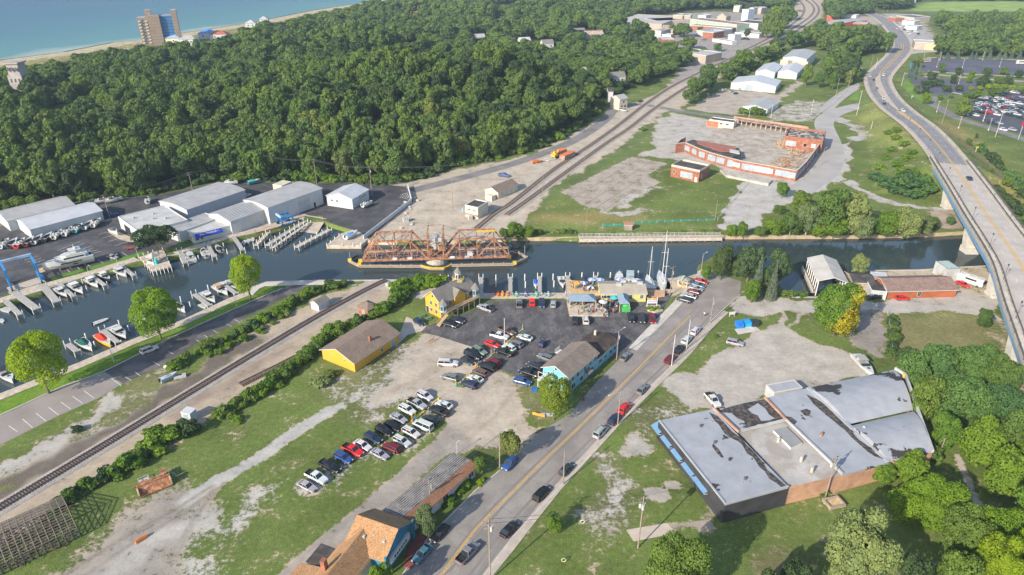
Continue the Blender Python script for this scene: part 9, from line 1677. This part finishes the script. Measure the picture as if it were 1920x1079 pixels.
# wheeled bins / dumpsters
for u,v,c_,lb in[(1386,613,(.02,.2,.6),'blue skip, left one on the small slab'),(1400,610,(.02,.28,.6),'lighter blue skip, middle one on the small slab'),(1414,610,(.03,.04,.04),'black container at the right end of the small slab')]:
    p=G(u,v,.1);r=empty('skip',p,.15,lb,'dumpster');b=MB();b.prism([(-1,-1),(1,-1),(1,1),(-1,1)],0,1.3);b.build('body',mat('skip_%d'%u,c_,.5),r);b=MB();b.poly([(-1.05,-1.05,1.32),(1.05,-1.05,1.32),(1.05,1.05,1.6),(-1.05,1.05,1.6)]);b.box((0,1,1.45),(2,.1,.3));b.build('lid',mat('skip_%d'%u),r)
sheet('slab',[(1377,618),(1384,628),(1426,620),(1412,610)],.06,M_CONCL)
p=G(1372,594);r=empty('white_sign',p,.2,'small white notice board on the verge above the blue skips','sign');b=MB();b.box((0,0,1.2),(2,.12,1.0));b.build('board',M_TRIM,r);b=MB();[b.box((x_,0,.5),(.12,.12,1))for x_ in(-.8,.8)];b.build('legs',M_TRIM,r)
for u,v,lb in[(1092,982,'pale tyre ring standing on the lot near the small bushy tree'),(1057,1054,'pale tyre ring near the bottom edge of the lot')]:
    p=G(u,v);b=MB();n=12
    for i in range(n):a0_,a1_=2*math.pi*i/n,2*math.pi*(i+1)/n;b.tube((.42*math.cos(a0_),.0,.5+.42*math.sin(a0_)),(.42*math.cos(a1_),0,.5+.42*math.sin(a1_)),.08,n=6)
    tag(b.build('pale_ring',mat('pale_ring_paint',(.5,.48,.3),.8),loc=(p.x,p.y,0)),lb,'tyre ring')
# picnic gear in front of the blue house
p=G(1002,733);b=MB();b.box((0,0,.5),(1.6,.8,.9));tag(b.build('blue_bin',mat('blue_plastic',(.03,.12,.4),.5),loc=p),'blue box on the grass left of the lime green tree','box')
p=G(1010,781);b=MB();b.box((0,0,.55),(3.2,.15,.7));[b.box((x_,0,.2),(.12,.12,.5))for x_ in(-1.4,1.4)];o=b.build('banner_board',mat('orange_banner',(.6,.3,.05),.7),loc=p);o.rotation_euler.z=-.35;tag(o,'low orange banner board under the lime green tree','sign')
p=G(1027,781);b=MB();[b.box((x_,0,.6),(1,.12,.9))for x_ in(-1.2,0,1.2)];b.box((0,0,.12),(3.4,.3,.1));tag(b.build('notice_boards',M_BOARDP,loc=p),'three small white notice boards beside the orange banner','sign')
# lonely boxes in the rail yard
for u,v,s_,lb in[(761,416,(2.2,1.6,1.7),'light grey utility box beside the lot wall'),(882,412,(1.6,1.3,1.4),'grey box at the foot of the relay building'),(869,398,(1,1,2),'pale blue tank beside the relay building'),(921,393,(1.2,1,1.6),'grey box right of the relay building')]:p=G(u,v);b=MB();b.box((0,0,s_[2]/2),s_);b.box((0,0,s_[2]+.05),(s_[0]+.15,s_[1]+.15,.1));o=b.build('utility_box',M_GREYW if 'blue' not in lb else mat('pale_blue_paint',(.35,.42,.48),.6),loc=p);o.rotation_euler.z=.4;tag(o,lb,'box')
p=G(1040,297);r=empty('excavator',p,.9,'yellow excavator beside the orange freight containers','excavator');b=MB();[b.box((0,y_,.5),(3.6,.6,.9))for y_ in(-1.1,1.1)];b.build('tracks',M_TYRE,r);b=MB();b.box((-.3,0,1.6),(3,2.4,1.2));b.box((.6,.6,2.6),(1.3,1.1,1.4));b.build('body',M_YELP,r);b=MB();b.bar((.8,-.3,1.6),(3,-.3,4),.4,.4);b.bar((3,-.3,4),(4.6,-.3,1.8),.3,.3);b.box((4.5,-.3,1.2),(.9,.9,.9));b.build('arm',M_YELP,r)
p=G(1003,306);r=empty('rail_machine',p,.5,'small orange track machine by the access road','machine');b=MB();b.box((0,0,.9),(3.4,1.8,1.1));b.box((2.8,0,.7),(2,1.6,.5));b.build('body',mat('orange_paint'),r);b=MB();[b.tube((x_,-1,.4),(x_,1,.4),.4,n=10)for x_ in(-1.2,1.2,3)];b.build('wheels',M_TYRE,r)
for i,(u,v,w_)in enumerate([(1023,300,7),(1016,303,5)]):p=G(u,v);b=MB();rr3=random.Random(i);[b.bar((rr3.uniform(-1,1)*w_/3,rr3.uniform(-1,1),.2+.1*k),(rr3.uniform(-1,1)*w_/3+w_/2,rr3.uniform(-1,1),.3+.1*k),.2)for k in range(8)];tag(b.build('rail_parts',M_GREYW,loc=p),['loose pile of grey rail parts beside the excavator','second pile of grey rail parts left of the excavator'][i],'pile')
p=G(165,0+39);
# concrete blocks by the old track end
for i,(u,v)in enumerate([(729,537),(735,541),(742,545),(749,549)]):p=G(u,v);b=MB();b.box((0,0,.45),(2,.9,.9));o=b.build('concrete_block',M_CONCL,loc=p);o.rotation_euler.z=-.6;tag(o,'pale concrete block in the curved line at the end of the railway','block','blocks at the railway end')
# old boat hulls / junk on the grass by the road
boat('covered','upturned pale blue hull lying in the scrub beside the railway',(317,707),(100,-45),4.6,1.4,(.30,.36,.42),(.36,.42,.48),.1);b=MB();p=G(316,691);b.tube((-1,0,.5),(1,0,.5),.5,n=10);o=b.build('white_drum',M_TRIM,loc=p);tag(o,'white tank lying beside the hedge end','tank')
p=G(338,709);b=MB();b.box((0,0,.3),(3,.8,.5));b.box((1,.5,.5),(1,1,.4));o=b.build('scrap_heap',M_GREYW,loc=p);o.rotation_euler.z=.4;tag(o,'small heap of grey scrap right of the pale blue hull','scrap')
# rusty machine on the gravel lot edge
p=G(291,917);r=empty('old_machine',p,R(36),'rusty old loading machine with a grey trough at the edge of the gravel','machine');b=MB();b.poly([(-3.2,-1.2,.3),(3.2,-1.2,.3),(3.2,.4,1.9),(-3.2,.4,1.9)]);b.bar((-3.2,.4,1.9),(3.2,.4,1.9),.4,.5);b.bar((-3.2,-1.2,.3),(3.2,-1.2,.3),.2,.2);b.build('trough',M_RUST,r)
b=MB();b.tube((-3.3,-.4,.9),(-3.0,-.4,.9),1.0,n=12);b.box((3.2,0,.9),(.3,2,1.8));b.build('end_plates',M_WOODT,r);b=MB();rr4=random.Random(4)
for i in range(16):x_=rr4.uniform(-3,3);b.box((x_,1.2+rr4.uniform(-.4,.6),.8+rr4.uniform(0,.8)),(rr4.uniform(.4,1.2),rr4.uniform(.3,.9),rr4.uniform(.3,.9)),rz=rr4.random())
b.tube((-3.5,1.2,1.6),(2.5,1.4,1.8),.3,n=8);b.box((2.4,2.6,.9),(1.1,2.2,1.5));b.build('frame',M_RUST,r)
p=G(271,903);r=empty('wire_crate',p,R(40),'small open metal crate beside the old loading machine','crate');b=MB();[b.bar(a,c,.1)for a,c in[((-1,-1,.6),(1,-1,.6)),((1,-1,.6),(1,1,.6)),((1,1,.6),(-1,1,.6)),((-1,1,.6),(-1,-1,.6)),((-1,-1,0),(-1,-1,.6)),((1,-1,0),(1,-1,.6)),((1,1,0),(1,1,.6)),((-1,1,0),(-1,1,.6))]];b.box((0,0,.1),(1.9,1.9,.1));b.build('frame',M_GREYW,r)
# skeletal greenhouse frame at the lower left
a=G(151,1008,0);c=G(105,951,3.0);q0=G(-40,1100,0);d=(q0-a);ang=math.atan2(d.y,d.x);r=empty('ruined_greenhouse',a,ang,'collapsed skeleton of a long timber building at the lower left corner','ruin');Lx,Wy,hh,rh=34,11.5,2.6,2.0
n0=Vector((-math.sin(ang),math.cos(ang),0));sg=1 if(G(105,951,2)-a).dot(n0)>0 else -1
b=MB();Y=lambda t:sg*Wy*t
for i in range(30):
    x_=Lx*i/29
    b.bar((x_,Y(0),0),(x_,Y(0),hh),.14);b.bar((x_,Y(1),0),(x_,Y(1),hh),.14);b.bar((x_,Y(.5),0),(x_,Y(.5),hh+rh),.14);b.bar((x_,Y(0),hh),(x_,Y(.5),hh+rh),.12);b.bar((x_,Y(.5),hh+rh),(x_,Y(1),hh),.12);b.bar((x_,Y(0),hh),(x_,Y(1),hh),.1)
b.build('frames',mat('grey_timber',(.22,.185,.15),.95,.35,2),r);b=MB()
for t,z_ in[(k/20,hh+rh*(1-abs(k/10-1)))for k in range(21)]+[(0,.7),(1,.7),(0,1.3),(1,1.3),(0,2),(1,2)]:b.bar((0,Y(t),z_),(Lx,Y(t),z_),.1)
b.build('purlins',mat('grey_timber'),r);b=MB();rr5=random.Random(6)
for i in range(420):x_,y_=rr5.uniform(.5,Lx-.5),Y(rr5.random());a_=rr5.uniform(0,3.1);l_=rr5.uniform(1,4);b.bar((x_,y_,rr5.uniform(.1,.9)),(x_+l_*math.cos(a_)*.7,y_+l_*math.sin(a_)*.5,rr5.uniform(.1,1.2)),.16,.1)
o=b.build('fallen_boards',mat('brown_board',(.15,.10,.07),.95,.4,2),r);o['kind']='stuff'
# signs and lamps right of the highway
for u,v,c_,lb,hh_ in[(1704,140,(.05,.25,.6),'blue and white square sign on a pole at the lot entrance',8),(1909,262,(.5,.02,.05),'red sign on a pale frame beside the church lot',9),(1709,186,(.35,.5,.7),'small pale blue sign on the verge right of the highway',1.8),(1829,286,(.65,.38,.03),'yellow warning sign right of the highway',2.6)]:
    p=GT(u,v);r=empty('road_sign',p,.3,lb,'sign');b=MB();b.tube((0,0,0),(0,0,hh_),.12);b.build('post',M_POLEG,r);b=MB();b.box((0,-.15,hh_),(2.6 if hh_>3 else 1.6,.15,2.2 if hh_>3 else 1.0));b.build('panel',mat('sign_%d'%u,c_,.5),r)
for i,(u,v)in enumerate([(1730,117),(1762,113),(1842,113),(1804,128),(1874,126),(1756,127),(1797,158),(1845,223),(1843,228),(1756,211),(1797,241),(1853,245)]):p=G(u,v);b=MB();b.tube((0,0,0),(0,0,1.0),.35,n=8);b.tube((0,0,1),(0,0,7),.1,n=6);b.box((0,0,7),(1.2,.5,.2));tag(b.build('lot_lamp',M_STONE,loc=p),'lamp on a pale round footing in the distant parking lots','street lamp','lamps in the distant lots')
for u,v,z_,lb in[(1916,121,3.5,'white bus parked alone on the empty lot'),(1733,117,3,'tan trailer at the corner of the empty lot')]:p=G(u,v);r=empty('bus' if z_>3 else 'trailer',p,.1,lb,'bus' if z_>3 else 'trailer');b=MB();b.prism([(-5,-1.3),(5,-1.3),(5,1.3),(-5,1.3)],.6,z_);b.build('body',M_TRIM if z_>3 else M_TANW,r);b=MB();b.box((0,-1.32,z_*.68),(9,.05,.8));b.build('windows',M_CGLASS,r);b=MB();[b.tube((x_,-1.3,.5),(x_,1.3,.5),.5,n=10)for x_ in(-3.4,3.2)];b.build('wheels',M_TYRE,r)
p=G(1481,39);r=empty('loader',p,.5,'yellow loader standing in the far rail yard','loader');b=MB();b.box((0,0,2),(6,3,2.6));b.box((.5,0,4),(2.2,2.4,1.6));b.build('body',M_YELP,r);b=MB();[b.tube((x_,-1.8,1),(x_,1.8,1),1,n=10)for x_ in(-2,2)];b.build('wheels',M_TYRE,r)
for i,(u,v,s_)in enumerate([(1470,28,14),(1484,30,12),(1498,22,10)]):p=G(u,v);b=MB();b.tube((0,0,-.2),(0,0,s_*.25),s_,s_*.25,14);tag(b.build('gravel_heap',mat('dark_gravel',(.17,.13,.11),.95,.3,.1),loc=p),'dark mound of gravel in the far rail yard','heap','gravel mounds in the far yard')
# seven rough stones and debris by the lot wall
rr6=random.Random(5)
for i in range(14):u,v=768+rr6.uniform(-6,18)-i*1.2,372+i*4.6+rr6.uniform(-2,2);p=G(u,v);s_=rr6.uniform(.4,1.0);b=MB();b.blob((0,0,s_*.4),(s_,s_*.8,s_*.6),7,4);tag(b.build('rock',M_CONC,loc=p),'broken stone lying behind the white lot wall','rock','stones behind the lot wall')
# ================================================================== HAZE
b=MB();b.prism([(-1950,-60),(1950,-60),(1950,3300),(-1950,3300)],-7,112)
hz=b.build('haze',bpy.data.materials.new('haze_air'));tag(hz,kind='stuff');m=hz.data.materials[0];m.use_nodes=True;N=m.node_tree.nodes;N.remove(N['Principled BSDF'])
v=N.new('ShaderNodeVolumePrincipled');v.inputs['Color'].default_value=(.6,.74,.92,1);v.inputs['Density'].default_value=.00012;v.inputs['Anisotropy'].default_value=.1
m.node_tree.links.new(v.outputs[0],N['Material Output'].inputs['Volume'])
SC.cycles.volume_step_rate=10
print('objects',len(bpy.data.objects),'meshes',len(bpy.data.meshes))
